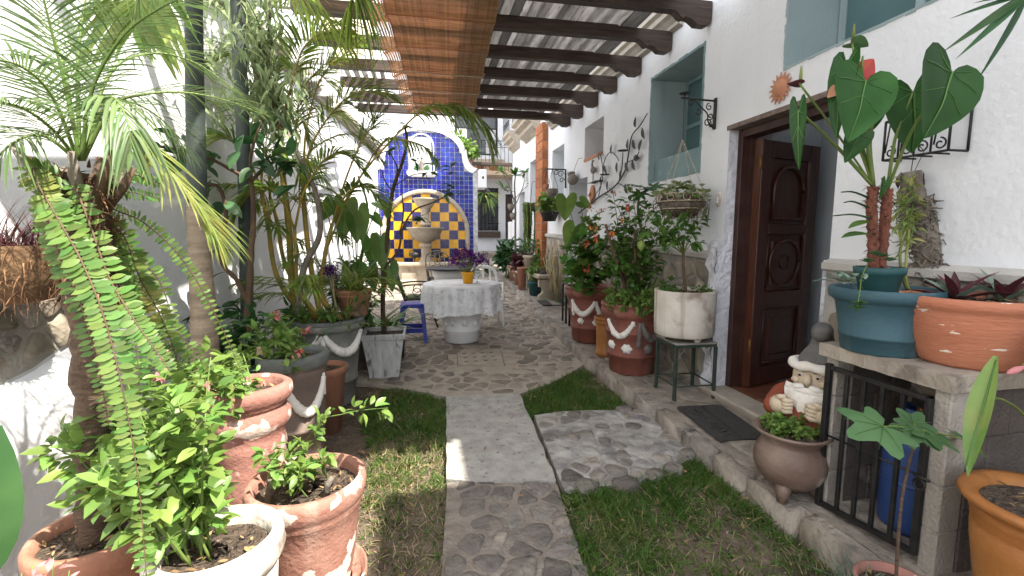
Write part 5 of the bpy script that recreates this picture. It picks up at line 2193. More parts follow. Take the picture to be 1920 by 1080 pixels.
q = MB()
blob(q, [(.12, .0, 0), (.17, .02, 0), (.18, .10, 0), (.185, .2, 0), (.178, .26, 0)], 'gnome_blue')
part('trousers', q, gn)
q = MB()
blob(q, [(.186, .255, 0), (.20, .28, 0), (.216, .34, .01), (.21, .41, .01), (.18, .48, 0), (.115, .53, 0), (.07, .55, 0)], 'gnome_red')
part('coat', q, gn)
for s_ in (-1, 1):
    q = MB()
    q.tube([gp(.11 * s_, .0, .50), gp(.15 * s_, .05, .46), gp(.155 * s_, .11, .42), gp(.145 * s_, .16, .415), gp(.12 * s_, .18, .43)], [.06, .066, .065, .06, .054], 'gnome_red', 14)
    part('arm', q, gn)
    q = MB()
    q.ball(gp(.105 * s_, .19, .445), .056, 'gnome_skin', 14, 9, (1, 1, .95))
    for t in range(4):
        q.tube([gp(.09 * s_, .215, .418 + .022 * t), gp(.055 * s_, .236, .426 + .022 * t), gp(.03 * s_, .226, .432 + .021 * t)], [.016, .015, .011], 'gnome_skin', 8)
    q.tube([gp(.12 * s_, .20, .48), gp(.09 * s_, .228, .505), gp(.065 * s_, .228, .515)], [.017, .015, .010], 'gnome_skin', 8)
    part('hand', q, gn)
q = MB()
blob(q, [(.06, .53, .02), (.098, .56, .03), (.112, .61, .035), (.112, .66, .03), (.10, .70, .02), (.07, .74, .01)], 'gnome_skin', sf=.95)
q.tube([gp(0, .135, .67), gp(0, .162, .640), gp(0, .158, .622)], [.013, .024, .017], 'gnome_skin', 10)
q.tube([gp(-.075, .118, .635), gp(-.05, .128, .62)], [.022, .016], 'gnome_skin', 8)
q.tube([gp(.075, .108, .635), gp(.05, .128, .62)], [.022, .016], 'gnome_skin', 8)
head = part('head', q, gn)
for s_ in (-1, 1):
    q = MB()
    q.ball(gp(.042 * s_, .132, .664), .0105, 'gnome_white', 10, 6, (1, 1, .7))
    q.ball(gp(.042 * s_, .143, .663), .0075, 'eye_dark', 8, 5)
    part('eye', q, head)
    q = MB()
    q.tube([gp(.07 * s_, .12, .685), gp(.045 * s_, .137, .694), gp(.02 * s_, .14, .686)], [.003, .005, .003], 'gnome_hat', 6)
    part('eyebrow', q, head)
    q = MB()
    q.tube([gp(.012 * s_, .152, .605), gp(.05 * s_, .15, .595), gp(.085 * s_, .12, .585)], [.014, .018, .008], 'gnome_white', 8)
    part('moustache', q, head)
q = MB()
v, f = [], []
nu, nvv = 12, 12
for i in range(nu + 1):
    for j in range(nvv + 1):
        u, w = i / nu, j / nvv
        z = .60 - .21 * w
        hw = .115 * (1 - w ** 2.2) ** .5 * (1 if w < .98 else .2) + .004
        sx = (u - .5) * 2 * hw
        d = .075 + .085 * math.cos((u - .5) * 2.4) + .045 * math.sin(w * 2.0) + .004 * math.sin(u * 26 + w * 5)
        v.append(gp(sx, d, z))
for i in range(nu):
    for j in range(nvv):
        a = i * (nvv + 1) + j
        f.append((a, a + 1, a + nvv + 2, a + nvv + 1))
q.add(v, f, 'gnome_white', True)
part('beard', q, head)
q = MB()
q.tube([gp(.115 * math.cos(a), .025 + .112 * math.sin(a), .715 + .006 * math.sin(a * 5)) for a in np.linspace(0, 2 * pi, 30)], [.026 + .004 * math.sin(i * 1.7) for i in range(30)], 'gnome_white', 10)
part('hat_band', q, gn)
q = MB()
blob(q, [(.104, .72, .02), (.092, .76, .015), (.078, .80, .0), (.062, .84, -.01), (.052, .88, -.012), (.047, .92, -.005), (.048, .945, .01)], 'gnome_hat')
q.tube([gp(0, .0, .93), gp(.01, .04, .965), gp(.02, .085, .965), gp(.025, .115, .945)], [.05, .053, .046, .03], 'gnome_hat', 14)
part('hat', q, gn)
q = MB()
q.tube([gp(-.06, .215, .33), gp(-.055, .225, .12)], .018, 'iron_green', 8)
part('pipe_stem', q, gn)

# ---------------------------------------------------------------- doormats
def mat_poly(pts, z, h, r=.03):
    out = []
    n = len(pts)
    for i in range(n):
        p, a, b = np.array(pts[i]), np.array(pts[i - 1]), np.array(pts[(i + 1) % n])
        u, w = (a - p) / np.linalg.norm(a - p), (b - p) / np.linalg.norm(b - p)
        for t in np.linspace(0, 1, 5):
            q_ = p + u * r * (1 - t) ** 2 + w * r * t ** 2
            out.append((q_[0], q_[1], z))
    return out


dm = thing('doormat', (2.09, 2.84, .112), 'dark rubber doormat with rounded corners and raised WELCOME before the door', 'doormat')
DMP = [(1.925, 3.145), (2.295, 3.115), (2.225, 2.525), (1.875, 2.545)]
q = MB()
q.prism(mat_poly(DMP, .112, .008)[::-1], (0, 0, .009), 'rubber_mat')
part('pad', q, dm)
cu = bpy.data.curves.new('lettering', 'FONT')
cu.body = 'WELCOME'
cu.size = .105
cu.extrude = .0025
cu.bevel_depth = .0008
cu.align_x = 'CENTER'
cu.align_y = 'CENTER'
tx = bpy.data.objects.new('lettering', cu)
COL.objects.link(tx)
tx.matrix_world = Matrix.Translation((1.995, 2.84, .1235)) @ Matrix.Rotation(rad(88), 4, 'Z')
dg = bpy.context.evaluated_depsgraph_get()
tme_ = bpy.data.meshes.new_from_object(tx.evaluated_get(dg))
tme_.transform(tx.matrix_world)
tme_.transform(Matrix.Translation((-2.09, -2.84, -.112)))
bpy.data.objects.remove(tx)
tme_.materials.clear()
tme_.materials.append(MATS['rubber_mat'])
link('lettering', tme_, dm)
q = MB()
q.tube([(2.115, 3.10, .1225), (2.05, 2.56, .1225)], .003, 'dark_plastic', 4)
part('seam', q, dm)
dm2 = thing('doormat', (2.25, 7.05, gz(7.05) + .11), 'two small dark rubber mats side by side farther up the walkway', 'doormat')
y0 = 7.7
q = MB()
zz = gz(y0) + .112
q.prism([(2.03, 7.55, gz(7.55) + .112), (2.20, 7.55, gz(7.55) + .112), (2.20, 8.0, gz(8.0) + .112), (2.03, 8.0, gz(8.0) + .112)], (0, 0, .012), 'rubber_mat')
part('pad', q, dm2)
q = MB()
q.prism([(2.215, 7.55, gz(7.55) + .112), (2.40, 7.55, gz(7.55) + .112), (2.40, 8.0, gz(8.0) + .112), (2.215, 8.0, gz(8.0) + .112)], (0, 0, .010), 'cobble_mortar')
part('pad', q, dm2)

# drain cover in the cobbles
o = thing('drain_cover', (.645, 5.2, .0), 'rectangular concrete drain cover with slots set in the cobbles', 'drain cover')
q = MB()
mp_ = [(.365, 4.98), (.40, 5.55), (.935, 5.49), (.875, 4.88)]
q.prism([(x, y, gz(y) + .002) for x, y in mp_][::-1], (0, 0, .010), 'plaza_mortar')
part('cover', q, o)
q = MB()
for i in range(4):
    a, b = np.array(mp_[i]), np.array(mp_[(i + 1) % 4])
    if i in (0, 2):
        q.tube([(a[0], a[1], gz(a[1]) + .011), (b[0], b[1], gz(b[1]) + .010)], .0035, 'iron', 5)
    else:
        q.tube([(a[0], a[1], gz(a[1]) + .009), (b[0], b[1], gz(b[1]) + .009)], .0015, 'clay_grey', 5)
part('edge_gap', q, o)
for i in range(4):
    for j in range(3):
        x, y = .45 + .11 * i, 5.08 + .15 * j
        q = MB()
        q.box((x, y, gz(y) + .0122), (x + .045, y + .022, gz(y) + .0145), 'dark_room')
        part('slot', q, o)

# ---------------------------------------------------------------- table group
TX, TY = .50, 5.99
tz = gz(TY)
o = thing('pot_table', (TX, TY, tz), 'round table on an upturned white embossed pot in the middle of the yard', 'table')
q = MB()
TBP = [(.215, 0), (.225, .006), (.235, .14), (.245, .15), (.247, .165), (.238, .175), (.256, .36), (.268, .375), (.27, .40), (.262, .43), (.255, .70), (.24, .74)]
q.lathe(TBP, 'pot_white_clean', 40, (TX, TY, tz + .012), cap0=True, cap1=True)
part('pedestal', q, o)
for a in (205, 240, 275, 310, 345):
    rosette(o, (TX, TY, tz + .012), TBP, a, .265, 'pot_white_clean', .042)
q = MB()
q.lathe([(.001, .752), (.475, .752), (.485, .76), (.485, .772), (.475, .776), (.001, .776)], 'white_trim', 40, (TX, TY, tz))
part('table_top', q, o)
q = MB()
cz = tz + .781
v, f = [(TX, TY, cz)], []
n = 160
rings = [(.12, 0), (.30, 0), (.44, .0), (.480, -.002), (.492, -.010), (.497, -.03), (.500, -.08), (.502, -.14), (.503, -.20), (.503, -.26), (.503, -.32), (.503, -.37)]
for i, (r, dz_) in enumerate(rings):
    t = max(0, -dz_ / .37)
    for j in range(n):
        a = 2 * pi * j / n
        fold = t ** .8 * (.026 * math.sin(a * 13 + .6 * math.sin(a * 3)) + .014 * math.sin(a * 21 + 1.3)) + .008 * t * math.sin(a * 5)
        rr_ = r + fold
        zz = cz + dz_
        if i == len(rings) - 1:
            zz += .012 * abs(math.sin(a * 40)) + .018 * math.sin(a * 4 + 1) + .012 * math.sin(a * 9)
        elif i > 6:
            zz += t * (.016 * math.sin(a * 4 + 1) + .01 * math.sin(a * 9))
        v.append((TX + rr_ * math.cos(a), TY + rr_ * math.sin(a), zz))
for j in range(n):
    f.append((0, 1 + j, 1 + (j + 1) % n))
for i in range(len(rings) - 1):
    for j in range(n):
        a, b = 1 + i * n + j, 1 + i * n + (j + 1) % n
        f.append((a, a + n, b + n, b))
q.add(v, f, 'cloth_white', True)
lc = q.mesh('lace_cloth', (TX, TY, cz))
# lace: small holes and raised thread drawn by the material of the hanging border
lm = MATS['cloth_white'].copy()
lm.name = 'lace_white'
t_ = lm.node_tree
bs = t_.nodes['Principled BSDF']
tcn = t_.nodes.new('ShaderNodeTexCoord')
vo = t_.nodes.new('ShaderNodeTexVoronoi')
vo.inputs['Scale'].default_value = 62
vo.feature = 'DISTANCE_TO_EDGE'
n1 = t_.nodes.new('ShaderNodeTexNoise')
n1.inputs['Scale'].default_value = 13
n1.inputs['Detail'].default_value = 2
mr = t_.nodes.new('ShaderNodeMapRange')
mr.inputs['From Min'].default_value = .47
mr.inputs['From Max'].default_value = .53
gr = t_.nodes.new('ShaderNodeMath')
gr.operation = 'GREATER_THAN'
gr.inputs[1].default_value = .20
ml = t_.nodes.new('ShaderNodeMath')
ml.operation = 'MULTIPLY'
sb_ = t_.nodes.new('ShaderNodeMath')
sb_.operation = 'SUBTRACT'
sb_.inputs[0].default_value = 1
t_.links.new(tcn.outputs['Object'], vo.inputs['Vector'])
t_.links.new(tcn.outputs['Object'], n1.inputs['Vector'])
t_.links.new(n1.outputs['Fac'], mr.inputs['Value'])
t_.links.new(vo.outputs['Distance'], gr.inputs[0])
t_.links.new(mr.outputs[0], ml.inputs[0])
t_.links.new(gr.outputs[0], ml.inputs[1])
t_.links.new(ml.outputs[0], sb_.inputs[1])
t_.links.new(sb_.outputs[0], bs.inputs['Alpha'])
lc.materials.append(lm)
for p in lc.polygons:
    if min(lc.vertices[i].co.z for i in p.vertices) < -.03:
        p.material_index = 1
lo_ = link('lace_cloth', lc, None, (TX, TY, cz))
tag(lo_, 'white lace-edged cloth draped over the round table', 'tablecloth')
lr = MB()
for r_ in (.24, .38):
    lr.tube([(TX + r_ * math.cos(a), TY + r_ * math.sin(a), cz + .001) for a in np.linspace(0, 2 * pi, 60)], .0022, 'planter_white', 4)
part('stitched_ring', lr, lo_)
vc = (.575, 5.87, cz + .002)
o = thing('yellow_vase', vc, 'yellow tapered vase on the lace tablecloth', 'vase')
q = MB()
q.lathe([(.058, 0), (.062, .003), (.075, .12), (.088, .125), (.090, .145), (.082, .147), (.07, .10)], 'vase_yellow', 28, vc, cap0=True)
part('body', q, o)
q = MB()
q.tube(arc((vc[0] + .01, vc[1] - .069, vc[2] + .055), .014, 0, 360, 12), .003, 'vase_yellow', 6)
part('emblem', q, o)
o = thing('purple_bouquet', (vc[0], vc[1], vc[2] + .1), 'bunch of purple dried flowers on pale stems in the yellow vase', 'bouquet')
sb, fb = MB(), MB()
tv, tf = leaf_t(.8, .3, .1, 2)
rf = random.Random(8)
Ms, Ps = [], []
for i in range(70):
    a, e = rf.uniform(0, 2 * pi), rf.uniform(0, 1) ** .6 * .85
    L = rf.uniform(.22, .36)
    p0 = np.array((vc[0] + .05 * math.cos(a) * e, vc[1] + .05 * math.sin(a) * e, vc[2] + .10))
    d = np.array((math.sin(e) * math.cos(a), math.sin(e) * math.sin(a), math.cos(e)))
    p1 = p0 + d * L + np.array((0, 0, -.03 * e))
    sb.tube([p0, (p0 + p1) / 2 + np.array((0, 0, .01)), p1], .0022, 'straw' if i % 2 else 'stem_green', 4, cap=False)
    for k_ in range(26):
        pp = p1 + np.array((rf.gauss(0, .018), rf.gauss(0, .018), rf.gauss(0, .016)))
        Ms.append(rotm((rf.gauss(0, 1), rf.gauss(0, 1), rf.gauss(0, 1)), (rf.gauss(0, 1), rf.gauss(0, 1), 1)) * rf.uniform(.014, .027))
        Ps.append(pp)
fb.many(tv, tf, Ms, Ps, 'flower_purple')
part('stem', sb, o)
part('blossoms', fb, o)
gc = (.69, 5.84, cz + .002)
q = MB()
q.lathe([(.034, 0), (.034, .003), (.005, .008), (.004, .07), (.02, .08), (.042, .11), (.044, .15), (.036, .175), (.034, .175), (.041, .15), (.038, .112), (.001, .085)], 'glass_clear', 20, gc)
gm = MATS['glass_clear'].node_tree.nodes['Principled BSDF']
gm.inputs['Transmission Weight'].default_value = .92
solid('wine_glass', q, gc, 'clear stemmed glass beside the yellow vase', 'glass')

# blue plastic stool
sc_ = (-.135, 6.12, gz(6.1))
o = thing('plastic_stool', sc_, 'bright blue plastic stool between planter and round table', 'stool')
q = MB()


def rsq(r, z, rr_=.05, n=6):
    out = []
    for k_ in range(4):
        for t in np.linspace(0, 90, n):
            a = rad(k_ * 90 + t)
            cx_, cy_ = ((r - rr_) * (1 if k_ in (0, 3) else -1), (r - rr_) * (1 if k_ in (0, 1) else -1))
            out.append((sc_[0] + cx_ + rr_ * math.cos(a), sc_[1] + cy_ + rr_ * math.sin(a), sc_[2] + z))
    return out


lv = [(.155, .46), (.160, .47), (.160, .497), (.150, .507), (.12, .507), (.11, .502), (.03, .502)]
v = [p for r, z in lv for p in rsq(r, z, min(.07, r * .8))]
q.add(v, [(a * 24 + i, a * 24 + (i + 1) % 24, (a + 1) * 24 + (i + 1) % 24, (a + 1) * 24 + i) for a in range(len(lv) - 1) for i in range(24)] + [tuple(range(6 * 24, 7 * 24))], 'plastic_blue')
part('seat', q, o)
for sx in (-1, 1):
    for sy in (-1, 1):
        q = MB()
        v, f = [], []
        for i, (z, r, w) in enumerate(((0, .187, .054), (.015, .186, .054), (.02, .184, .046), (.20, .172, .048), (.36, .160, .056), (.44, .152, .075), (.465, .150, .095))):
            x, y = sc_[0] + sx * r, sc_[1] + sy * r
            v += [(x, y, sc_[2] + z), (x - sx * w, y, sc_[2] + z), (x - sx * w, y - sy * .018, sc_[2] + z), (x - sx * .018, y - sy * .018, sc_[2] + z), (x - sx * .018, y - sy * w, sc_[2] + z), (x, y - sy * w, sc_[2] + z)]
        for i in range(6):
            for j in range(6):
                f.append((i * 6 + j, i * 6 + (j + 1) % 6, (i + 1) * 6 + (j + 1) % 6, (i + 1) * 6 + j))
        f.append((0, 1, 2, 3, 4, 5))
        q.add(v, f, 'plastic_blue')
        part('leg', q, o)
for k_ in range(4):
    q = MB()
    r, z0, z1 = .173, .135, .195
    a, b = [(-1, -1), (1, -1), (1, 1), (-1, 1)][k_], [(1, -1), (1, 1), (-1, 1), (-1, -1)][k_]
    pa, pb = np.array((sc_[0] + a[0] * r, sc_[1] + a[1] * r)), np.array((sc_[0] + b[0] * r, sc_[1] + b[1] * r))
    d = (pb - pa) / np.linalg.norm(pb - pa)
    n_ = np.array((-d[1], d[0])) * .012
    pa, pb = pa + d * .042, pb - d * .042
    q.prism([(*pa, sc_[2] + z0), (*pb, sc_[2] + z0), (*(pb + n_), sc_[2] + z0), (*(pa + n_), sc_[2] + z0)], (0, 0, z1 - z0), 'plastic_blue')
    part('stretcher', q, o)

# ---- behind it: round dark-topped table, chairs
wx, wy, wz = .52, 8.1, gz(8.1)
o = thing('patio_table', (wx, wy, wz), 'round dark-topped patio table on white drum in front of the fountain', 'table')
q = MB()
q.lathe([(.001, .70), (.46, .70), (.475, .71), (.475, .722), (.46, .73), (.001, .73)], 'dark_plastic', 40, (wx, wy, wz))
part('table_top', q, o)
q = MB()
q.lathe([(.30, 0), (.30, .3), (.32, .32), (.32, .36), (.30, .38), (.32, .56), (.34, .58), (.34, .69), (.30, .698)], 'pot_white_clean', 32, (wx, wy, wz), cap0=True)
part('drum_base', q, o)
q = MB()
nk = (.68, 7.95, wz + .732)
q.add([(nk[0] - .05, nk[1], nk[2]), (nk[0] + .05, nk[1] + .01, nk[2]), (nk[0] + .04, nk[1] + .06, nk[2]), (nk[0] - .04, nk[1] + .06, nk[2]), (nk[0], nk[1] + .03, nk[2] + .10)], [(0, 1, 4), (1, 2, 4), (2, 3, 4), (3, 0, 4), (3, 2, 1, 0)], 'plastic_blue')
solid('napkin', q, nk, 'folded blue napkin on the dark patio table', 'napkin')
wc = (.93, 6.75, gz(6.75))
o = thing('garden_chair', wc, 'white plastic garden chair with open curved back behind the flowers', 'chair')
q = MB()
q.grid(lambda u, v_: (wc[0] - .22 + .44 * u, wc[1] - .21 + .42 * v_, wc[2] + .42 - .02 * math.sin(pi * u) * math.sin(pi * v_)), 8, 8, 'plastic_white')
q.grid(lambda u, v_: (wc[0] - .22 + .44 * u, wc[1] - .21 + .42 * v_, wc[2] + .405 - .02 * math.sin(pi * u) * math.sin(pi * v_)), 8, 8, 'plastic_white')
part('seat', q, o)
bp = [(wc[0] - .20, wc[1] + .20, wc[2] + .41), (wc[0] - .22, wc[1] + .25, wc[2] + .60), (wc[0] - .19, wc[1] + .29, wc[2] + .78), (wc[0] - .10, wc[1] + .31, wc[2] + .855), (wc[0], wc[1] + .315, wc[2] + .87), (wc[0] + .10, wc[1] + .31, wc[2] + .855), (wc[0] + .19, wc[1] + .29, wc[2] + .78), (wc[0] + .22, wc[1] + .25, wc[2] + .60), (wc[0] + .20, wc[1] + .20, wc[2] + .41)]
q = MB()
q.tube(spline(bp, 40), .027, 'plastic_white', 8)
part('back_frame', q, o)
for t in (-.11, 0, .11):
    q = MB()
    q.tube([(wc[0] + t * .9, wc[1] + .20, wc[2] + .41), (wc[0] + t, wc[1] + .26, wc[2] + .62), (wc[0] + t * .9, wc[1] + .31, wc[2] + .855)], .017, 'plastic_white', 6)
    part('back_slat', q, o)
for sx in (-1, 1):
    for sy in (-1, 1):
        q = MB()
        q.tube([(wc[0] + sx * .19, wc[1] + sy * .18, wc[2] + .41), (wc[0] + sx * .23, wc[1] + sy * .23, wc[2])], [.024, .018], 'plastic_white', 6)
        part('leg', q, o)
    q = MB()
    q.tube([(wc[0] + sx * .21, wc[1] + .24, wc[2] + .62), (wc[0] + sx * .25, wc[1] - .02, wc[2] + .65), (wc[0] + sx * .23, wc[1] - .20, wc[2] + .41)], .016, 'plastic_white', 6)
    part('armrest', q, o)


def iron_chair(c, ang, label):
    """A cast-iron garden armchair with scrolled back."""
    o = thing('iron_armchair', c, label, 'chair', 'black iron chairs by the fountain')
    ca, sa = math.cos(ang), math.sin(ang)

    def T(x, y, z):
        return (c[0] + x * ca - y * sa, c[1] + x * sa + y * ca, c[2] + z)
    q = MB()
    q.tube([T(-.22, -.2, .42), T(.22, -.2, .42), T(.22, .2, .42), T(-.22, .2, .42), T(-.22, -.2, .42)], .014, 'iron', 6)
    for i in range(9):
        t = -.19 + .38 * i / 8
        q.tube([T(t, -.2, .42), T(t, .2, .42)], .007, 'iron', 5)
        q.tube([T(-.22, t, .42), T(.22, t, .42)], .007, 'iron', 5)
    part('seat', q, o)
    q = MB()
    q.tube(spline([T(-.21, .2, .42), T(-.23, .28, .66), T(-.20, .33, .86), T(0, .35, .93), T(.20, .33, .86), T(.23, .28, .66), T(.21, .2, .42)], 30), .013, 'iron', 6)
    for x in (-.12, -.04, .04, .12):
        q.tube([T(x, .2, .43), T(x * 1.3, .28, .66), T(x, .345, .90)], .008, 'iron', 5)
    for (x, z, r) in ((-.08, .60, .05), (.08, .60, .05), (0, .72, .06), (-.1, .80, .04), (.1, .80, .04)):
        q.tube([T(x + r * math.cos(a), .2 + (z - .42) * .30, z + r * math.sin(a)) for a in np.linspace(0, 2 * pi, 12)], .008, 'iron', 5)
    part('backrest', q, o)
    for sx in (-1, 1):
        q = MB()
        q.tube(spline([T(sx * .22, .26, .62), T(sx * .26, .05, .64), T(sx * .26, -.16, .62), T(sx * .24, -.22, .55), T(sx * .22, -.20, .43)], 16), .012, 'iron', 6)
        q.tube([T(sx * .24 + 0, .02 + .06 * math.cos(a), .53 + .06 * math.sin(a)) for a in np.linspace(0, 2 * pi, 12)], .007, 'iron', 5)
        q.tube([T(sx * .24 + 0, -.10 + .045 * math.cos(a), .52 + .045 * math.sin(a)) for a in np.linspace(0, 2 * pi, 12)], .007, 'iron', 5)
        part('armrest', q, o)
        for sy in (-1, 1):
            q = MB()
            q.tube(spline([T(sx * .21, sy * .19, .42), T(sx * .19, sy * .20, .22), T(sx * .24, sy * .27, 0)], 10), [.018 - .0006 * i for i in range(10)], 'iron', 6)
            part('leg', q, o)
    return o


iron_chair((-.06, 6.95, gz(6.95)), rad(90), 'black scrolled iron armchair just behind the blue stool')
iron_chair((.33, 9.0, gz(9.0)), rad(5), 'black iron armchair with its back to the fountain basin')
q = MB()
q.bbox((-.22, 6.80, gz(6.95) + .428), (.10, 7.12, gz(6.95) + .455), 'leaf_grey', .012)
solid('seat_pad', q, (-.06, 6.95, gz(6.95) + .43), 'pale seat pad on the black iron armchair', 'cushion')

# ---- stone bench with a cushion
bx_, by0, by1 = 2.27, 8.12, 9.02
o = thing('stone_bench', (bx_, 8.57, gz(8.6) + .1), 'carved stone bench with waisted slab ends against the house', 'bench')
for y in (by0 + .02, by1 - .10):
    q = MB()
    b = gz(y) + .10
    hw = .165
    pr = [(-hw, b), (-hw, b + .09)]
    pr += [(-hw + .075 * math.sin(a), b + .165 - .075 * math.cos(a)) for a in np.linspace(0, pi, 9)]
    pr += [(-hw, b + .24), (-hw, b + .37), (hw, b + .37), (hw, b + .24)]
    pr += [(hw - .075 * math.sin(a), b + .165 + .075 * math.cos(a)) for a in np.linspace(0, pi, 9)]
    pr += [(hw, b + .09), (hw, b)]
    q.prism([(bx_ + x, y, z) for x, z in pr], (0, .085, 0), 'cantera')
    part('leg', q, o)
q = MB()
zb = gz(8.1) + .10 + .372
v0 = zb
q.bbox((bx_ - .185, by0, zb + .026), (bx_ + .178, by1, zb + .09), 'cantera', .014)
part('seat', q, o)
q = MB()
for i in range(2):
    x = bx_ - .06 + .10 * i
    q.tube([(x, by0 - .001, zb + .035), (x + .05, by0 - .001, zb + .083)], .004, 'clay_grey', 4)
for i in range(14):
    y = by0 + .03 + .062 * i
    q.tube([(bx_ - .186, y, zb + .04), (bx_ - .186, y + .02, zb + .08)], .004, 'clay_grey', 4)
part('carved_grooves', q, o)
q = MB()
q.grid(lambda u, v_: (bx_ - .10 + .26 * u, by0 + .12 + .42 * v_, zb + .092 + .075 * (math.sin(pi * min(1, max(0, u))) * math.sin(pi * v_)) ** .35), 12, 12, 'cushion')
q.grid(lambda u, v_: (bx_ - .10 + .26 * u, by0 + .12 + .42 * v_, zb + .0915), 2, 2, 'cushion')
solid('bench_cushion', q, (bx_, 8.4, zb + .09), 'dark padded cushion lying on the stone bench', 'cushion')

# ---------------------------------------------------------------- things on the house wall
# doorbell
q = MB()
v = []
for i, (s_, d) in enumerate(((1, .0), (1, .010), (.86, .016), (.80, .016))):
    for a in np.linspace(0, 2 * pi, 24, endpoint=False):
        v.append((2.449 - d, 3.485 + .030 * s_ * math.cos(a), 1.745 + .062 * s_ * math.sin(a)))
f = [(r * 24 + j, r * 24 + (j + 1) % 24, (r + 1) * 24 + (j + 1) % 24, (r + 1) * 24 + j) for r in range(3) for j in range(24)] + [tuple(range(72, 96))]
q.add(v, f, 'pot_white', False)
o = solid('doorbell', q, (2.449, 3.485, 1.745), 'small oval cream doorbell switch beside the wooden door', 'doorbell')
q = MB()
q.bbox((2.428, 3.474, 1.715), (2.4335, 3.496, 1.765), 'plastic_white', .004)
part('button', q, o)
# wrought bracket
o = thing('iron_bracket', (2.44, 3.59, 2.45), 'black scrolled iron bracket above the hanging basket', 'bracket')
q = MB()
q.bbox((2.432, 3.575, 2.335), (2.449, 3.605, 2.59), 'iron', .003)
part('back_plate', q, o)
q = MB()
q.tube([(2.44, 3.59, 2.565), (2.13, 3.59, 2.575)], .008, 'iron', 6)
q.tube([(2.155, 3.59, 2.575), (2.155, 3.59, 2.605)], .006, 'iron', 6)
part('arm', q, o)
q = MB()
q.lathe([(.001, .03), (.04, .032), (.045, .038), (.001, .04)], 'iron', 14, (2.155, 3.59, 2.575))
part('candle_plate', q, o)
q = MB()
xz = ((1, 0, 0), (0, 0, 1))
q.tube(spline([(2.25, 3.59, 2.565), (2.31, 3.59, 2.51), (2.37, 3.59, 2.46), (2.38, 3.59, 2.40), (2.43, 3.59, 2.345)], 20), .006, 'iron', 5)
for (x, z, r, s0) in ((2.215, 2.535, .028, 20), (2.29, 2.475, .030, 200), (2.385, 2.515, .03, 90), (2.40, 2.44, .026, 270), (2.375, 2.385, .035, 0), (2.41, 2.37, .02, 120)):
    q.tube(spiral((x, 3.59, z), r, r * .25, s0, s0 + 420, 22, xz), .0048, 'iron', 5)
part('scrolls', q, o)
# hanging basket
bc = np.array((2.165, 3.59, 1.73))
o = thing('hanging_basket', tuple(bc), 'hanging wire basket of succulents on chains under the teal window', 'hanging basket')
q = MB()
for z, r in ((.06, .20), (.0, .20), (-.06, .17), (-.10, .10)):
    q.tube([(bc[0] + r * math.cos(a), bc[1] + r * math.sin(a), bc[2] + z) for a in np.linspace(0, 2 * pi, 28)], .004, 'rope', 5)
for k_ in range(10):
    a = 2 * pi * k_ / 10
    q.tube(spiral((bc[0] + .205 * math.cos(a), bc[1] + .205 * math.sin(a), bc[2] + .03), .045, .012, 0, 520, 20, ((-math.sin(a), math.cos(a), 0), (0, 0, 1))), .003, 'rope', 5)
part('wire_frame', q, o)
q = MB()
for i in range(900):
    a, z = R.uniform(0, 2 * pi), R.uniform(-.13, .04)
    r = .19 * (1 - max(0, -z - .02) * 4.0) * R.uniform(.75, 1.02)
    p = bc + np.array((r * math.cos(a), r * math.sin(a), z))
    d = np.array((R.gauss(0, 1) - math.sin(a), R.gauss(0, 1) + math.cos(a), R.gauss(-.4, .8)))
    d /= np.linalg.norm(d)
    q.tube([p, p + d * R.uniform(.02, .06)], .0022, R.choice(('dry_grey', 'stem_brown', 'fiber')), 3, cap=False)
q.ball(tuple(bc + np.array((0, 0, -.02))), .18, 'dry_grey', 16, 10, (1, 1, .55), .08)
part('moss_liner', q, o, kind='stuff')
top_ = np.array((2.155, 3.59, 2.24))
for k_ in range(4):
    a = rad(30 + 90 * k_)
    q = MB()
    e = bc + np.array((.20 * math.cos(a), .20 * math.sin(a), .06))
    n = 16
    for i in range(n):
        p0, p1 = top_ + (e - top_) * i / n, top_ + (e - top_) * (i + .9) / n
        w = np.array((math.cos(a + (pi / 2 if i % 2 else 0)), math.sin(a + (pi / 2 if i % 2 else 0)), 0)) * .006
        q.tube([p0, (p0 + p1) / 2 + w, p1], .0017, 'rope', 4, cap=False)
        q.tube([p0, (p0 + p1) / 2 - w, p1], .0017, 'rope', 4, cap=False)
    part('chain', q, o)
q = MB()
q.tube([tuple(top_), (2.155, 3.59, 2.573)], .002, 'iron', 5)
part('hook_wire', q, o)
o = thing('basket_succulents', tuple(bc + np.array((0, 0, .05))), 'pale curling succulents crowded in the hanging basket', 'plant')
q = MB()
tv, tf = leaf_t(.5, .4, -.1, 3)
for i in range(120):
    a, r = R.uniform(0, 2 * pi), .235 * math.sqrt(R.random())
    p = bc + np.array((r * math.cos(a), r * math.sin(a), .04 + .09 * (1 - r / .24) + R.uniform(-.05, .05)))
    sz_ = R.uniform(.022, .046)
    Ms = [rotm((math.cos(b), math.sin(b), R.uniform(.2, .9)), (0, 0, 1)) * sz_ for b in np.linspace(0, 2 * pi, 10)[:-1]]
    q.many(tv, tf, Ms, [p] * 9, 'leaf_grey' if R.random() < .6 else 'leaf_yellow')
part('foliage', q, o)
q = MB()
for i in range(45):
    a = R.uniform(0, 2 * pi)
    p = bc + np.array((.2 * math.cos(a), .2 * math.sin(a), R.uniform(-.05, .05)))
    L = R.uniform(.04, .16)
    pts = [p, p + np.array((.03 * math.cos(a), .03 * math.sin(a), -L * .3)), p + np.array((.025 * math.cos(a), .02 * math.sin(a), -L))]
    q.tube(pts, .0016, 'stem_brown', 3, cap=False)
part('hanging_stem', q, o, kind='stuff')
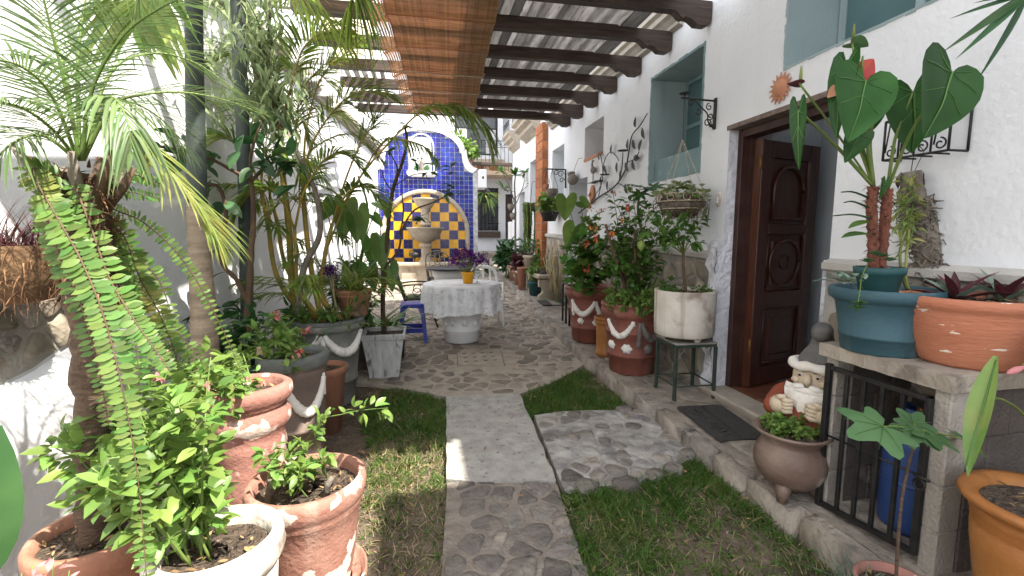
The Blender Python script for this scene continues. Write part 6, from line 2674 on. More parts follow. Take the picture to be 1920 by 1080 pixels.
# clay sun
sc3 = np.array((2.440, 2.86, 2.45))
o = thing('clay_sun', tuple(sc3), 'terracotta sun plaque with pointed rays high on the wall', 'wall plaque')
q = MB()
v, f = [tuple(sc3 - np.array((.030, 0, 0)))], []
k = 36
for r, d in ((.03, .028), (.055, .016), (.062, .010)):
    for j in range(k):
        a = 2 * pi * j / k
        v.append((sc3[0] - d, sc3[1] + r * math.cos(a), sc3[2] + r * math.sin(a)))
for j in range(k):
    f.append((0, 1 + j, 1 + (j + 1) % k))
    for r in (0, 1):
        a_, b_ = 1 + r * k + j, 1 + r * k + (j + 1) % k
        f.append((a_, a_ + k, b_ + k, b_))
q.add(v, f, 'clay_sun', True)
part('face', q, o)
for j in range(16):
    a = 2 * pi * j / 16
    q = MB()
    d, w = np.array((0, math.cos(a), math.sin(a))), np.array((0, -math.sin(a), math.cos(a)))
    b = sc3 - np.array((.004, 0, 0))
    q.prism([b + d * .058 - w * .014, b + d * .058 + w * .014, b + d * .105], (-.008, 0, 0), 'clay_sun')
    part('ray', q, o)
# iron flower rack
o = thing('flower_rack', (2.36, 1.85, 1.93), 'empty black wrought flower rack fixed to the wall behind big leaves', 'rack')
X0, X1, YA, YB, ZA, ZB = 2.33, 2.44, 1.70, 2.0, 1.83, 2.02
q = MB()
q.tube([(X1, YB, ZB), (X0, YB, ZB), (X0, YA, ZB), (X1, YA, ZB)], .006, 'iron', 6)
q.tube([(X1, YB, ZA), (X0, YB, ZA), (X0, YA, ZA), (X1, YA, ZA)], .006, 'iron', 6)
for p in ((X0, YB), (X0, YA), (X1, YA), (X1, YB)):
    q.tube([(*p, ZA), (*p, ZB)], .006, 'iron', 6)
for t in (.25, .5, .75):
    q.tube([(X0, YA + (YB - YA) * t, ZA), (X0, YA + (YB - YA) * t, ZB)], .005, 'iron', 6)
    q.tube([(X0, YA + (YB - YA) * t, ZA), (X1, YA + (YB - YA) * t, ZA)], .005, 'iron', 6)
part('frame', q, o)
q = MB()
yz_ = ((0, 1, 0), (0, 0, 1))
for t in (.12, .38, .62, .88):
    q.tube(spiral((X0, YA + (YB - YA) * t, ZA + .035), .028, .008, 90, 500, 18, yz_), .004, 'iron', 5)
    q.tube([(X0, YA + (YB - YA) * t + .028, ZA + .035), (X0, YA + (YB - YA) * t + .01, ZB)], .004, 'iron', 5)
part('scrolls', q, o)
# iron vine with candle plates
o = thing('iron_vine', (2.43, 5.4, 2.2), 'dark iron vine candle holder climbing the wall beside the teal window', 'wall ornament')
q = MB()
main = spline([(2.42,6.92,1.79), (2.41,6.12,1.96), (2.41,5.55,2.06), (2.41,5.25,2.22), (2.41,5.17,2.39), (2.41,5.09,2.59), (2.41,4.89,2.66), (2.41,4.73,2.75)], 40)
q.tube(main, np.linspace(.012, .006, 40), 'iron', 6)
br = [[(2.41,6.37,1.93), (2.4,5.95,2.14), (2.4,5.89,2.41), (2.4,5.69,2.51), (2.4,5.5,2.43), (2.4,5.42,2.36)], [(2.41,6.08,1.98), (2.4,5.92,2.24), (2.4,5.97,2.45), (2.4,6.05,2.55)],
      [(2.41,5.42,2.11), (2.4,5.32,2.26), (2.4,5.3,2.44)], [(2.41,5.21,2.31), (2.4,4.98,2.31), (2.4,4.88,2.37)], [(2.41,5.58,2.05), (2.4,5.4,2.08), (2.4,5.24,2.03)]]
for b in br:
    q.tube(spline(b, 16), .006, 'iron', 5)
part('stem', q, o)
tv, tf = leaf_t(.55, .2, .1, 4)
for p, d in (((2.4,4.98,2.66), (0, .3, 1)), ((2.4,4.82,2.62), (0, -.3, -1)), ((2.4,5.05,2.54), (0, -.5, -1)), ((2.4,5.17,2.45), (0, .2, 1)), ((2.4,5.01,2.33), (0, -1, -.2)), ((2.4,4.88,2.38), (0, -.3, 1)), ((2.4,6.05,2.47), (0, .4, 1)),
             ((2.4,5.46,2.35), (0, .2, -1)), ((2.4,5.87,2.37), (0, -.5, -1)), ((2.4,5.65,2.48), (0, .2, 1)), ((2.4,5.96,2.24), (0, .5, -.8)), ((2.4,5.33,2.24), (0, .4, -1)), ((2.4,5.23,2.31), (0, -.6, -1)), ((2.4,5.74,2.15), (0, .3, -1)), ((2.4,5.04,2.31), (0, -.4, -1)), ((2.4,5.22,2.06), (0, -.4, -1))):
    q = MB()
    q.many(tv, tf, [rotm(d, (-1, 0, 0)) * .135], [p], 'iron')
    part('leaf', q, o)
for p in ((2.37,5.24,2.44), (2.37,5.78,2.23), (2.37,5.99,2.17)):
    q = MB()
    q.lathe([(.001, 0), (.06, .003), (.065, .012), (.001, .006)], 'iron', 16, p)
    part('candle_plate', q, o)
# stilted metal bird on a little shelf, ceramic duck, clay mask
p = (2.4,6.27,2.19)
o = thing('metal_bird', p, 'thin-legged dark metal bird on a tiny shelf beside the iron vine', 'wall ornament')
q = MB()
q.bbox((p[0] - .05, p[1] - .09, p[2] - .006), (2.449, p[1] + .09, p[2]), 'iron', .002)
part('shelf', q, o)
q = MB()
for s_ in (-.02, .02):
    q.tube([(p[0], p[1] + s_, p[2]), (p[0], p[1] + s_ * .7, p[2] + .13)], .004, 'iron', 5)
part('legs', q, o)
q = MB()
q.ball((p[0], p[1], p[2] + .17), .05, 'clay_grey', 12, 8, (.8, 1.2, 1.0))
q.tube(spline([(p[0], p[1] + .02, p[2] + .19), (p[0], p[1] + .05, p[2] + .25), (p[0], p[1] + .03, p[2] + .30), (p[0], p[1] + .0, p[2] + .30)], 12), [.022, .02, .018, .016, .015, .014, .014, .015, .017, .016, .012, .004], 'clay_grey', 7)
part('body', q, o)
p = (2.36,7.05,2.32)
o = thing('clay_urn', p, 'grey clay urn shaped like a duck fixed above the side doorway', 'wall ornament')
q = MB()
q.ball(p, .10, 'clay_grey', 14, 9, (.8, 1.1, .85))
q.tube([(p[0], p[1] + .06, p[2] + .05), (p[0], p[1] + .08, p[2] + .11)], [.05, .065], 'clay_grey', 12)
part('body', q, o)
q = MB()
q.tube([(p[0] - .02, p[1] - .05, p[2] + .06), (p[0], p[1] - .13, p[2] + .20), (p[0] + .04, p[1] - .14, p[2] + .30), (2.449, p[1] - .14, p[2] + .31)], .005, 'rope', 5)
part('hanger', q, o)
p = (2.43,6.38,2.05)
o = thing('clay_mask', p, 'rust coloured clay mask low beside the side doorway', 'wall ornament')
q = MB()
q.ball((p[0], p[1], p[2] - .02), .12, 'clay_sun', 16, 10, (.22, .75, 1.15))
q.tube([(p[0] - .025, p[1], p[2] + .02), (p[0] - .045, p[1], p[2] - .04)], [.010, .018], 'clay_sun', 8)
part('face', q, o)
# second bracket with hanging pots
o = thing('iron_bracket', (2.43, 7.75, 2.5), 'far iron bracket with small hanging pots at the niche window', 'bracket')
q = MB()
a, b = (2.43,7.66,2.56), (2.43,7.65,2.25)
q.tube([a, b], .014, 'iron', 6)
e = (a[0] - .33, a[1], a[2] + .0)
q.tube([a, e], .012, 'iron', 6)
for (dx, dz_, r) in ((-.08, -.08, .06), (-.16, -.06, .05), (-.06, -.18, .045)):
    q.tube(spiral((a[0] + dx, a[1], a[2] + dz_), r, r * .3, 0, 420, 20, xz), .007, 'iron', 5)
part('frame', q, o)


def hung_pot(p, r, h, m, top, label):
    o = thing('hanging_pot', p, label, 'hanging pot', 'small pots hung on the far wall')
    q = MB()
    q.lathe([(r * .5, 0), (r * .9, h * .4), (r, h * .75), (r * .85, h * .9), (r, h), (r * .8, h), (r * .7, h * .8), (.001, h * .75)], m, 16, p, cap0=True)
    part('body', q, o)
    q = MB()
    for a_ in (0, 120, 240):
        q.tube([(p[0] + r * math.cos(rad(a_)), p[1] + r * math.sin(rad(a_)), p[2] + h), (p[0], p[1], top)], .004, 'iron', 4)
    part('cord', q, o)
    return o


hung_pot((e[0] + .10, e[1], e[2] - .46), .11, .13, 'clay_grey', e[2], 'dark clay bowl hung on cords from the far iron bracket')
hung_pot((e[0] + .005, e[1] + .03, e[2] - .34), .05, .09, 'clay_sun', e[2], 'tiny reddish pot hung at the tip of the far bracket')
p = (2.32,8.07,1.7)
q = MB()
q.lathe([(.11, 0), (.16, .14), (.17, .15), (.17, .17), (.15, .17), (.001, .15)], 'dark_plastic', 20, (p[0] - .05, p[1], p[2]), cap0=True)
o = solid('wall_planter', q, p, 'black plastic pot on the wall beside the brick pillar', 'planter')
q = MB()
q.tube([(p[0] + .10, p[1], p[2] + .15), (2.449, p[1], p[2] + .15)], .01, 'iron', 5)
part('hook', q, o)
q = MB()
p = (2.2, 16.2, gz(16.2))
p = (2.70, 15.86, gz(15.86))
q.lathe([(.12, 0), (.13, .02), (.14, .26), (.15, .28), (.13, .28), (.12, .2)], 'clay_grey', 18, p, cap0=True)
q.tube([(p[0] + .13, p[1], p[2] + .08), (p[0] + .30, p[1], p[2] + .22), (p[0] + .34, p[1], p[2] + .25)], [.03, .02, .025], 'clay_grey', 8)
q.tube(arc((p[0], p[1], p[2] + .28), .11, 0, 180, 12), .010, 'clay_grey', 5)
solid('watering_can', q, p, 'grey metal watering can near the far house step', 'watering can')
# globe lamp beside the fountain
p = (-.8,10.6,1.58)
o = thing('globe_lamp', (p[0], p[1], gz(10.6)), 'small cream globe lamp on a thin post left of the fountain', 'lamp')
q = MB()
q.tube([(p[0], p[1], gz(10.6)), (p[0], p[1], p[2] - .07)], .018, 'brass', 8)
part('post', q, o)
q = MB()
q.ball(p, .085, 'lamp_globe', 18, 12)
part('globe', q, o)
# two iron candle lanterns on the basin rim
for (x, lab) in ((-.16, 'dark iron lantern on the basin rim left of the pedestal'), (.35, 'dark iron lantern on the basin rim right of the pedestal')):
    o = thing('rim_lantern', (x, 10.83, .832), lab, 'lantern', 'lanterns on the fountain rim')
    q = MB()
    q.lathe([(.05, 0), (.05, .01), (.012, .02), (.012, .08), (.04, .10), (.10, .13), (.11, .19), (.08, .22), (.02, .24)], 'iron', 14, (x, 10.83, .832), cap0=True)
    part('body', q, o)
    q = MB()
    q.tube(arc((x, 10.83, 1.0), .12, -20, 200, 14), .010, 'iron', 5)
    part('handle', q, o)
# railing stub by the pot behind the jar
q = MB()
o = thing('iron_grille', (2.1, 6.2, .15), 'low black iron grille partly hidden behind the far red pot', 'grille')
for i in range(4):
    q = MB()
    y = 6.0 + .16 * i
    q.bbox((2.03, y - .012, gz(6) + .10), (2.055, y + .012, gz(6) + .10 + .58), 'iron', .002)
    part('bar', q, o)
q = MB()
q.bbox((2.032, 5.99, gz(6) + .681), (2.053, 6.50, gz(6) + .70), 'iron', .002)
part('rail', q, o)

# ---------------------------------------------------------------- plants along the left wall
rp = random.Random(101)


def fr(root, pts, **kw):
    q = MB()
    lm = kw.pop('lm', 'leaf_palm')
    sm = kw.pop('sm', 'stem_green')
    frond(q, pts, lm, sm, rnd=rp, **kw)
    return part('frond', q, root)


# hairy feather palm (front left)
pp = thing('feather_palm', (-1.06, 1.64, .46), 'hairy-trunked feather palm with fine arching fronds in terracotta pot', 'palm', 'palms by the white wall')
q = MB()
tr = spline([(-1.07, 1.64, .44), (-1.037,1.63,.738), (-1.012,1.62,1.106), (-1.002,1.62,1.403), (-1.002,1.63,1.627)], 34)
q.tube(tr, [(.052 + .006 * math.sin(i * 2.3) + .004 * math.sin(i * 5.1)) * (1 + .02 * R.uniform(-1, 1)) + (.016 if i > 22 else 0) for i in range(34)], 'bark_brown', 14)
part('trunk', q, pp)
q = MB()
tv, tf = leaf_t(.16, .4, .35, 3, 'taper')
Ms, Ps = [], []
for i in range(640):
    k = rp.randint(21, 33)
    a = rp.uniform(0, 2 * pi)
    p = tr[k] + np.array((.06 * math.cos(a), .06 * math.sin(a), rp.uniform(-.02, .02)))
    up_ = rp.uniform(-1.1, .8) if k > 25 else rp.uniform(-1.4, .2)
    Ms.append(rotm((math.cos(a) * .8 + rp.gauss(0, .3), math.sin(a) * .8 + rp.gauss(0, .3), up_), (0, 0, 1)) * rp.uniform(.03, .075))
    Ps.append(p)
q.many(tv, tf, Ms, Ps, 'fiber')
part('trunk_fiber', q, pp)
for k in range(9):
    a = 2 * pi * k / 9 + .3
    q = MB()
    p = tr[30]
    q.tube([p + np.array((.04 * math.cos(a), .04 * math.sin(a), -.03)), p + np.array((.10 * math.cos(a), .10 * math.sin(a), .05 + .02 * (k % 3))), p + np.array((.13 * math.cos(a), .13 * math.sin(a), .11 + .02 * (k % 3)))], [.020, .014, .009], 'bark_grey' if k % 2 else 'stem_brown', 7)
    part('leaf_stub', q, pp)
FK = dict(nleaf=34, ll=.205, lw=.0056, sr=.006, ang=62, droop=.35, lift=.12, t0=.18)
for pts in (
        [(-.997,1.63,1.674), (-.997,1.6,1.878), (-.987,1.55,2.032), (-.963,1.48,2.171)],
        [(-.995,1.63,1.674), (-.931,1.6,1.868), (-.821,1.56,2.007), (-.699,1.52,2.078), (-.559,1.48,2.127)],
        [(-.997,1.62,1.672), (-.978,1.52,1.82), (-.975,1.42,1.87), (-1.012,1.34,1.863)],
        [(-.997,1.62,1.672), (-.984,1.5,1.745), (-.978,1.38,1.769), (-.999,1.28,1.735)],
        [(-.989,1.63,1.674), (-.939,1.66,1.83), (-.865,1.72,1.894), (-.769,1.8,1.929), (-.667,1.88,1.928), (-.581,1.95,1.904)],
        [(-.999,1.62,1.672), (-1.03,1.55,1.726), (-1.046,1.46,1.684), (-1.079,1.4,1.583)],
        [(-.997,1.63,1.68), (-.997,1.66,1.943), (-.982,1.7,2.157), (-.954,1.74,2.348)],
        [(-.995,1.64,1.675), (-.96,1.74,1.956), (-.882,1.84,2.062), (-.778,1.92,2.063), (-.655,1.98,1.976)],
        [(-1.006,1.64,1.675), (-1.1,1.78,1.894), (-1.203,1.92,2.086), (-1.318,2.02,2.241)],
        [(-1.001,1.64,1.675), (-1.015,1.78,1.849), (-1.009,1.92,1.921), (-.944,2.02,1.874), (-.888,2.08,1.747)]):
    fr(pp, pts, lm='leaf_palm', **FK)
fr(pp, [(-.986,1.62,1.672), (-.905,1.56,1.806), (-.824,1.5,1.827), (-.774,1.46,1.759), (-.764,1.45,1.667)], lm='leaf_palm', nleaf=18, ll=.15, lw=.011, sr=.005, ang=50, droop=.9, lift=.0)
yf = fr(pp, [(-.983,1.62,1.672), (-.892,1.6,1.807), (-.814,1.58,1.786), (-.751,1.56,1.67), (-.671,1.56,1.56), (-.632,1.56,1.492), (-.602,1.57,1.389)], lm='leaf_yellow', nleaf=32, ll=.20, lw=.0095, sr=.006, ang=52, droop=.12, lift=.02, t0=.42)
yf['label'] = 'yellowing low frond'

# ringed palm
kp = thing('ringed_palm', (-1.27, 2.95, -.03), 'smooth ringed palm trunk rising past the wall top behind the fern', 'palm', 'palms by the white wall')
q = MB()
tr = spline([(-1.33, 3.0, -.03), (-1.26,2.92,.68), (-1.23,2.88,1.09), (-1.22,2.86,1.45), (-1.19,2.84,1.86), (-1.16,2.82,2.3), (-1.12,2.8,2.82)], 90)
rr_ = []
for i in range(90):
    z = tr[i][2]
    b = .096 - .044 * min(1, max(0, z / 1.4)) - .010 * min(1, max(0, (z - 1.4) / 1.2))
    rr_.append(b * (1 + (.035 if i % 4 == 0 and z < 1.65 else 0)))
kcut = next(i for i in range(90) if tr[i][2] > 1.62)
q.tube(tr[:kcut + 1], rr_[:kcut + 1], 'bark_ring', 16)
part('trunk', q, kp)
q = MB()
q.tube(tr[kcut:], [r * .97 for r in rr_[kcut:]], 'pipe_green', 16)
part('crownshaft', q, kp)
for pts in ([tr[-1], (-1.18,2.6,2.77), (-1.177,2.4,2.511), (-1.166,2.3,2.296)], [tr[-1], (-1.03,3,3.15), (-.82,3.2,3.06), (-.54,3.3,2.82), (-.41,3.35,2.95)], [tr[-1], (-.864,2.3,2.868), (-.39,2.2,2.699), (-.268,2.2,2.544), (-.284,2.2,2.391)]):
    fr(kp, pts, lm='leaf_areca', nleaf=26, ll=.34, lw=.026, sr=.012, ang=55, droop=.5, lift=.05, t0=.35)

# sword fern hanging from the hairy palm
fe = thing('sword_fern', (-.972,1.52,1.614), 'long hanging sword fern with paired round leaflets rooted on the hairy palm', 'fern')


def fern(pts, w, n, m='leaf_fern', sr=.003, face=(.25, -1, .35)):
    q = MB()
    C = spline(pts, 40)
    q.tube(C, np.linspace(sr, sr * .4, 40), 'stem_brown', 5)
    T = np.gradient(C, axis=0)
    T /= np.linalg.norm(T, axis=1, keepdims=True)
    tv, tf = leaf_t(.46, .12, .12, 4)
    Ms, Ps = [], []
    for i in range(n):
        t = (i + .5) / n * 39
        k = int(t)
        p = C[k] + (C[min(k + 1, 39)] - C[k]) * (t - k)
        M0 = rotm(T[k], face)
        L = w * (.55 + .45 * math.sin(pi * min(1, (i / n) * .85 + .15))) * rp.uniform(.9, 1.08)
        for s_ in (-1, 1):
            if rp.random() < .05:
                continue
            d = M0[:, 0] * s_ + T[k] * (.12 + rp.gauss(0, .10)) + M0[:, 2] * rp.uniform(-.15, .35)
            M = rotm(d, M0[:, 2] + np.array((0, 0, .35)) + T[k] * rp.uniform(-.1, .45))
            Ms.append(M * L * rp.uniform(.82, 1.08))
            Ps.append(p)
    q.many(tv, tf, Ms, Ps, m)
    return part('frond', q, fe)


fern([(-.983,1.52,1.613), (-1.005,1.46,1.622), (-.941,1.42,1.514), (-.86,1.38,1.369), (-.803,1.35,1.204), (-.763,1.32,1.011), (-.74,1.3,.8), (-.732,1.28,.526)], .043, 96)
fern([(-.949,1.52,1.592), (-.883,1.46,1.466), (-.83,1.42,1.337), (-.768,1.38,1.247), (-.717,1.36,1.169), (-.67,1.35,1.089)], .042, 48)
fern([(-.99,1.53,1.607), (-1.011,1.5,1.546), (-.981,1.48,1.408), (-.94,1.48,1.259), (-.908,1.47,1.076), (-.891,1.46,.905)], .038, 58)
fern([(-.985,1.6,1.608), (-.977,1.72,1.537), (-.952,1.84,1.493), (-.899,1.94,1.376), (-.844,2,1.211), (-.786,2.05,.991), (-.725,2.06,.789)], .030, 62)
fern([(-.984,1.6,1.616), (-.969,1.68,1.62), (-.919,1.74,1.646), (-.873,1.8,1.624)], .035, 26, 'leaf_mid')
fern([(-.985,1.6,1.6), (-.952,1.66,1.596), (-.916,1.74,1.587), (-.876,1.8,1.575)], .030, 22, 'leaf_mid')
fern([(-.988,1.6,1.577), (-.985,1.66,1.468), (-.975,1.7,1.349), (-.936,1.74,1.211), (-.885,1.78,1.08), (-.838,1.8,.976)], .046, 38)
fern([(-.978,1.62,1.516), (-.943,1.7,1.452), (-.928,1.74,1.31), (-.888,1.76,1.179), (-.86,1.78,1.022), (-.859,1.78,.846)], .044, 38)
fern([(-.985,1.62,1.516), (-.953,1.64,1.369), (-.932,1.66,1.232), (-.914,1.66,1.092), (-.916,1.66,.931)], .050, 36, 'leaf_mid')
fern([(-1.015,1.7,1.485), (-.965,1.8,1.379), (-.929,1.86,1.28), (-.911,1.88,1.139), (-.913,1.88,1.018)], .034, 30, 'leaf_fern')
fern([(-.989,1.62,1.547), (-.979,1.72,1.426), (-.936,1.8,1.23), (-.875,1.86,1.082), (-.804,1.9,.924)], .036, 44, 'leaf_fern')

# leafy bright bushes at the bottom left
tov = leaf_t(.52, .28, .30, 4)
bu = thing('leafy_bush', (-.68, 1.5, .46), 'bright green leafy bush growing out of the chalky white pot', 'shrub', 'leafy pot shrubs')
st = []
for i in range(17):
    a, e = rp.uniform(0, 2 * pi), rp.uniform(.05, .30)
    b = np.array((-.70 + rp.uniform(-.08, .06), 1.51 + rp.uniform(-.08, .10), .45))
    H_ = rp.uniform(.28, .58)
    t_ = b + np.array((e * math.cos(a) * .8 - .10, e * math.sin(a) * .9 + .05, H_))
    st.append([b, (b + t_) / 2 + np.array((0, 0, .04)), t_])
shrub(bu, None, st, 'leaf_bright', 'stem_green', .060, 24, tov, .0045, .55, .07, .12, rp)
bu2 = thing('leafy_bush', (-1.0, 1.75, .46), 'wider leafy bush at the foot of the hairy palm in terracotta pot', 'shrub', 'leafy pot shrubs')
st = []
for i in range(12):
    b = np.array((-1.02 + rp.uniform(-.08, .10), 1.66 + rp.uniform(-.06, .12), .46))
    tgt = [(-1.114,1.6,.829), (-1.043,1.55,.795), (-1.151,1.62,.798), (-.939,1.6,.849), (-1,1.8,.849), (-.961,1.9,.892), (-.935,1.9,.764), (-.92,2,.812), (-.938,1.75,.688), (-.912,1.5,.757), (-.897,2.05,.884), (-1.052,1.85,.954)][i]
    t_ = np.array(tgt)
    st.append([b, (b + t_) / 2 + np.array((0, 0, .05)), t_])
shrub(bu2, None, st, 'leaf_bright', 'stem_green', .060, 19, tov, .004, .55, .06, .25, rp)
bu3 = thing('leafy_bush', (-.87, 2.42, .66), 'bright leafy bush spilling over the pink fluted pot', 'shrub', 'leafy pot shrubs')
st = []
for i in range(18):
    a = rp.uniform(0, 2 * pi)
    b = np.array((-.88 + .07 * math.cos(a), 2.42 + .07 * math.sin(a), .67))
    t_ = b + np.array((.20 * math.cos(a) * rp.uniform(.4, 1) - .16, .2 * math.sin(a), rp.uniform(-.10, .20)))
    st.append([b, (b + t_) / 2 + np.array((0, 0, .08)), t_])
shrub(bu3, None, st, 'leaf_bright', 'stem_green', .056, 16, tov, .004, .6, .06, .15, rp)
q = MB()
for p in ((-1.006,2,.988), (-.868,2,.862), (-1.078,2.1,.88)):
    for k in range(7):
        q.many(*leaf_t(.5, .3, .2, 3), [rotm((rp.gauss(0, .5), rp.gauss(0, .5), rp.gauss(-.2, .7)), (0, 0, 1)) * .032], [np.array(p) + np.array((rp.gauss(0, .008), 0, rp.gauss(0, .012)))], 'flower_pink')
part('blossoms', q, bu3)
# long arching sprig and low shoots in the flaking terracotta pot
sp = thing('arching_sprig', (-.47, 1.93, .40), 'young plant with one long arching sprig in the broad flaking pot', 'shrub', 'leafy pot shrubs')
main = [(-.42, 1.99, .40), (-.459,1.98,.648), (-.324,1.95,.708), (-.234,1.92,.729), (-.151,1.9,.737)]
st = [main]
for tgt in ((-.43,1.95,.681), (-.473,1.85,.595), (-.539,1.8,.582), (-.58,1.78,.576), (-.562,2,.577), (-.384,1.9,.562), (-.642,1.95,.562), (-.471,1.75,.559)):
    b = np.array((-.50 + rp.uniform(-.12, .10), 1.92 + rp.uniform(-.1, .1), .40))
    st.append([b, (b + np.array(tgt)) / 2 + np.array((0, 0, .03)), tgt])
shrub(sp, None, st, 'leaf_bright', 'stem_green', .046, 17, leaf_t(.5, .3, .3, 4), .003, .5, .035, .25, rp)
q = MB()
for (p0, p1, p2) in (((-.62, 1.85, .39), (-.60, 1.84, .48), (-.59, 1.80, .52)), ((-.40, 1.85, .39), (-.39, 1.84, .46), (-.37, 1.84, .49))):
    q.tube([p0, p1, p2], [.016, .013, .010], 'bark_grey', 8)
    part('pruned_stump', q, sp)
    q = MB()
# shrimp plant in the brown garland pot
sh = thing('shrimp_plant', (-.83, 3.08, .68), 'light green shrimp plant with drooping salmon flowers in the brown pot', 'shrub', 'leafy pot shrubs')
st = []
for tgt in ((-1.03,3,.87), (-.94,3,.94), (-.89,3,.94), (-.81,2.95,.81), (-.74,2.95,.85), (-.76,2.9,.75), (-.95,2.9,.79), (-.86,2.9,.82), (-.78,2.85,.67), (-1.02,2.95,.75), (-.88,3.1,.86)):
    b = np.array((-.84 + rp.uniform(-.06, .06), 3.08 + rp.uniform(-.05, .05), .66))
    st.append([b, (b + np.array(tgt)) / 2 + np.array((0, 0, .05)), tgt])
shrub(sh, None, st, 'leaf_bright', 'stem_green', .062, 14, leaf_t(.42, .3, .3, 4), .0035, .5, .045, .3, rp)
for p in ((-.88,2.98,.96), (-.72,2.93,.87), (-.75,2.88,.75)):
    q = MB()
    for k in range(12):
        q.many(*leaf_t(.6, .4, .3, 3), [rotm((rp.uniform(.1, 1), rp.gauss(0, .4), rp.gauss(-.1, .4)), (0, 0, 1)) * .034], [np.array(p) + np.array((rp.gauss(0, .012), rp.gauss(0, .008), rp.gauss(0, .010)))], 'flower_pink' if k % 3 else 'flower_red')
    part('blossom', q, sh)
# basket of dry epiphytes on the wall at the far left
p = np.array((-1.637,2.249,1.387))
o = thing('wall_basket', tuple(p), 'shaggy brown fibre basket hung on the white wall at far left edge', 'hanging basket')
q = MB()
q.lathe([(.04, -.22), (.10, -.20), (.14, -.10), (.155, 0), (.15, .02), (.02, .02)], 'basket_fiber', 24, tuple(p), cap0=True, wob=.04)
Ms, Ps = [], []
for i in range(500):
    a, z = rp.uniform(0, 2 * pi), rp.uniform(-.24, .03)
    r = .15 * (1 if z > -.1 else 1 + (z + .1) * 4)
    Ps.append(p + np.array((r * math.cos(a), r * math.sin(a), z)))
    Ms.append(rotm((math.cos(a) * .5 + rp.gauss(0, .5), math.sin(a) * .5 + rp.gauss(0, .5), rp.uniform(-1.2, .4)), (0, 0, 1)) * rp.uniform(.03, .09))
q.many(*leaf_t(.07, .4, .4, 3, 'taper'), Ms, Ps, 'fiber')
part('body', q, o)
o = thing('dry_tuft', tuple(p + np.array((0, 0, .02))), 'dark red spiky dry tuft growing in the shaggy wall basket', 'plant')
q = MB()
Ms, Ps = [], []
for i in range(190):
    a, e = rp.uniform(0, 2 * pi), rp.uniform(.2, 1.5)
    Ms.append(rotm((math.cos(a) * math.cos(e), math.sin(a) * math.cos(e), math.sin(e)), (0, 0, 1)) * rp.uniform(.10, .26))
    Ps.append(p + np.array((rp.uniform(-.08, .08), rp.uniform(-.08, .08), .01)))
q.many(*leaf_t(.03, .4, .35, 4, 'taper'), Ms, Ps, 'leaf_purple')
q.many(*leaf_t(.03, .4, .5, 4, 'taper'), Ms[:70], Ps[:70], 'fiber')
part('foliage', q, o)

# ---- the second row: pole, twisted shrub, tall slender tree, yellow-caned palm
q = MB()
q.tube(spline([(-1.39,3.95,.6), (-1.33,3.92,1.62), (-1.29,3.88,2.59), (-1.26,3.85,3.36)], 24), [.048 + .004 * math.sin(i * 1.9) for i in range(24)], 'pipe_green', 10)
solid('dark_pole', q, (-1.39,3.95,.6), 'dark green vertical pole among the plants in front of the wall', 'pole')
ts = thing('twisted_shrub', (-1.24,3.6,.68), 'twisted dark-stemmed shrub with large leathery leaves before the wall', 'shrub')
q = MB()
B1 = [(-1.28, 3.58, .50), (-1.25,3.6,.88), (-1.21,3.6,1.26), (-1.17,3.6,1.6), (-1.17,3.6,1.84)]
B2 = [(-1.24,3.6,.95), (-1.3,3.58,1.13), (-1.38,3.55,1.28), (-1.31,3.5,1.6), (-1.33,3.46,1.77), (-1.4,3.4,1.78)]
B3 = [(-1.17,3.6,1.83), (-1.24,3.5,1.88), (-1.33,3.4,1.94), (-1.41,3.25,1.96), (-1.51,3.1,1.97), (-1.57,3,1.98)]
B4 = [(-1.17,3.6,1.83), (-1.05,3.55,1.93), (-.93,3.5,1.97), (-.87,3.45,1.93)]
B5 = [(-1.17,3.6,1.81), (-1.15,3.55,1.97), (-1.09,3.5,2.12), (-1.02,3.5,2.27)]
for b, r in ((B1, .030), (B2, .020), (B3, .014), (B4, .013), (B5, .013)):
    C = spline(b, 20)
    q.tube(C, [r * (1 - .5 * i / 19) * (1 + .12 * math.sin(i * 2.7)) for i in range(20)], 'stem_brown', 8)
part('stem', q, ts)
q = MB()
tl_ = leaf_t(.50, .22, .30, 5)
P, D = [], []
for b, n in ((B2, 16), (B3, 44), (B4, 26), (B5, 24)):
    C = spline(b, 30)
    for i in range(n):
        k = rp.randint(10, 29)
        P.append(C[k] + np.array((rp.gauss(0, .05), rp.gauss(0, .05), rp.gauss(0, .05))))
        D.append((rp.gauss(0, .8), rp.gauss(-.3, .6), rp.gauss(-.2, .4)))
scatter_leaves(q, P, D, .135, 'leaf_dark', tl_, .5, rp)
part('foliage', q, ts)
# climbing light foliage on the pole
cl = thing('slender_tree', (-.86, 4.15, .72), 'tall thin tree with drooping grey-green willowy leaves and bent trunk', 'tree')
q = MB()
T1 = [(-.93, 4.12, .70), (-1.03,4.08,.77), (-.96,4.05,1.17), (-.82,4,1.43), (-.81,4,1.66), (-.85,4,1.86), (-.99,4.02,2.18), (-1.08,4.05,2.37), (-1.15,4.1,2.63), (-1.14,4.1,3.03), (-1.07,4.1,3.59)]
C = spline(T1, 50)
q.tube(C, np.linspace(.030, .008, 50), 'bark_grey', 9)
tb_ = []
for i in range(46):
    k = rp.randint(30, 49)
    p = C[k]
    e = p + np.array((rp.gauss(-.16, .24), rp.gauss(0, .22), rp.uniform(-.05, .45)))
    pts = [p, (p + e) / 2 + np.array((0, 0, .05)), e]
    q.tube(spline(pts, 6), [.006, .005, .004, .003, .002, .0015], 'stem_brown', 4, cap=False)
    tb_.append(spline(pts, 8))
part('trunk', q, cl)
q = MB()
P, D = [], []
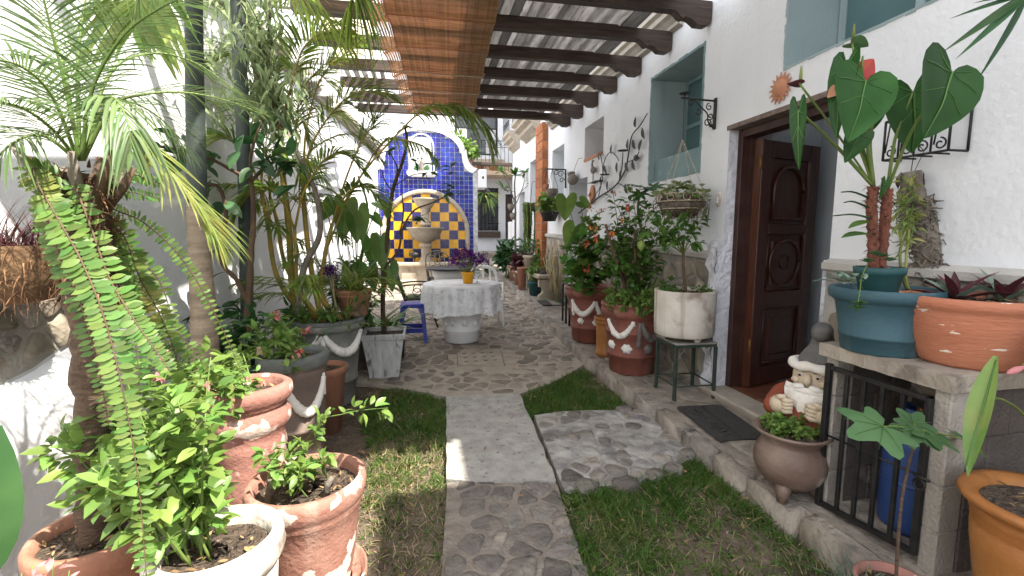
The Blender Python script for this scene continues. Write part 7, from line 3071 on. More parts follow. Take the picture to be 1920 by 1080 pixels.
for b in tb_:
    for j in range(30):
        k = rp.randint(1, 7)
        P.append(b[k] + np.array((rp.gauss(0, .055), rp.gauss(0, .055), rp.gauss(0, .06))))
        D.append((rp.gauss(0, .6), rp.gauss(0, .6), -.7))
scatter_leaves(q, P, D, .115, 'leaf_grey', leaf_t(.22, .35, .35, 4, 'lance'), .4, rp)
part('foliage', q, cl)

ar = thing('cane_palm', (-.83, 4.2, .72), 'clump palm with yellow canes and arching feathery fronds in the grey pot', 'palm', 'palms by the white wall')
CN = [([(-.98, 4.25, .70), (-1.1,4.25,.9), (-1.11,4.25,1.55), (-1.14,4.27,1.95), (-1.15,4.3,2.37)], .030), ([(-.90, 4.32, .70), (-.96,4.3,1.17), (-.99,4.3,1.64), (-.99,4.32,1.96)], .024), ([(-.72, 4.3, .70), (-.88,4.3,.89), (-.84,4.3,1.27), (-.77,4.32,1.55)], .022),
      ([(-1.02, 4.28, .70), (-1.24,4.3,1.09), (-1.29,4.3,1.55), (-1.33,4.3,1.86)], .022), ([(-.85, 4.15, .70), (-1.03,4.15,1), (-1.04,4.15,1.28), (-1.04,4.15,1.5)], .018), ([(-.78, 4.33, .70), (-.9,4.35,1.07), (-.7,4.4,1.65), (-.41,4.4,2.17)], .010), ([(-.95, 4.33, .70), (-1.19,4.4,1.17), (-1.24,4.4,1.55), (-1.29,4.4,1.78)], .02)]
for b, r in CN:
    C = spline(b, 30)
    q = MB()
    q.tube(C, [r * (1 - .28 * i / 29) * (1.10 if i % 5 == 0 else 1) for i in range(30)], 'cane', 10)
    part('cane', q, ar)
AK = dict(nleaf=42, ll=.40, lw=.017, sr=.011, ang=52, droop=.35, lift=.16, t0=.30)
ends = [spline(b, 10)[-1] for b, r in CN]
for i, pts in enumerate((
        [ends[2], (-.49,4.25,1.98), (-.19,4.2,2.31), (.02,4.15,2.5), (.2,4.1,2.55), (.37,4.05,2.52), (.52,4,2.39), (.6,3.98,2.12)],
        [ends[5], (-.27,4.2,2.27), (-.12,4.1,2.25), (.04,4,2.18), (.14,3.95,2.05)],
        [ends[1], (-.94,4.3,2.36), (-.81,4.3,2.76), (-.63,4.3,2.96), (-.34,4.3,3.15)],
        [ends[1], (-.87,4.25,2.26), (-.63,4.2,2.56), (-.42,4.2,2.66), (-.2,4.2,2.61)],
        [ends[0], (-1.21,4.3,2.73), (-1.34,4.3,2.89), (-1.52,4.25,2.88), (-1.67,4.2,2.71)],
        [ends[0], (-1.02,4.2,2.67), (-.89,4.1,2.93), (-.7,4,3.03), (-.54,3.95,2.98)],
        [ends[3], (-1.39,4.2,2.1), (-1.47,4.1,2.21), (-1.57,4,2.15), (-1.69,3.95,1.97)],
        [ends[6], (-1.28,4.35,2.09), (-1.35,4.35,2.44), (-1.25,4.35,2.75), (-1.07,4.35,2.93)],
        [ends[4], (-.92,4,1.79), (-.73,3.9,2.04), (-.56,3.85,2.07), (-.4,3.8,1.91)],
        [ends[4], (-1.08,4,1.71), (-1.16,3.9,1.82), (-1.28,3.85,1.75), (-1.37,3.8,1.57)],
        [ends[2], (-.63,4.3,1.96), (-.48,4.3,2.29), (-.39,4.3,2.43), (-.6,4.3,2.59)],
        [ends[1], (-1.04,4.35,2.28), (-1.01,4.4,2.6), (-.87,4.4,2.83), (-.7,4.4,2.71)],
        [ends[2], (-.67,4.2,1.73), (-.53,4.1,1.85), (-.38,4,1.8), (-.28,3.95,1.63)])):
    kw = dict(AK)
    if i == 0:
        kw.update(nleaf=44, ll=.36, lw=.022, droop=.9, t0=.38)
    if i == 1:
        kw.update(ll=.22, droop=.8, nleaf=26, t0=.1)
    if i in (8, 9, 12):
        kw.update(ll=.26, lw=.02)
    fr(ar, pts, lm=('leaf_yellow' if i == 11 else 'leaf_areca'), sm='cane', **kw)
for tgt in ((470, 200), (500, 250), (540, 210), (610, 230), (650, 250), (620, 320), (490, 330), (680, 300), (560, 300), (700, 420), (460, 440), (640, 400)):
    b = ends[rp.choice((0, 1, 2, 3, 6))] - np.array((0, 0, rp.uniform(0, .3)))
    dx = (tgt[0] - 580) * .0052
    e = b + np.array((dx * .75, rp.uniform(-.35, .35), rp.uniform(.25, .6)))
    fr(ar, [b, b + np.array((dx * .15, 0, .3)), e, e + np.array((dx * .5, rp.uniform(-.15, .15), -.22))], lm='leaf_areca', sm='cane', nleaf=30, ll=.32, lw=.015, sr=.007, ang=50, droop=.45, lift=.14, t0=.28)
# low young shoots
for i in range(16):
    a = rp.uniform(0, 2 * pi)
    b = np.array((-.83 + .2 * math.cos(a), 4.2 + .2 * math.sin(a), .70))
    L = rp.uniform(.25, .5)
    e = b + np.array((.32 * math.cos(a), .25 * math.sin(a) - .05, L * .9))
    fr(ar, [b, b + np.array((.05 * math.cos(a), .05 * math.sin(a), L * .7)), e, e + np.array((.16 * math.cos(a), .12 * math.sin(a), -.03))], lm='leaf_areca', sm='cane', nleaf=13, ll=.20, lw=.016, sr=.004, ang=40, droop=.5, lift=.1, t0=.3)
for b in CN[:4]:
    C = spline(b[0], 20)
    for k in range(3):
        a = rp.uniform(0, 2 * pi)
        p = C[rp.randint(5, 16)]
        e = p + np.array((.28 * math.cos(a), .22 * math.sin(a), .18))
        fr(ar, [p, (p + e) / 2 + np.array((0, 0, .08)), e, e + np.array((.15 * math.cos(a), .12 * math.sin(a), -.08))], lm='leaf_areca', sm='cane', nleaf=15, ll=.20, lw=.015, sr=.004, ang=46, droop=.5, lift=.1, t0=.2)

# plants round the clay bowl and the square planter
st_ = thing('striped_grass_plant', (-.61, 4.33, .93), 'arching striped grassy plant in the low clay bowl', 'plant')
q = MB()
Ms, Ps = [], []
for i in range(70):
    a, e = rp.uniform(0, 2 * pi), rp.uniform(.5, 1.35)
    Ms.append(rotm((math.cos(a) * math.cos(e), math.sin(a) * math.cos(e), math.sin(e))) * rp.uniform(.28, .52))
    Ps.append(np.array((-.61 + rp.uniform(-.06, .06), 4.33 + rp.uniform(-.06, .06), .93)))
q.many(*leaf_t(.035, .3, .55, 7, 'strap'), Ms[:45], Ps[:45], 'leaf_areca')
q.many(*leaf_t(.032, .3, .6, 7, 'strap'), Ms[45:], Ps[45:], 'leaf_yellow')
part('foliage', q, st_)
o = thing('purple_tuft', (-.77,4.15,1.09), 'small clump of dark purple flowers beside the clay bowl', 'flower', None)
q = MB()
pc = np.array((-.77,4.15,1.15))
for i in range(420):
    q.many(*leaf_t(.8, .3, .1, 2), [rotm((rp.gauss(0, 1), rp.gauss(0, 1), rp.gauss(0, 1))) * rp.uniform(.012, .022)], [pc + np.array((rp.gauss(0, .035), rp.gauss(0, .03), rp.gauss(0, .032)))], 'flower_purple')
part('blossoms', q, o)
q = MB()
for i in range(6):
    q.tube([pc + np.array((rp.gauss(0, .02), rp.gauss(0, .02), -.02)), (-.72 + rp.uniform(-.03, .03), 4.12 + rp.uniform(-.03, .03), .72)], .003, 'straw', 4)
part('stem', q, o)


HEART = [(0, 0), (.07, -.13), (.19, -.25), (.34, -.27), (.45, -.18), (.505, -.02), (.50, .16), (.44, .36), (.345, .55), (.24, .72), (.13, .87), (.05, .96), (0, 1.0)]


def heart(q, notch, tip, face, w=1.0, m='leaf_anthurium', cup=.25, droop=.12, vein=True, wave=.0):
    """A heart-shaped leaf from its notch (where the stalk joins) to its tip, facing roughly along face."""
    a, b = np.array(notch, float), np.array(tip, float)
    L = np.linalg.norm(b - a)
    M = rotm((b - a) / L, face)

    def P(x, t):
        z = -droop * t * abs(t) + cup * (x * x) - .03 * math.sin(abs(x) * 14 + t * 9) * wave
        return a + L * (M[:, 0] * x * w + M[:, 1] * t + M[:, 2] * z)
    for s_ in (-1, 1):
        v, f = [], []
        nr_ = 5
        for (x, t) in HEART:
            for k in range(nr_ + 1):
                u = k / nr_
                tm = max(0, t) * .92
                v.append(P(s_ * x * u, tm + (t - tm) * u))
        n = len(HEART)
        for i in range(n - 1):
            for k in range(nr_):
                c_ = i * (nr_ + 1) + k
                f.append((c_, c_ + 1, c_ + nr_ + 2, c_ + nr_ + 1))
        q.add(v, f, m, True)
    if vein:
        e = M[:, 2] * L * .009
        q.tube([P(0, t) + e for t in np.linspace(0, .97, 8)], np.linspace(L * .016, L * .005, 8), 'leaf_vein', 4, cap=False)
        for s_ in (-1, 1):
            for (t0_, x1, t1_) in ((0.0, .30, -.20), (0.0, .45, .10), (.25, .33, .50)):
                q.tube([P(s_ * x1 * u, t0_ + (t1_ - t0_) * u) + e * .6 for u in (0, .33, .66, .95)], L * .0055, 'leaf_vein', 3, cap=False)
    return q


bc_ = thing('heart_leaf_climber', (-.72, 5.12, .40), 'climber with hanging grey-green heart leaves before the white wall', 'plant')
q = MB()
sup = [(-.72, 5.12, .40), (-.70, 5.1, .9), (-.54,5,1.67), (-.62,5,2.05)]
q.tube(spline(sup, 16), .012, 'stem_green', 6)
part('stem', q, bc_)
for (n_, t_) in (((-.71,4.7,1.74), (-.75,4.6,1.3)), ((-.61,4.8,1.69), (-.55,4.7,1.3)), ((-.62,4.6,1.61), (-.58,4.5,1.31)), ((-.48,5,1.65), (-.36,4.9,1.51)), ((-.43,5,1.78), (-.28,4.8,1.67)), ((-.52,4.7,1.14), (-.43,4.6,.84)), ((-.71,4.8,1.14), (-.78,4.7,.91)), ((-.84,4.8,1.77), (-.93,4.6,1.55)), ((-.41,4.8,1.4), (-.37,4.7,1.03)), ((-.52,5,1.4), (-.48,4.9,1.02)), ((-.33,4.9,1.13), (-.29,4.8,.8))):
    q = MB()
    heart(q, n_, np.array(n_) * .22 + np.array(t_) * .78, (.3, -1, .4), .66, 'leaf_mid', .2, .1, False)
    q.tube(spline([n_, (np.array(n_) + np.array((-.68, 5.1, .95))) / 2 + np.array((0, 0, .1)), (-.69, 5.1, .9)], 8), .005, 'stem_green', 4)
    part('leaf', q, bc_)
bt = thing('bare_sapling', (-.36, 4.84, .40), 'reddish-brown bare forked sapling in the square white planter', 'tree', 'thin potted trees')
q = MB()
for b, r in (([(-.40, 4.84, .38), (-.4,4.8,.81), (-.35,4.8,1.29), (-.31,4.8,1.67), (-.26,4.8,1.93), (-.18,4.8,2.14), (-.12,4.8,2.37), (-.14,4.8,2.53)], .026), ([(-.27,4.8,1.9), (-.22,4.8,2.09), (-.25,4.8,2.19), (-.3,4.8,2.29)], .010), ([(-.27,4.8,1.88), (-.34,4.8,1.98), (-.37,4.8,2.08)], .008),
             ([(-.37,4.8,1.13), (-.23,4.75,1.3), (-.18,4.7,1.51), (-.07,4.7,1.69), (.11,4.7,1.77), (.32,4.7,1.87)], .014), ([(-.21,4.7,1.46), (-.17,4.7,1.66), (-.18,4.7,1.92), (-.16,4.7,2.09)], .009), ([(-.26,4.8,1.93), (-.09,4.8,2.04), (.07,4.8,2.08)], .006)):
    C = spline(b, 22)
    q.tube(C, [r * (1 - .55 * i / 21) * (1 + .08 * math.sin(i * 2.1)) for i in range(22)], 'bark_brown' if r > .02 else 'stem_brown', 8)
part('trunk', q, bt)
q = MB()
P, D = [], []
for e in ((-.14,4.8,2.51), (.07,4.8,2.08), (-.08,4.8,2.2), (.29,4.7,2.1), (.32,4.7,1.87), (-.3,4.8,2.28), (.14,4.7,2.14), (-.07,4.7,1.59), (.3,4.7,1.96)):
    for k in range(6):
        P.append(np.array(e) + np.array((rp.gauss(0, .03), rp.gauss(0, .03), rp.gauss(0, .02))))
        D.append((rp.gauss(0, 1), rp.gauss(0, .6), rp.gauss(0, .3)))
scatter_leaves(q, P, D, .11, 'leaf_dark', leaf_t(.36, .3, .3, 4), .4, rp)
part('foliage', q, bt)
o = thing('strap_leaf_plant', (-.45, 5.35, .30), 'broad strap-leaved plant filling the gap behind the square planter', 'plant')
q = MB()
Ms, Ps = [], []
for i in range(46):
    a, e = rp.uniform(0, 2 * pi), rp.uniform(.3, 1.35)
    Ms.append(rotm((math.cos(a) * math.cos(e), math.sin(a) * math.cos(e), math.sin(e))) * rp.uniform(.3, .62))
    Ps.append(np.array((-.42 + rp.uniform(-.18, .10), 5.35 + rp.uniform(-.12, .1), .32)))
q.many(*leaf_t(.10, .3, .55, 6, 'strap'), Ms, Ps, 'leaf_mid')
part('foliage', q, o)
o = thing('dense_shrub', (-.72, 5.15, .40), 'dense dark small-leaved shrub behind the clay bowl', 'shrub', 'leafy pot shrubs')
st = []
for i in range(22):
    a = rp.uniform(0, 2 * pi)
    b = np.array((-.72, 5.15, .40))
    t_ = b + np.array((.36 * math.cos(a) * rp.uniform(.4, 1), .32 * math.sin(a) - .12, rp.uniform(.25, .85)))
    st.append([b, (b + t_) / 2 + np.array((0, 0, .08)), t_])
shrub(o, None, st, 'leaf_mid', 'stem_brown', .085, 22, leaf_t(.36, .3, .3, 4), .005, .6, .10, .2, rp)
o = thing('pot_weeds', (-.85, 4.15, .70), 'low mixed green shoots trailing over the grey pot rim', 'plant')
st = [[(-.62, 4.0, .70), (-.66,3.95,.8), (-.48,3.9,.93), (-.33,3.85,1)], [(-.7, 3.98, .70), (-.79,3.9,.68), (-.57,3.85,.74), (-.23,3.8,.71)]]
for i in range(16):
    a = rp.uniform(0, 2 * pi)
    b = np.array((-.83 + .2 * math.cos(a), 4.2 + .2 * math.sin(a), .69))
    st.append([b, b + np.array((.05 * math.cos(a), .05 * math.sin(a), .10)), b + np.array((.11 * math.cos(a), .1 * math.sin(a), .14))])
shrub(o, None, st, 'leaf_mid', 'stem_green', .08, 9, leaf_t(.26, .3, .4, 4, 'lance'), .003, .45, .04, .1, rp)
o = thing('leafy_creeper', (-1.25, 3.55, .50), 'low dark leafy creeper in the dark green pot by the wall', 'plant')
st = []
for i in range(16):
    a = rp.uniform(0, 2 * pi)
    b = np.array((-1.28, 3.55, .49))
    t_ = b + np.array((.30 * math.cos(a), .26 * math.sin(a), rp.uniform(.05, .55)))
    st.append([b, (b + t_) / 2 + np.array((0, 0, .06)), t_])
shrub(o, None, st, 'leaf_dark', 'stem_green', .10, 10, leaf_t(.5, .25, .3, 4), .004, .6, .06, .15, rp)
# a big leaf that reaches in at the very left edge
o = thing('foreground_plant', (-1.02, 1.02, .0), 'broad-leaved plant with one big smooth leaf at bottom left edge', 'plant')
q = MB()
q.many(*leaf_t(.34, .25, .18, 8), [rotm(np.array((-.882,1.05,.749)) - np.array((-.783,1,1.038)), (.5, -1, .3)) * .0 + rotm(np.array((-.809,1,1.046)) - np.array((-.921,1.05,.72)), (.6, -1, .35)) * .36], [(-.921,1.05,.72)], 'leaf_dark')
part('leaf', q, o)
q.tube([np.array((-.921,1.05,.72)) * (1 - t) + np.array((-.809,1,1.046)) * t + np.array((.004, -.012, .004)) for t in np.linspace(0, .36, 5)], .003, 'leaf_vein', 5)
q = MB()
q.tube(spline([(-.893,1.05,.715), (-1.12, 1.0, .2), (-1.08, 1.02, -.03)], 8), .008, 'stem_green', 6)
part('stem', q, o)
o = thing('pink_weed', (-1.05, 1.25, -.03), 'low pink-tipped weed below the terracotta pot', 'plant')
st = []
for tgt in ((-.995,1.3,.612), (-.947,1.3,.627), (-.916,1.3,.585), (-.981,1.25,.626)):
    b = np.array((-1.03, 1.3, -.03))
    st.append([b, (b + np.array(tgt)) / 2, tgt])
shrub(o, None, st, 'flower_pink', 'stem_green', .04, 8, leaf_t(.4, .3, .3, 4), .003, .5, .03, .5, rp)

# ---------------------------------------------------------------- plants along the house
def lobed_t(n=5, deep=.45, pts=4, fold=.10, span=300):
    """A palmate leaf of unit radius; the stalk joins at the origin, the middle lobe points along +Y."""
    v = [(0, 0, 0)]
    out = []
    k = n * pts
    for i in range(k + 1):
        a = rad(-span / 2 + span * i / k)
        ph = (i / pts) % 1.0
        lob = .5 - .5 * math.cos(2 * pi * ph)
        r = (1 - deep) + deep * lob
        r *= .62 + .38 * math.cos(a / 2) ** 2
        out.append((r * math.sin(a), r * math.cos(a), -.16 * r * r + fold * lob))
    v += [(x * .5, y * .5, z * .4 + .02) for x, y, z in out] + out
    f = [(0, 1 + i, 2 + i) for i in range(k)]
    f += [(1 + i, k + 2 + i, k + 3 + i, 2 + i) for i in range(k)]
    return np.array(v), f


rq = random.Random(202)


def bunch(c, n, s, m, spread, name, root, petal=.028):
    q = MB()
    for i in range(n):
        p = np.array(c) + np.array((rq.gauss(0, spread), rq.gauss(0, spread), rq.gauss(0, spread)))
        q.many(*leaf_t(.55, .4, .3, 3), [rotm((rq.gauss(0, 1), rq.gauss(-.2, .7), rq.gauss(-.2, .7))) * petal * rq.uniform(.7, 1.2)], [p], m)
    return part(name, q, root)


# shrimp bushes in the red pots
lob = lobed_t(5, .42, 4)
a_ = thing('lobed_leaf_shrub', (2.06, 5.42, .75), 'bushy plant with lobed dark leaves and orange blooms in the far red pot', 'shrub', 'shrubs in the red pots')
st = []
for tgt in ((1.75,5.3,1.36), (1.83,5.2,1.08), (1.93,5.2,1.27), (1.75,5.15,.96), (2.03,5.1,.96), (2.03,5.3,1.52), (2.13,5.2,1.39), (1.96,5.4,1.65), (1.7,5.3,1.14), (2.12,5.3,1.71), (2.16,5.1,1.08), (1.88,5.1,.86), (1.82,5.2,1.46)):
    b = np.array((2.06 + rq.uniform(-.08, .08), 5.42 + rq.uniform(-.08, .08), .74))
    st.append([b, (b + np.array(tgt)) / 2 + np.array((0, 0, .06)), tgt])
shrub(a_, None, st, 'leaf_mid', 'stem_green', .105, 17, lob, .005, .6, .12, .3, rq, pairs=False)
for p, m in (((1.97,5.2,1.78), 'flower_orange'), ((1.86,5.05,1.06), 'flower_red'), ((1.89,5.1,1.36), 'flower_orange')):
    bunch(p, 11, 1, m, .022, 'blossom', a_, .05)
for n_, t_ in (((1.73,5.4,1.89), (1.68,5.3,1.63)), ((1.81,5.3,1.55), (1.67,5.2,1.32)), ((1.91,5.4,1.86), (2.01,5.3,1.79))):
    q = MB()
    heart(q, n_, t_, (-.6, -1, .3), .95, 'leaf_mid', .2, .1, False)
    q.tube([n_, (np.array(n_) + np.array((2.06, 5.42, .8))) / 2 + np.array((0, 0, .06)), (2.06, 5.42, .76)], .005, 'stem_green', 4)
    part('leaf', q, a_)
b_ = thing('shrimp_bush', (2.03, 4.16, .74), 'tall leafy shrimp bush with red and yellow blooms in the near red pot', 'shrub', 'shrubs in the red pots')
st = []
for tgt in ((1.93,4.1,1.8), (1.83,4.1,1.7), (2.02,4,1.65), (1.73,4.1,1.55), (2.14,4,1.45), (1.95,3.95,1.45), (1.8,3.95,1.36), (1.72,4,1.26), (2.2,4,1.25), (2.01,3.9,1.26), (1.86,3.9,1.16), (1.81,4.2,1.86), (2,4.2,1.94), (2.18,4.15,1.76), (1.68,4.1,1.41), (1.84,4,1.53), (2.27,4.05,1.56), (2.26,4,1.7), (1.85,4.2,1.51), (2.09,4.2,1.92)):
    b = np.array((2.03 + rq.uniform(-.12, .12), 4.16 + rq.uniform(-.12, .12), .73))
    st.append([b, (b + np.array(tgt)) / 2 + np.array((0, 0, .05)), tgt])
shrub(b_, None, st, 'leaf_mid', 'stem_brown', .075, 27, leaf_t(.55, .25, .28, 4), .006, .6, .10, .25, rq)
for p, m in (((1.78,4.1,1.84), 'flower_red'), ((1.81,4,1.6), 'flower_orange'), ((1.58,4.1,1.53), 'flower_orange'), ((1.57,4,1.43), 'flower_orange'), ((1.72,3.95,1.48), 'flower_orange'), ((1.66,4.1,1.68), 'flower_red'), ((1.88,4,1.72), 'flower_red')):
    bunch(p, 12, 1, m, .014, 'blossom', b_, .036)
q = MB()
for (p0, p1, p2) in ((( 2.0, 4.1, .72), (1.74,4,1.31), (1.66,4,1.55)), ((2.06, 4.1, .72), (1.96,4,1.26), (1.96,4,1.5))):
    q.tube(spline([p0, p1, p2], 8), .014, 'stem_brown', 7)
    part('trunk', q, b_)
    q = MB()
g_ = thing('low_green_plant', (1.98, 3.98, .74), 'low bright green leafy plant spilling over the near red pot rim', 'plant')
st = []
for i in range(24):
    a = rq.uniform(170, 330)
    b = np.array((2.0 + .12 * math.cos(rad(a)), 4.1 + .12 * math.sin(rad(a)), .73))
    t_ = b + np.array((.16 * math.cos(rad(a)), .16 * math.sin(rad(a)), rq.uniform(.0, .20)))
    st.append([b, (b + t_) / 2 + np.array((0, 0, .06)), t_])
shrub(g_, None, st, 'leaf_bright', 'stem_green', .048, 16, leaf_t(.55, .25, .3, 4), .003, .6, .04, .2, rq)
o = thing('snake_plant', (2.17, 4.10, .74), 'stiff yellow-edged sword leaves at the back of the near red pot', 'plant')
q = MB()
for i in range(9):
    a = rq.uniform(0, 2 * pi)
    d = (math.cos(a) * .35, math.sin(a) * .35, 1)
    q.many(*leaf_t(.16, .5, .1, 6, 'lance'), [rotm(d, (-.5, -1, 0)) * rq.uniform(.25, .38)], [(2.16 + rq.uniform(-.04, .04), 4.08 + rq.uniform(-.04, .04), .73)], 'leaf_yellow' if i % 3 == 0 else 'leaf_mid')
part('foliage', q, o)
o = thing('papaya_seedling', (2.22, 4.55, .11), 'thin plant with one big deeply lobed leaf under the iron vine', 'plant')
q = MB()
stp = [(2.25, 4.55, .11), (2.25, 4.5, 1.2), (2.03,4.3,1.67), (1.86,4.3,1.6)]
q.tube(spline([(2.27, 4.5, .11), (2.28, 4.45, 1.2), (2.12,4.3,1.75), (2.2,4.25,1.92)], 12), .012, 'stem_green', 6)
part('stem', q, o)
big = lobed_t(7, .55, 5, .06, 310)
for p, d, s_ in (((2.15,4.2,1.91), (-.7, -.5, .05), .24), ((2.21,4.2,1.92), (.5, -.8, -.1), .17), ((2.09,4.2,1.86), (-.5, -.4, -.5), .13)):
    q = MB()
    q.many(big[0], big[1], [rotm(d, (-.25, -.55, 1)) * s_], [p], 'leaf_fig')
    part('leaf', q, o)

# citrus sapling in the drum pot
c_ = thing('lemon_sapling', (2.155, 3.45, .96), 'small lemon sapling with one green fruit in the stained white pot', 'tree', 'thin potted trees')
q = MB()
q.tube(spline([(2.165, 3.45, .95), (2.11,3.42,1.15), (2.1,3.42,1.32), (2.09,3.42,1.45)], 14), np.linspace(.013, .008, 14), 'stem_brown', 7)
part('trunk', q, c_)
st = []
b = (2.1,3.42,1.3)
for tgt in ((1.79,3.35,1.56), (1.7,3.35,1.49), (1.93,3.4,1.64), (2.11,3.4,1.65), (2.27,3.4,1.62), (2.14,3.35,1.5), (1.83,3.3,1.45), (1.96,3.3,1.54), (1.93,3.3,1.41), (2.19,3.35,1.39), (1.82,3.35,1.37), (1.79,3.45,1.62)):
    st.append([b, (np.array(b) + np.array(tgt)) / 2 + np.array((0, 0, .03)), tgt])
shrub(c_, None, st, 'leaf_mid', 'stem_green', .072, 11, leaf_t(.40, .22, .28, 5), .004, .5, .03, .35, rq)
q = MB()
p = (1.69,3.35,1.37)
q.lathe([(.001, -.045), (.008, -.040), (.024, -.02), (.029, .0), (.025, .02), (.010, .036), (.004, .042)], 'leaf_bright', 14, p)
q.tube([(p[0], p[1], p[2] + .04), (1.72,3.35,1.45), (1.77,3.35,1.52)], .003, 'stem_green', 4)
part('fruit', q, c_)
o = thing('pot_groundcover', (2.155, 3.45, .98), 'tiny-leaved groundcover around the lemon sapling', 'plant')
st = []
for i in range(16):
    a = rq.uniform(0, 2 * pi)
    b = np.array((2.155 + .14 * math.cos(a), 3.455 + .14 * math.sin(a), .965))
    st.append([b, b + np.array((.03 * math.cos(a), .03 * math.sin(a), .03)), b + np.array((.06 * math.cos(a), .06 * math.sin(a), .045))])
shrub(o, None, st, 'leaf_mid', 'stem_green', .024, 14, leaf_t(.6, .2, .2, 3), .002, .7, .02, .1, rq)
for p in ((1.86,3.3,1.06), (1.93,3.3,1.09)):
    q = MB()
    q.many(*leaf_t(.4, .3, .2, 4), [rotm((rq.gauss(0, .5), -.3, .8)) * .06 for _ in range(7)], [p] * 7, 'leaf_mid')
    part('shoot', q, o)

# ---- anthurium with big heart leaves
an = thing('heart_leaf_anthurium', (2.005, 1.69, 1.30), 'large anthurium with glossy heart leaves on two scaly red stems', 'plant', None)
TK = [[(1.985, 1.70, 1.29), (1.948,1.69,1.476), (1.92,1.68,1.579), (1.911,1.67,1.657)], [(2.02, 1.70, 1.29), (2.022,1.7,1.476), (2.022,1.7,1.581), (2.02,1.7,1.651)]]
for b in TK:
    C = spline(b, 26)
    q = MB()
    q.tube(C, [.021 * (1 + .16 * math.sin(i * 2.9)) for i in range(26)], 'red_stem', 10)
    Ms, Ps = [], []
    for i in range(90):
        k = rq.randint(0, 25)
        a = rq.uniform(0, 2 * pi)
        Ps.append(C[k] + np.array((.018 * math.cos(a), .018 * math.sin(a), 0)))
        Ms.append(rotm((math.cos(a), math.sin(a), rq.uniform(-.6, .9))) * rq.uniform(.014, .032))
    q.many(*leaf_t(.5, .4, .3, 3, 'taper'), Ms, Ps, 'red_stem')
    part('stem', q, an)
A0, A1 = np.array(TK[0][-1]), np.array(TK[1][-1])
LV = [((1.617,1.48,2.013), (1.541,1.43,1.799), (-.15, -1, .22), 1.02, A0), ((1.926,1.42,2.044), (1.807,1.36,1.81), (.0, -1, .15), 1.05, A1), ((2.008,1.62,2.039), (2.117,1.66,1.796), (-.5, -1, .1), .82, A1),
      ((1.598,1.55,2.087), (1.5,1.5,1.823), (-1, -.28, .2), .36, A0), ((1.871,1.66,1.962), (1.88,1.7,1.857), (-.2, -1, .2), .8, A0), ((1.43,1.58,1.924), (1.423,1.56,1.703), (-.85, -.6, .1), .26, A0), ((1.741,1.6,1.853), (1.669,1.58,1.747), (-.6, -1, .3), .75, A0), ((1.934,1.64,1.677), (1.921,1.64,1.599), (-.2, -1, .2), .45, A1)]
for n_, t_, fc, w_, base in LV:
    q = MB()
    heart(q, n_, t_, fc, w_, 'leaf_anthurium', .16, .16, True, .4)
    part('leaf', q, an)
    q = MB()
    mid = (np.array(n_) + base) / 2 + np.array((0, .02, .03))
    q.tube(spline([base, mid, n_], 12), np.linspace(.008, .0045, 12), 'stem_green', 6)
    part('stalk', q, an)
for n_, t_, fc, m, base in (((1.636,1.52,2.05), (1.697,1.52,2.116), (-.3, -1, .1), 'flower_red', A0), ((1.447,1.6,2.029), (1.407,1.62,2.037), (0, .5, 1), 'leaf_purple', A0), ((1.629,1.56,2.179), (1.702,1.56,2.177), (.1, .3, 1), 'leaf_fig', A0), ((1.563,1.55,2.001), (1.528,1.55,1.972), (-.4, -1, .4), 'clay_sun', A0)):
    q = MB()
    heart(q, n_, t_, fc, .95, m, .3, .1, False)
    d = np.array(t_) - np.array(n_)
    q.tube([n_, np.array(n_) + np.array((-.006, -.008, .03)), np.array(n_) + np.array((-.010, -.012, .062))], [.006, .006, .003], 'leaf_yellow', 6)
    part('flower', q, an)
    q = MB()
    q.tube(spline([base, (np.array(n_) + base) / 2 + np.array((0, .01, .02)), n_], 12), .0042, 'stem_green', 6)
    part('stalk', q, an)
for (p0, p1, p2) in (((1.911,1.68,1.608), (1.799,1.66,1.632), (1.716,1.64,1.628)), ((1.915,1.68,1.567), (1.803,1.66,1.592), (1.734,1.64,1.585)), ((1.931,1.68,1.522), (1.786,1.64,1.537), (1.666,1.62,1.529))):
    q = MB()
    q.tube(spline([p0, p1, p2], 8), [.005, .005, .0045, .004, .004, .003, .003, .002], 'leaf_dark', 5)
    part('dark_spike', q, an)
for n_, t_ in (((1.899,1.66,1.509), (1.748,1.62,1.492)), ((1.91,1.66,1.452), (1.72,1.62,1.457))):
    q = MB()
    d = np.array(t_) - np.array(n_)
    q.many(*leaf_t(.26, .4, .1, 5), [rotm(d, (0, -.3, 1)) * np.linalg.norm(d)], [n_], 'leaf_mid')
    part('leaf', q, an)
o = thing('rosette_succulents', (1.98, 1.64, 1.29), 'little green rosettes and a trailing stem around the anthurium foot', 'plant')
q = MB()
for c in ((1.946,1.6,1.34), (1.867,1.6,1.368), (1.932,1.62,1.357), (1.832,1.6,1.337), (1.687,1.5,1.158), (1.7,1.5,1.175)):
    for ring, (n_, e_, s_) in enumerate(((7, .25, .034), (6, .7, .026), (4, 1.2, .018))):
        Ms = [rotm((math.cos(b) * math.cos(e_), math.sin(b) * math.cos(e_), math.sin(e_))) * s_ for b in np.linspace(0, 2 * pi, n_ + 1)[:-1] + ring]
        q.many(*leaf_t(.55, .4, -.1, 3), Ms, [c] * n_, 'leaf_fig')
st = [[(1.838,1.6,1.337), (1.755,1.55,1.28), (1.695,1.5,1.222), (1.687,1.5,1.154)]]
for b in st:
    C = spline(b, 14)
    q.tube(C, .002, 'stem_green', 4)
    for k in range(40):
        q.many(*leaf_t(.7, .2, .1, 2), [rotm((rq.gauss(0, 1), rq.gauss(0, 1), rq.gauss(0, .6))) * .012], [C[rq.randint(0, 13)]], 'leaf_fig')
part('foliage', q, o)
q = MB()
Ms, Ps = [], []
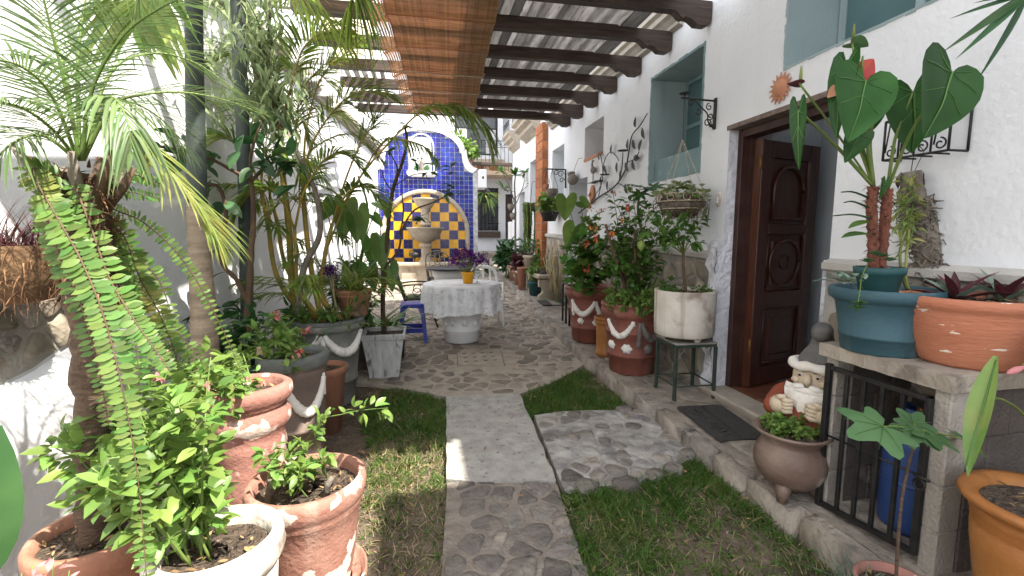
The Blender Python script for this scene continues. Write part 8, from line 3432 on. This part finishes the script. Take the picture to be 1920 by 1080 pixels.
for i in range(40):
    p = (1.738,1.6,1.271)
    Ms.append(rotm((rq.gauss(0, 1), rq.gauss(0, 1), rq.uniform(-.1, .6))) * rq.uniform(.03, .05))
    Ps.append(np.array(p) + np.array((rq.uniform(-.05, .05), rq.uniform(-.05, .08), rq.uniform(-.02, .012))))
q.many(*leaf_t(.6, .3, .1, 3), Ms, Ps, 'leaf_silver')
solid('speckled_succulent', q, (1.738,1.6,1.271), 'grey speckled succulent in the near corner of the teal planter', 'plant')
# mounted trunk of roots on the wall
mt = thing('root_mount', (2.38, 1.85, 1.5), 'hanging bark mount wrapped in dry grey roots beside the anthurium', 'plant mount')
q = MB()
C = spline([(2.363,1.88,1.759), (2.377,1.87,1.648), (2.411,1.86,1.531), (2.44,1.83,1.4), (2.467,1.8,1.179)], 20)
q.tube(C, [.040, .042, .045, .046, .045, .05, .05, .055, .055, .06, .06, .062, .062, .06, .06, .058, .055, .05, .045, .04], 'bark_grey', 12)
for k in range(26):
    i = rq.randint(0, 8)
    a = rq.uniform(0, 2 * pi)
    p = C[i] + np.array((.043 * math.cos(a), .043 * math.sin(a), 0))
    q.many(*leaf_t(.5, .3, .1, 3), [rotm((math.cos(a) * .2, math.sin(a) * .2, -1), (math.cos(a), math.sin(a), 0)) * rq.uniform(.04, .08)], [p], 'dry_grey')
part('bark', q, mt)
q = MB()
for i in range(700):
    k = rq.randint(6, 19)
    a = rq.uniform(0, 2 * pi)
    p = C[k] + np.array((.055 * math.cos(a), .055 * math.sin(a), rq.uniform(-.02, .02)))
    d1 = np.array((rq.gauss(0, 1), rq.gauss(0, 1), rq.gauss(-.3, .7)))
    d1 /= np.linalg.norm(d1)
    d2 = np.array((rq.gauss(0, 1), rq.gauss(0, 1), rq.gauss(-.8, .6)))
    d2 /= np.linalg.norm(d2)
    L = rq.uniform(.03, .07)
    q.tube([p, p + d1 * L * .5, p + d1 * L * .5 + d2 * L * .6], [.0042, .004, .002], 'dry_grey', 4, cap=False)
part('roots', q, mt)
q = MB()
q.tube([C[0], (2.42, 1.92, C[0][2] + .08), (2.449, 1.94, C[0][2] + .16)], .002, 'iron', 4)
q.tube([C[0] + np.array((.02, 0, 0)), (2.43, 1.88, C[0][2] + .10), (2.449, 1.94, C[0][2] + .16)], .002, 'iron', 4)
part('hanging_wire', q, mt)
o = thing('mounted_orchid', tuple(C[8]), 'orchid shoots with dangling yellow-green roots growing on the bark mount', 'plant')
st = []
for tgt in ((2.225,1.8,1.602), (2.227,1.78,1.502), (2.191,1.76,1.415), (2.2,1.8,1.552), (2.271,1.82,1.679), (2.265,1.84,1.731), (2.163,1.78,1.452), (2.235,1.76,1.353)):
    st.append([C[rq.randint(5, 12)], (np.array(C[8]) + np.array(tgt)) / 2 + np.array((-.02, -.02, .02)), tgt])
shrub(o, None, st, 'leaf_yellow', 'stem_green', .050, 9, leaf_t(.28, .4, .2, 4, 'lance'), .004, .4, .03, .2, rq)
q = MB()
for b in ([(2.235,1.76,1.477), (2.184,1.72,1.355), (2.174,1.7,1.234), (2.226,1.68,1.137)], [(2.223,1.76,1.452), (2.145,1.72,1.38), (2.147,1.7,1.259), (2.213,1.7,1.159)]):
    q.tube(spline(b, 14), .006, 'leaf_yellow', 5)
part('roots', q, o)
o = thing('spider_plantlet', (2.20, 1.66, 1.02), 'drooping striped grassy plant between the two locker planters', 'plant')
q = MB()
Ms, Ps = [], []
for i in range(26):
    a = rq.uniform(0, 2 * pi)
    Ms.append(rotm((math.cos(a) * .5, math.sin(a) * .5 - .3, rq.uniform(-1, .5)), (-.5, -.6, .4)) * rq.uniform(.12, .22))
    Ps.append((2.245 + rq.uniform(-.02, .02), 1.735 + rq.uniform(-.02, .02), 1.15))
q.many(*leaf_t(.05, .3, .5, 5, 'strap'), Ms, Ps, 'leaf_fig')
part('foliage', q, o)
# purple bromeliads
for k_, (c, lab) in enumerate((((2.17, 1.50, 1.175), 'purple-bronze spiky rosette in the flaking planter, by its teal neighbour'), ((2.30, 1.42, 1.175), 'purple-bronze spiky rosette in the flaking planter, at its outer end'))):
    o = thing('bronze_rosette', c, lab, 'plant', 'rosettes in the flaking planter')
    Ms1, Ms2 = [], []
    for i in range(13):
        a, e = 2 * pi * i / 13 * 2.4, rq.uniform(.35, 1.15)
        M = rotm((math.cos(a) * math.cos(e), math.sin(a) * math.cos(e), math.sin(e))) * rq.uniform(.13, .20)
        (Ms2 if i % 4 == 0 else Ms1).append(M)
    for M in Ms1 + Ms2:
        q = MB()
        q.many(*leaf_t(.20, .6, .22, 6, 'lance'), [M], [c], 'leaf_silver' if any(M is z for z in Ms2) else 'leaf_purple')
        part('leaf', q, o)
o = thing('mint_clump', (1.875, 1.965, .44), 'bright green mint filling the clay cauldron', 'plant')
st = []
for i in range(34):
    a, r = rq.uniform(0, 2 * pi), rq.uniform(.02, .13)
    b = np.array((1.875 + r * .7 * math.cos(a), 1.965 + r * .7 * math.sin(a), .425))
    t_ = b + np.array((.05 * math.cos(a), .05 * math.sin(a), rq.uniform(.015, .06)))
    st.append([b, (b + t_) / 2, t_])
for tgt in ((1.761,1.95,.476), (1.869,1.95,.51), (1.777,1.9,.51)):
    st.append([(1.87, 1.96, .43), (np.array((1.87, 1.96, .45)) + np.array(tgt)) / 2, tgt])
shrub(o, None, st, 'leaf_bright', 'stem_green', .026, 12, leaf_t(.7, .2, .2, 3), .002, .6, .02, .1, rq)
# young fig
fi = thing('young_fig', (1.665, 1.235, .16), 'young fig with broad lobed leaves on one thin red stem', 'plant')
q = MB()
q.tube(spline([(1.665, 1.235, .15), (1.657,1.24,.468), (1.697,1.26,.614), (1.734,1.27,.726)], 14), np.linspace(.0058, .004, 14), 'bark_brown', 7)
part('stem', q, fi)
ft = lobed_t(5, .42, 6, .05, 300)
top = np.array((1.732,1.27,.743))
for tip, base_, s_, nrm in (((1.339,1.22,.787), (1.544,1.24,.795), .150, (-.1, -.45, 1)), ((1.844,1.33,.805), (1.754,1.3,.762), .085, (0, -.5, 1)), ((1.53,1.16,.739), (1.699,1.24,.766), .095, (-.1, -.45, 1)), ((1.989,1.28,.695), (1.797,1.27,.737), .105, (.2, -.4, 1)), ((1.692,1.16,.746), (1.724,1.23,.761), .085, (.2, -.45, 1)), ((2.091,1.25,.642), (1.946,1.26,.7), .085, (.2, -.4, 1)), ((1.445,1.18,.759), (1.627,1.24,.759), .075, (-.1, -.4, 1))):
    q = MB()
    d = np.array(tip) - np.array(base_)
    q.many(ft[0], ft[1], [rotm(d, nrm) * s_], [base_], 'leaf_fig')
    e_ = np.array((0, -.002, .004))
    for a in (-70, -35, 0, 35, 70):
        M = rotm(d, nrm) * s_
        v_ = M @ np.array((math.sin(rad(a)) * .8, math.cos(rad(a)) * .8, -.09))
        q.tube([np.array(base_) + e_, np.array(base_) + v_ * .5 + e_ * 1.6, np.array(base_) + v_ + e_], [.0016, .0012, .0006], 'leaf_vein', 3, cap=False)
    part('leaf', q, fi)
    q = MB()
    q.tube(spline([top, (top + np.array(base_)) / 2 + np.array((0, 0, .012)), base_], 6), .0028, 'stem_green', 5)
    part('stalk', q, fi)
o = thing('feathery_weed', (1.62, 1.26, -.03), 'wispy blue-green weed at the kerb beside the pinkish pot', 'plant')
q = MB()
for i in range(150):
    b = np.array((1.60 + rq.gauss(0, .04), 1.30 + rq.gauss(0, .05), .10))
    e = b + np.array((rq.gauss(0, .05), rq.gauss(0, .05), rq.uniform(.01, .12)))
    q.tube([b, (b + e) / 2 + np.array((0, 0, .01)), e], .0012, 'leaf_silver', 3, cap=False)
    if i % 4 == 0:
        q.tube([(1.60, 1.30, -.03), b], .0012, 'leaf_silver', 3, cap=False)
part('foliage', q, o)
# anthurium in the ridged orange pot, with a shaggy fibre stake
o = thing('fibre_stake', (2.12, 1.08, .66), 'shaggy brown fibre stake standing in the ridged orange pot', 'plant stake')
q = MB()
C = spline([(2.13, 1.12, .64), (2.15, 1.14, .90), (2.17, 1.17, 1.12)], 12)
q.tube(C, .035, 'basket_fiber', 10)
Ms, Ps = [], []
for i in range(700):
    k, a = rq.randint(0, 11), rq.uniform(0, 2 * pi)
    Ps.append(C[k] + np.array((.035 * math.cos(a), .035 * math.sin(a), rq.uniform(-.02, .02))))
    Ms.append(rotm((math.cos(a) + rq.gauss(0, .4), math.sin(a) + rq.gauss(0, .4), rq.gauss(-.2, .6))) * rq.uniform(.02, .05))
q.many(*leaf_t(.05, .4, .5, 3, 'taper'), Ms, Ps, 'fiber')
part('body', q, o)
o = thing('lance_leaf_anthurium', (2.03, 1.05, .66), 'anthurium with one long upright leaf and a pink bud in the orange pot', 'plant')
q = MB()
n_, t_ = (1.59,.98,1.109), (1.426,.92,.817)
q2 = np.array(t_) - np.array(n_)
base_l = np.array((1.607,.98,.996))
d = np.array((1.395,.9,.828)) - np.array((1.59,.98,1.109))
q.many(*leaf_t(.155, .8, .10, 9), [rotm(d, (-.95, -.25, .1)) * np.linalg.norm(d)], [(1.59,.98,1.109)], 'leaf_fern')
q.tube([np.array((1.59,.98,1.109)) + d * t + np.array((-.003, -.004, 0)) for t in np.linspace(.03, .95, 6)], .0022, 'leaf_vein', 4)
part('leaf', q, o)
q = MB()
q.tube(spline([(1.569,.97,.994), (1.678,1,.964), (1.841,1.04,.881), (2.05, 1.06, .67)], 12), .004, 'leaf_yellow', 6)
part('stalk', q, o)
q = MB()
q.many(*leaf_t(.45, .4, .2, 5), [rotm(np.array((1.508,.97,.83)) * 0 + np.array((.7, .2, -.15)), (-.2, -.5, 1)) * .10], [(1.495,.96,.859)], 'leaf_fern')
part('leaf', q, o)
q = MB()
p = np.array((1.704,1,1.057))
q.lathe([(.001, -.035), (.008, -.02), (.010, .0), (.006, .022), (.001, .032)], 'flower_pink', 10, (0, 0, 0))
for i in range(len(q.v)):
    q.v[i] = q.v[i] @ np.array(((0, 0, -1), (0, 1, 0), (1, 0, 0.25))) + p
q.tube(spline([p + np.array((.03, 0, 0)), p + np.array((.08, .02, -.02)), (2.06, 1.06, .67)], 8), .003, 'stem_green', 5)
part('bud', q, o)
# dark fronds hanging in at the top right
o = thing('dark_fan_palm', (2.30, 1.45, 2.45), 'dark narrow palm leaflets hanging in at the top right corner', 'palm')
q = MB()
hub = np.array((2.282,1.45,2.36))
for tip, w_ in (((1.897,1.4,2.138), .10), ((1.954,1.4,2.115), .10), ((2.082,1.42,2.257), .09), ((2.03,1.38,2.03), .08), ((2.145,1.42,2.142), .07), ((1.933,1.42,2.258), .07), ((2.023,1.42,2.312), .08)):
    d = np.array(tip) - hub
    q.many(*leaf_t(w_ * .7, .5, .10, 7, 'lance'), [rotm(d, (-.3, -1, .3)) * np.linalg.norm(d)], [hub], 'leaf_dark')
part('foliage', q, o)
q = MB()
q.tube(spline([hub, (2.40, 1.40, 2.55), (2.449, 1.42, 2.60)], 6), .01, 'stem_brown', 6)
part('stem', q, o)

# ---------------------------------------------------------------- plants further up the yard
def far_shrub(name, c, H_, w, n, leaf, size, label, tmpl=None, per=14, group=None, cat='shrub', lean=(0, 0)):
    o = thing(name, c, label, cat, group)
    st = []
    for i in range(n):
        a = rq.uniform(0, 2 * pi)
        b = np.array(c) + np.array((rq.uniform(-.04, .04), rq.uniform(-.04, .04), 0))
        t_ = b + np.array((w * math.cos(a) * rq.uniform(.3, 1) + lean[0], w * math.sin(a) * rq.uniform(.3, 1) + lean[1], H_ * rq.uniform(.45, 1)))
        st.append([b, (b + t_) / 2 + np.array((0, 0, H_ * .1)), t_])
    shrub(o, None, st, leaf, 'stem_green', size, per, tmpl or leaf_t(.4, .3, .3, 4), .006, .6, w * .25, .2, rq)
    return o


G2 = 'potted plants far along the house'
far_shrub('potted_flowers', (2.15, 8.62, gz(8.62) + .36), .34, .16, 14, 'leaf_bright', .075, 'bright leafy plant with tiny pink flowers in the dark teal pot', None, 10, G2)
far_shrub('potted_flowers', (2.24, 9.36, gz(9.4) + .78), .42, .18, 12, 'leaf_mid', .10, 'reddish-stemmed plant with small pink flowers in the tan pot', leaf_t(.2, .3, .3, 4), 10, G2)
o = far_shrub('purple_leaf_plant', (2.16, 9.95, gz(9.95) + .40), .40, .24, 16, 'leaf_purple', .14, 'dark purple-leaved plant spilling from the pinkish pot', leaf_t(.35, .3, .4, 4), 10, G2)
for p in ((2.27,9.6,1.03), (2.31,9.6,.89), (2.2,9.7,.95), (2.33,9.5,1.12)):
    bunch(p, 8, 1, 'flower_pink', .03, 'blossom', o, .06)
far_shrub('dark_broadleaf', (2.05, 11.0, gz(11) + .1), 1.0, .34, 18, 'leaf_dark', .24, 'tall dark broad-leaved plant by the wall near the brick pillar', leaf_t(.42, .25, .4, 5), 9, G2)
far_shrub('dark_broadleaf', (2.2, 10.3, gz(10.3) + .1), .85, .25, 14, 'leaf_dark', .18, 'dark leafy plant directly before the brick pillar foot', leaf_t(.35, .25, .4, 5), 10, G2)
far_shrub('narrow_leaf_plant', (2.33, 9.0, gz(9) + .1), 1.05, .12, 10, 'leaf_mid', .16, 'upright plant with arum-like leaves in front of the brick pillar', leaf_t(.45, .25, .3, 5), 6, G2)
bs_ = thing('dry_stalks', (2.36, 7.95, gz(8) + .1), 'bundle of pale bare dry stalks leaning on the stone base behind the bench', 'plant')
q = MB()
for i in range(40):
    b = np.array((2.36 + rq.uniform(-.03, .04), 7.95 + rq.uniform(-.22, .22), gz(8) + .1))
    e = b + np.array((rq.uniform(-.12, .04), rq.uniform(-.25, .25), rq.uniform(.5, .98)))
    q.tube([b, (b + e) / 2 + np.array((rq.uniform(-.03, .03), rq.uniform(-.05, .05), 0)), e], .007, 'straw', 5)
part('stalk', q, bs_, kind='stuff')
o = tuft('wall_strap_plant', (2.33, 7.35, gz(7.4) + .14), 18, .55, 'leaf_silver', 'grey-green arching strap leaves by the side doorway', 'plant', .08, .5, G2, .9, 'strap', rq)
o = far_shrub('wall_potted_plant', tuple(np.array((2.32,8.07,1.7)) + np.array((-.05, 0, .15))), .30, .22, 14, 'leaf_bright', .15, 'leafy green plant in the black pot on the wall', leaf_t(.5, .25, .3, 4), 8, G2)
o = thing('trailing_succulent', (2.27,9.6,2.05), 'long pale green trailing succulent hung beside the brick pillar', 'plant')
q = MB()
cc = np.array((2.28,9.6,2.07))
Ms, Ps = [], []
for i in range(26):
    a = rq.uniform(0, 2 * pi)
    p = cc + np.array((.14 * math.cos(a), .14 * math.sin(a), .0))
    L = rq.uniform(.35, .95)
    pts = [cc + np.array((.05 * math.cos(a), .05 * math.sin(a), .05)), p + np.array((0, 0, .02)), p + np.array((.02, 0, -L * .5)), p + np.array((.01, .02, -L))]
    C = spline(pts, 18)
    q.tube(C, .018, 'leaf_fern', 5)
    for k in range(30):
        Ps.append(C[rq.randint(3, 17)])
        Ms.append(rotm((rq.gauss(0, 1), rq.gauss(0, 1), -.8)) * .055)
q.many(*leaf_t(.5, .4, .1, 3), Ms, Ps, 'leaf_fern')
part('foliage', q, o)
q = MB()
q.lathe([(.08, -.12), (.13, .02), (.14, .03), (.001, .03)], 'clay_grey', 14, tuple(cc), cap0=True)
q.tube([tuple(cc + np.array((0, 0, .03))), (2.32, 9.6, cc[2] + .5), (2.449, 9.6, cc[2] + .52)], .006, 'iron', 4)
part('hanging_cup', q, o)
o = thing('bare_branch_tree', (2.17, 10.6, gz(10.6) + .42), 'sparse tree with bare forking branches and leaf tufts before the far house', 'tree', 'thin potted trees')
q = MB()
ends_ = []
for b, r in (([(2.17, 10.6, gz(10.6) + .42), (2.16,10.6,1.34), (2.16,10.6,2.2), (2.14,10.6,2.57), (2.16,10.6,2.81)], .030), ([(2.16,10.6,2.2), (2,10.5,2.55), (1.89,10.5,2.79), (1.82,10.5,2.88)], .014), ([(2.16,10.6,2.14), (2.27,10.6,2.39), (2.36,10.6,2.63), (2.38,10.6,2.87)], .014), ([(2.16,10.6,2.3), (2.4,10.6,2.55), (2.59,10.6,2.7)], .010), ([(2.16,10.6,2.44), (1.96,10.6,2.49), (1.88,10.6,2.52)], .008)):
    C = spline(b, 14)
    q.tube(C, np.linspace(r, r * .5, 14), 'bark_grey', 6)
    ends_.append(C[-1])
part('trunk', q, o)
q = MB()
Ms, Ps = [], []
for e in ends_:
    for i in range(13):
        a, el = rq.uniform(0, 2 * pi), rq.uniform(-.2, 1.0)
        Ms.append(rotm((math.cos(a) * math.cos(el), math.sin(a) * math.cos(el), math.sin(el))) * rq.uniform(.16, .26))
        Ps.append(e)
q.many(*leaf_t(.30, .3, .2, 4), Ms, Ps, 'leaf_mid')
part('foliage', q, o)
for p, lab in (((2,10.3,2.08), 'round clay bell hung on the sparse tree, the upper one'), ((2.05,10.3,1.88), 'round clay bell hung on the sparse tree, the lower one')):
    hung_pot((p[0], p[1], p[2] - .08), (.08), .15, 'clay_grey', p[2] + .35, lab)
tuft('agave_clump', (1.75, 12.4, gz(12.4) + .02), 34, .60, 'leaf_dark', 'dark spiky agave clump on the floor beyond the fountain wall', 'plant', .09, .35, None, .8, 'lance', rq)
o = thing('hanging_spider_plant', (1.81,13.5,2.52), 'spider plant with pale drooping leaves in a hanging wire cage', 'hanging basket')
cc = np.array((1.81,13.5,2.61))
q = MB()
for a in range(0, 180, 30):
    q.tube([cc + np.array((.20 * math.cos(t) * math.cos(rad(a)), .20 * math.cos(t) * math.sin(rad(a)), .22 * math.sin(t))) for t in np.linspace(0, 2 * pi, 18)], .010, 'iron', 4)
q.tube([tuple(cc + np.array((0, 0, .22))), tuple(cc + np.array((0, 0, .85)))], .008, 'iron', 4)
part('wire_cage', q, o)
q = MB()
Ms, Ps = [], []
for i in range(60):
    a = rq.uniform(0, 2 * pi)
    Ms.append(rotm((math.cos(a), math.sin(a), rq.uniform(-.5, .7))) * rq.uniform(.35, .6))
    Ps.append(cc + np.array((0, 0, .02)))
q.many(*leaf_t(.09, .3, .8, 6, 'strap'), Ms, Ps, 'leaf_fern')
part('foliage', q, o)
q = MB()
z0 = cc[2] + .85
q.bbox((cc[0] - .35, 13.40, z0), (3.58, 13.60, z0 + .08), 'dark_wood', .01)
solid('hanging_beam', q, (cc[0], 13.5, z0), 'dark timber beam carrying the hanging wire cage', 'beam')
o = thing('balcony_creeper', (1.56,16.4,4.51), 'light green leafy creeper spilling down behind the blue gable', 'plant')
st = []
for tgt in ((.98,15.8,4.77), (1.14,15.6,4.57), (1.33,15.8,4.73), (1.41,15.6,4.47), (1.55,15.6,4.41), (1.69,15.6,4.24), (1.58,15.5,4.09), (1.37,15.5,4.16), (1.8,15.6,4.11), (1.46,15.4,4.23), (1.72,15.8,4.49), (1.22,15.4,4.31), (1.9,15.7,4.22), (1.08,15.8,4.67)):
    b = (1.5,15.8,3.96)
    st.append([b, (np.array(b) + np.array(tgt)) / 2 + np.array((0, 0, .12)), tgt])
shrub(o, None, st, 'leaf_bright', 'stem_green', .17, 22, leaf_t(.5, .3, .3, 4), .010, .7, .22, .1, rq)
q = MB()
q.lathe([(.22, 0), (.26, .3), (.28, .34), (.001, .34)], 'terracotta', 16, tuple(np.array((1.5,15.8,3.96)) - np.array((0, 0, .34))), cap0=True)
pz = np.array((1.5,15.8,3.96)) - np.array((0, 0, .34))
q.box((pz[0] - .32, 15.5, gz(15.8)), (pz[0] + .32, 16.1, pz[2]), 'far_wall')
part('planter_pier', q, o)
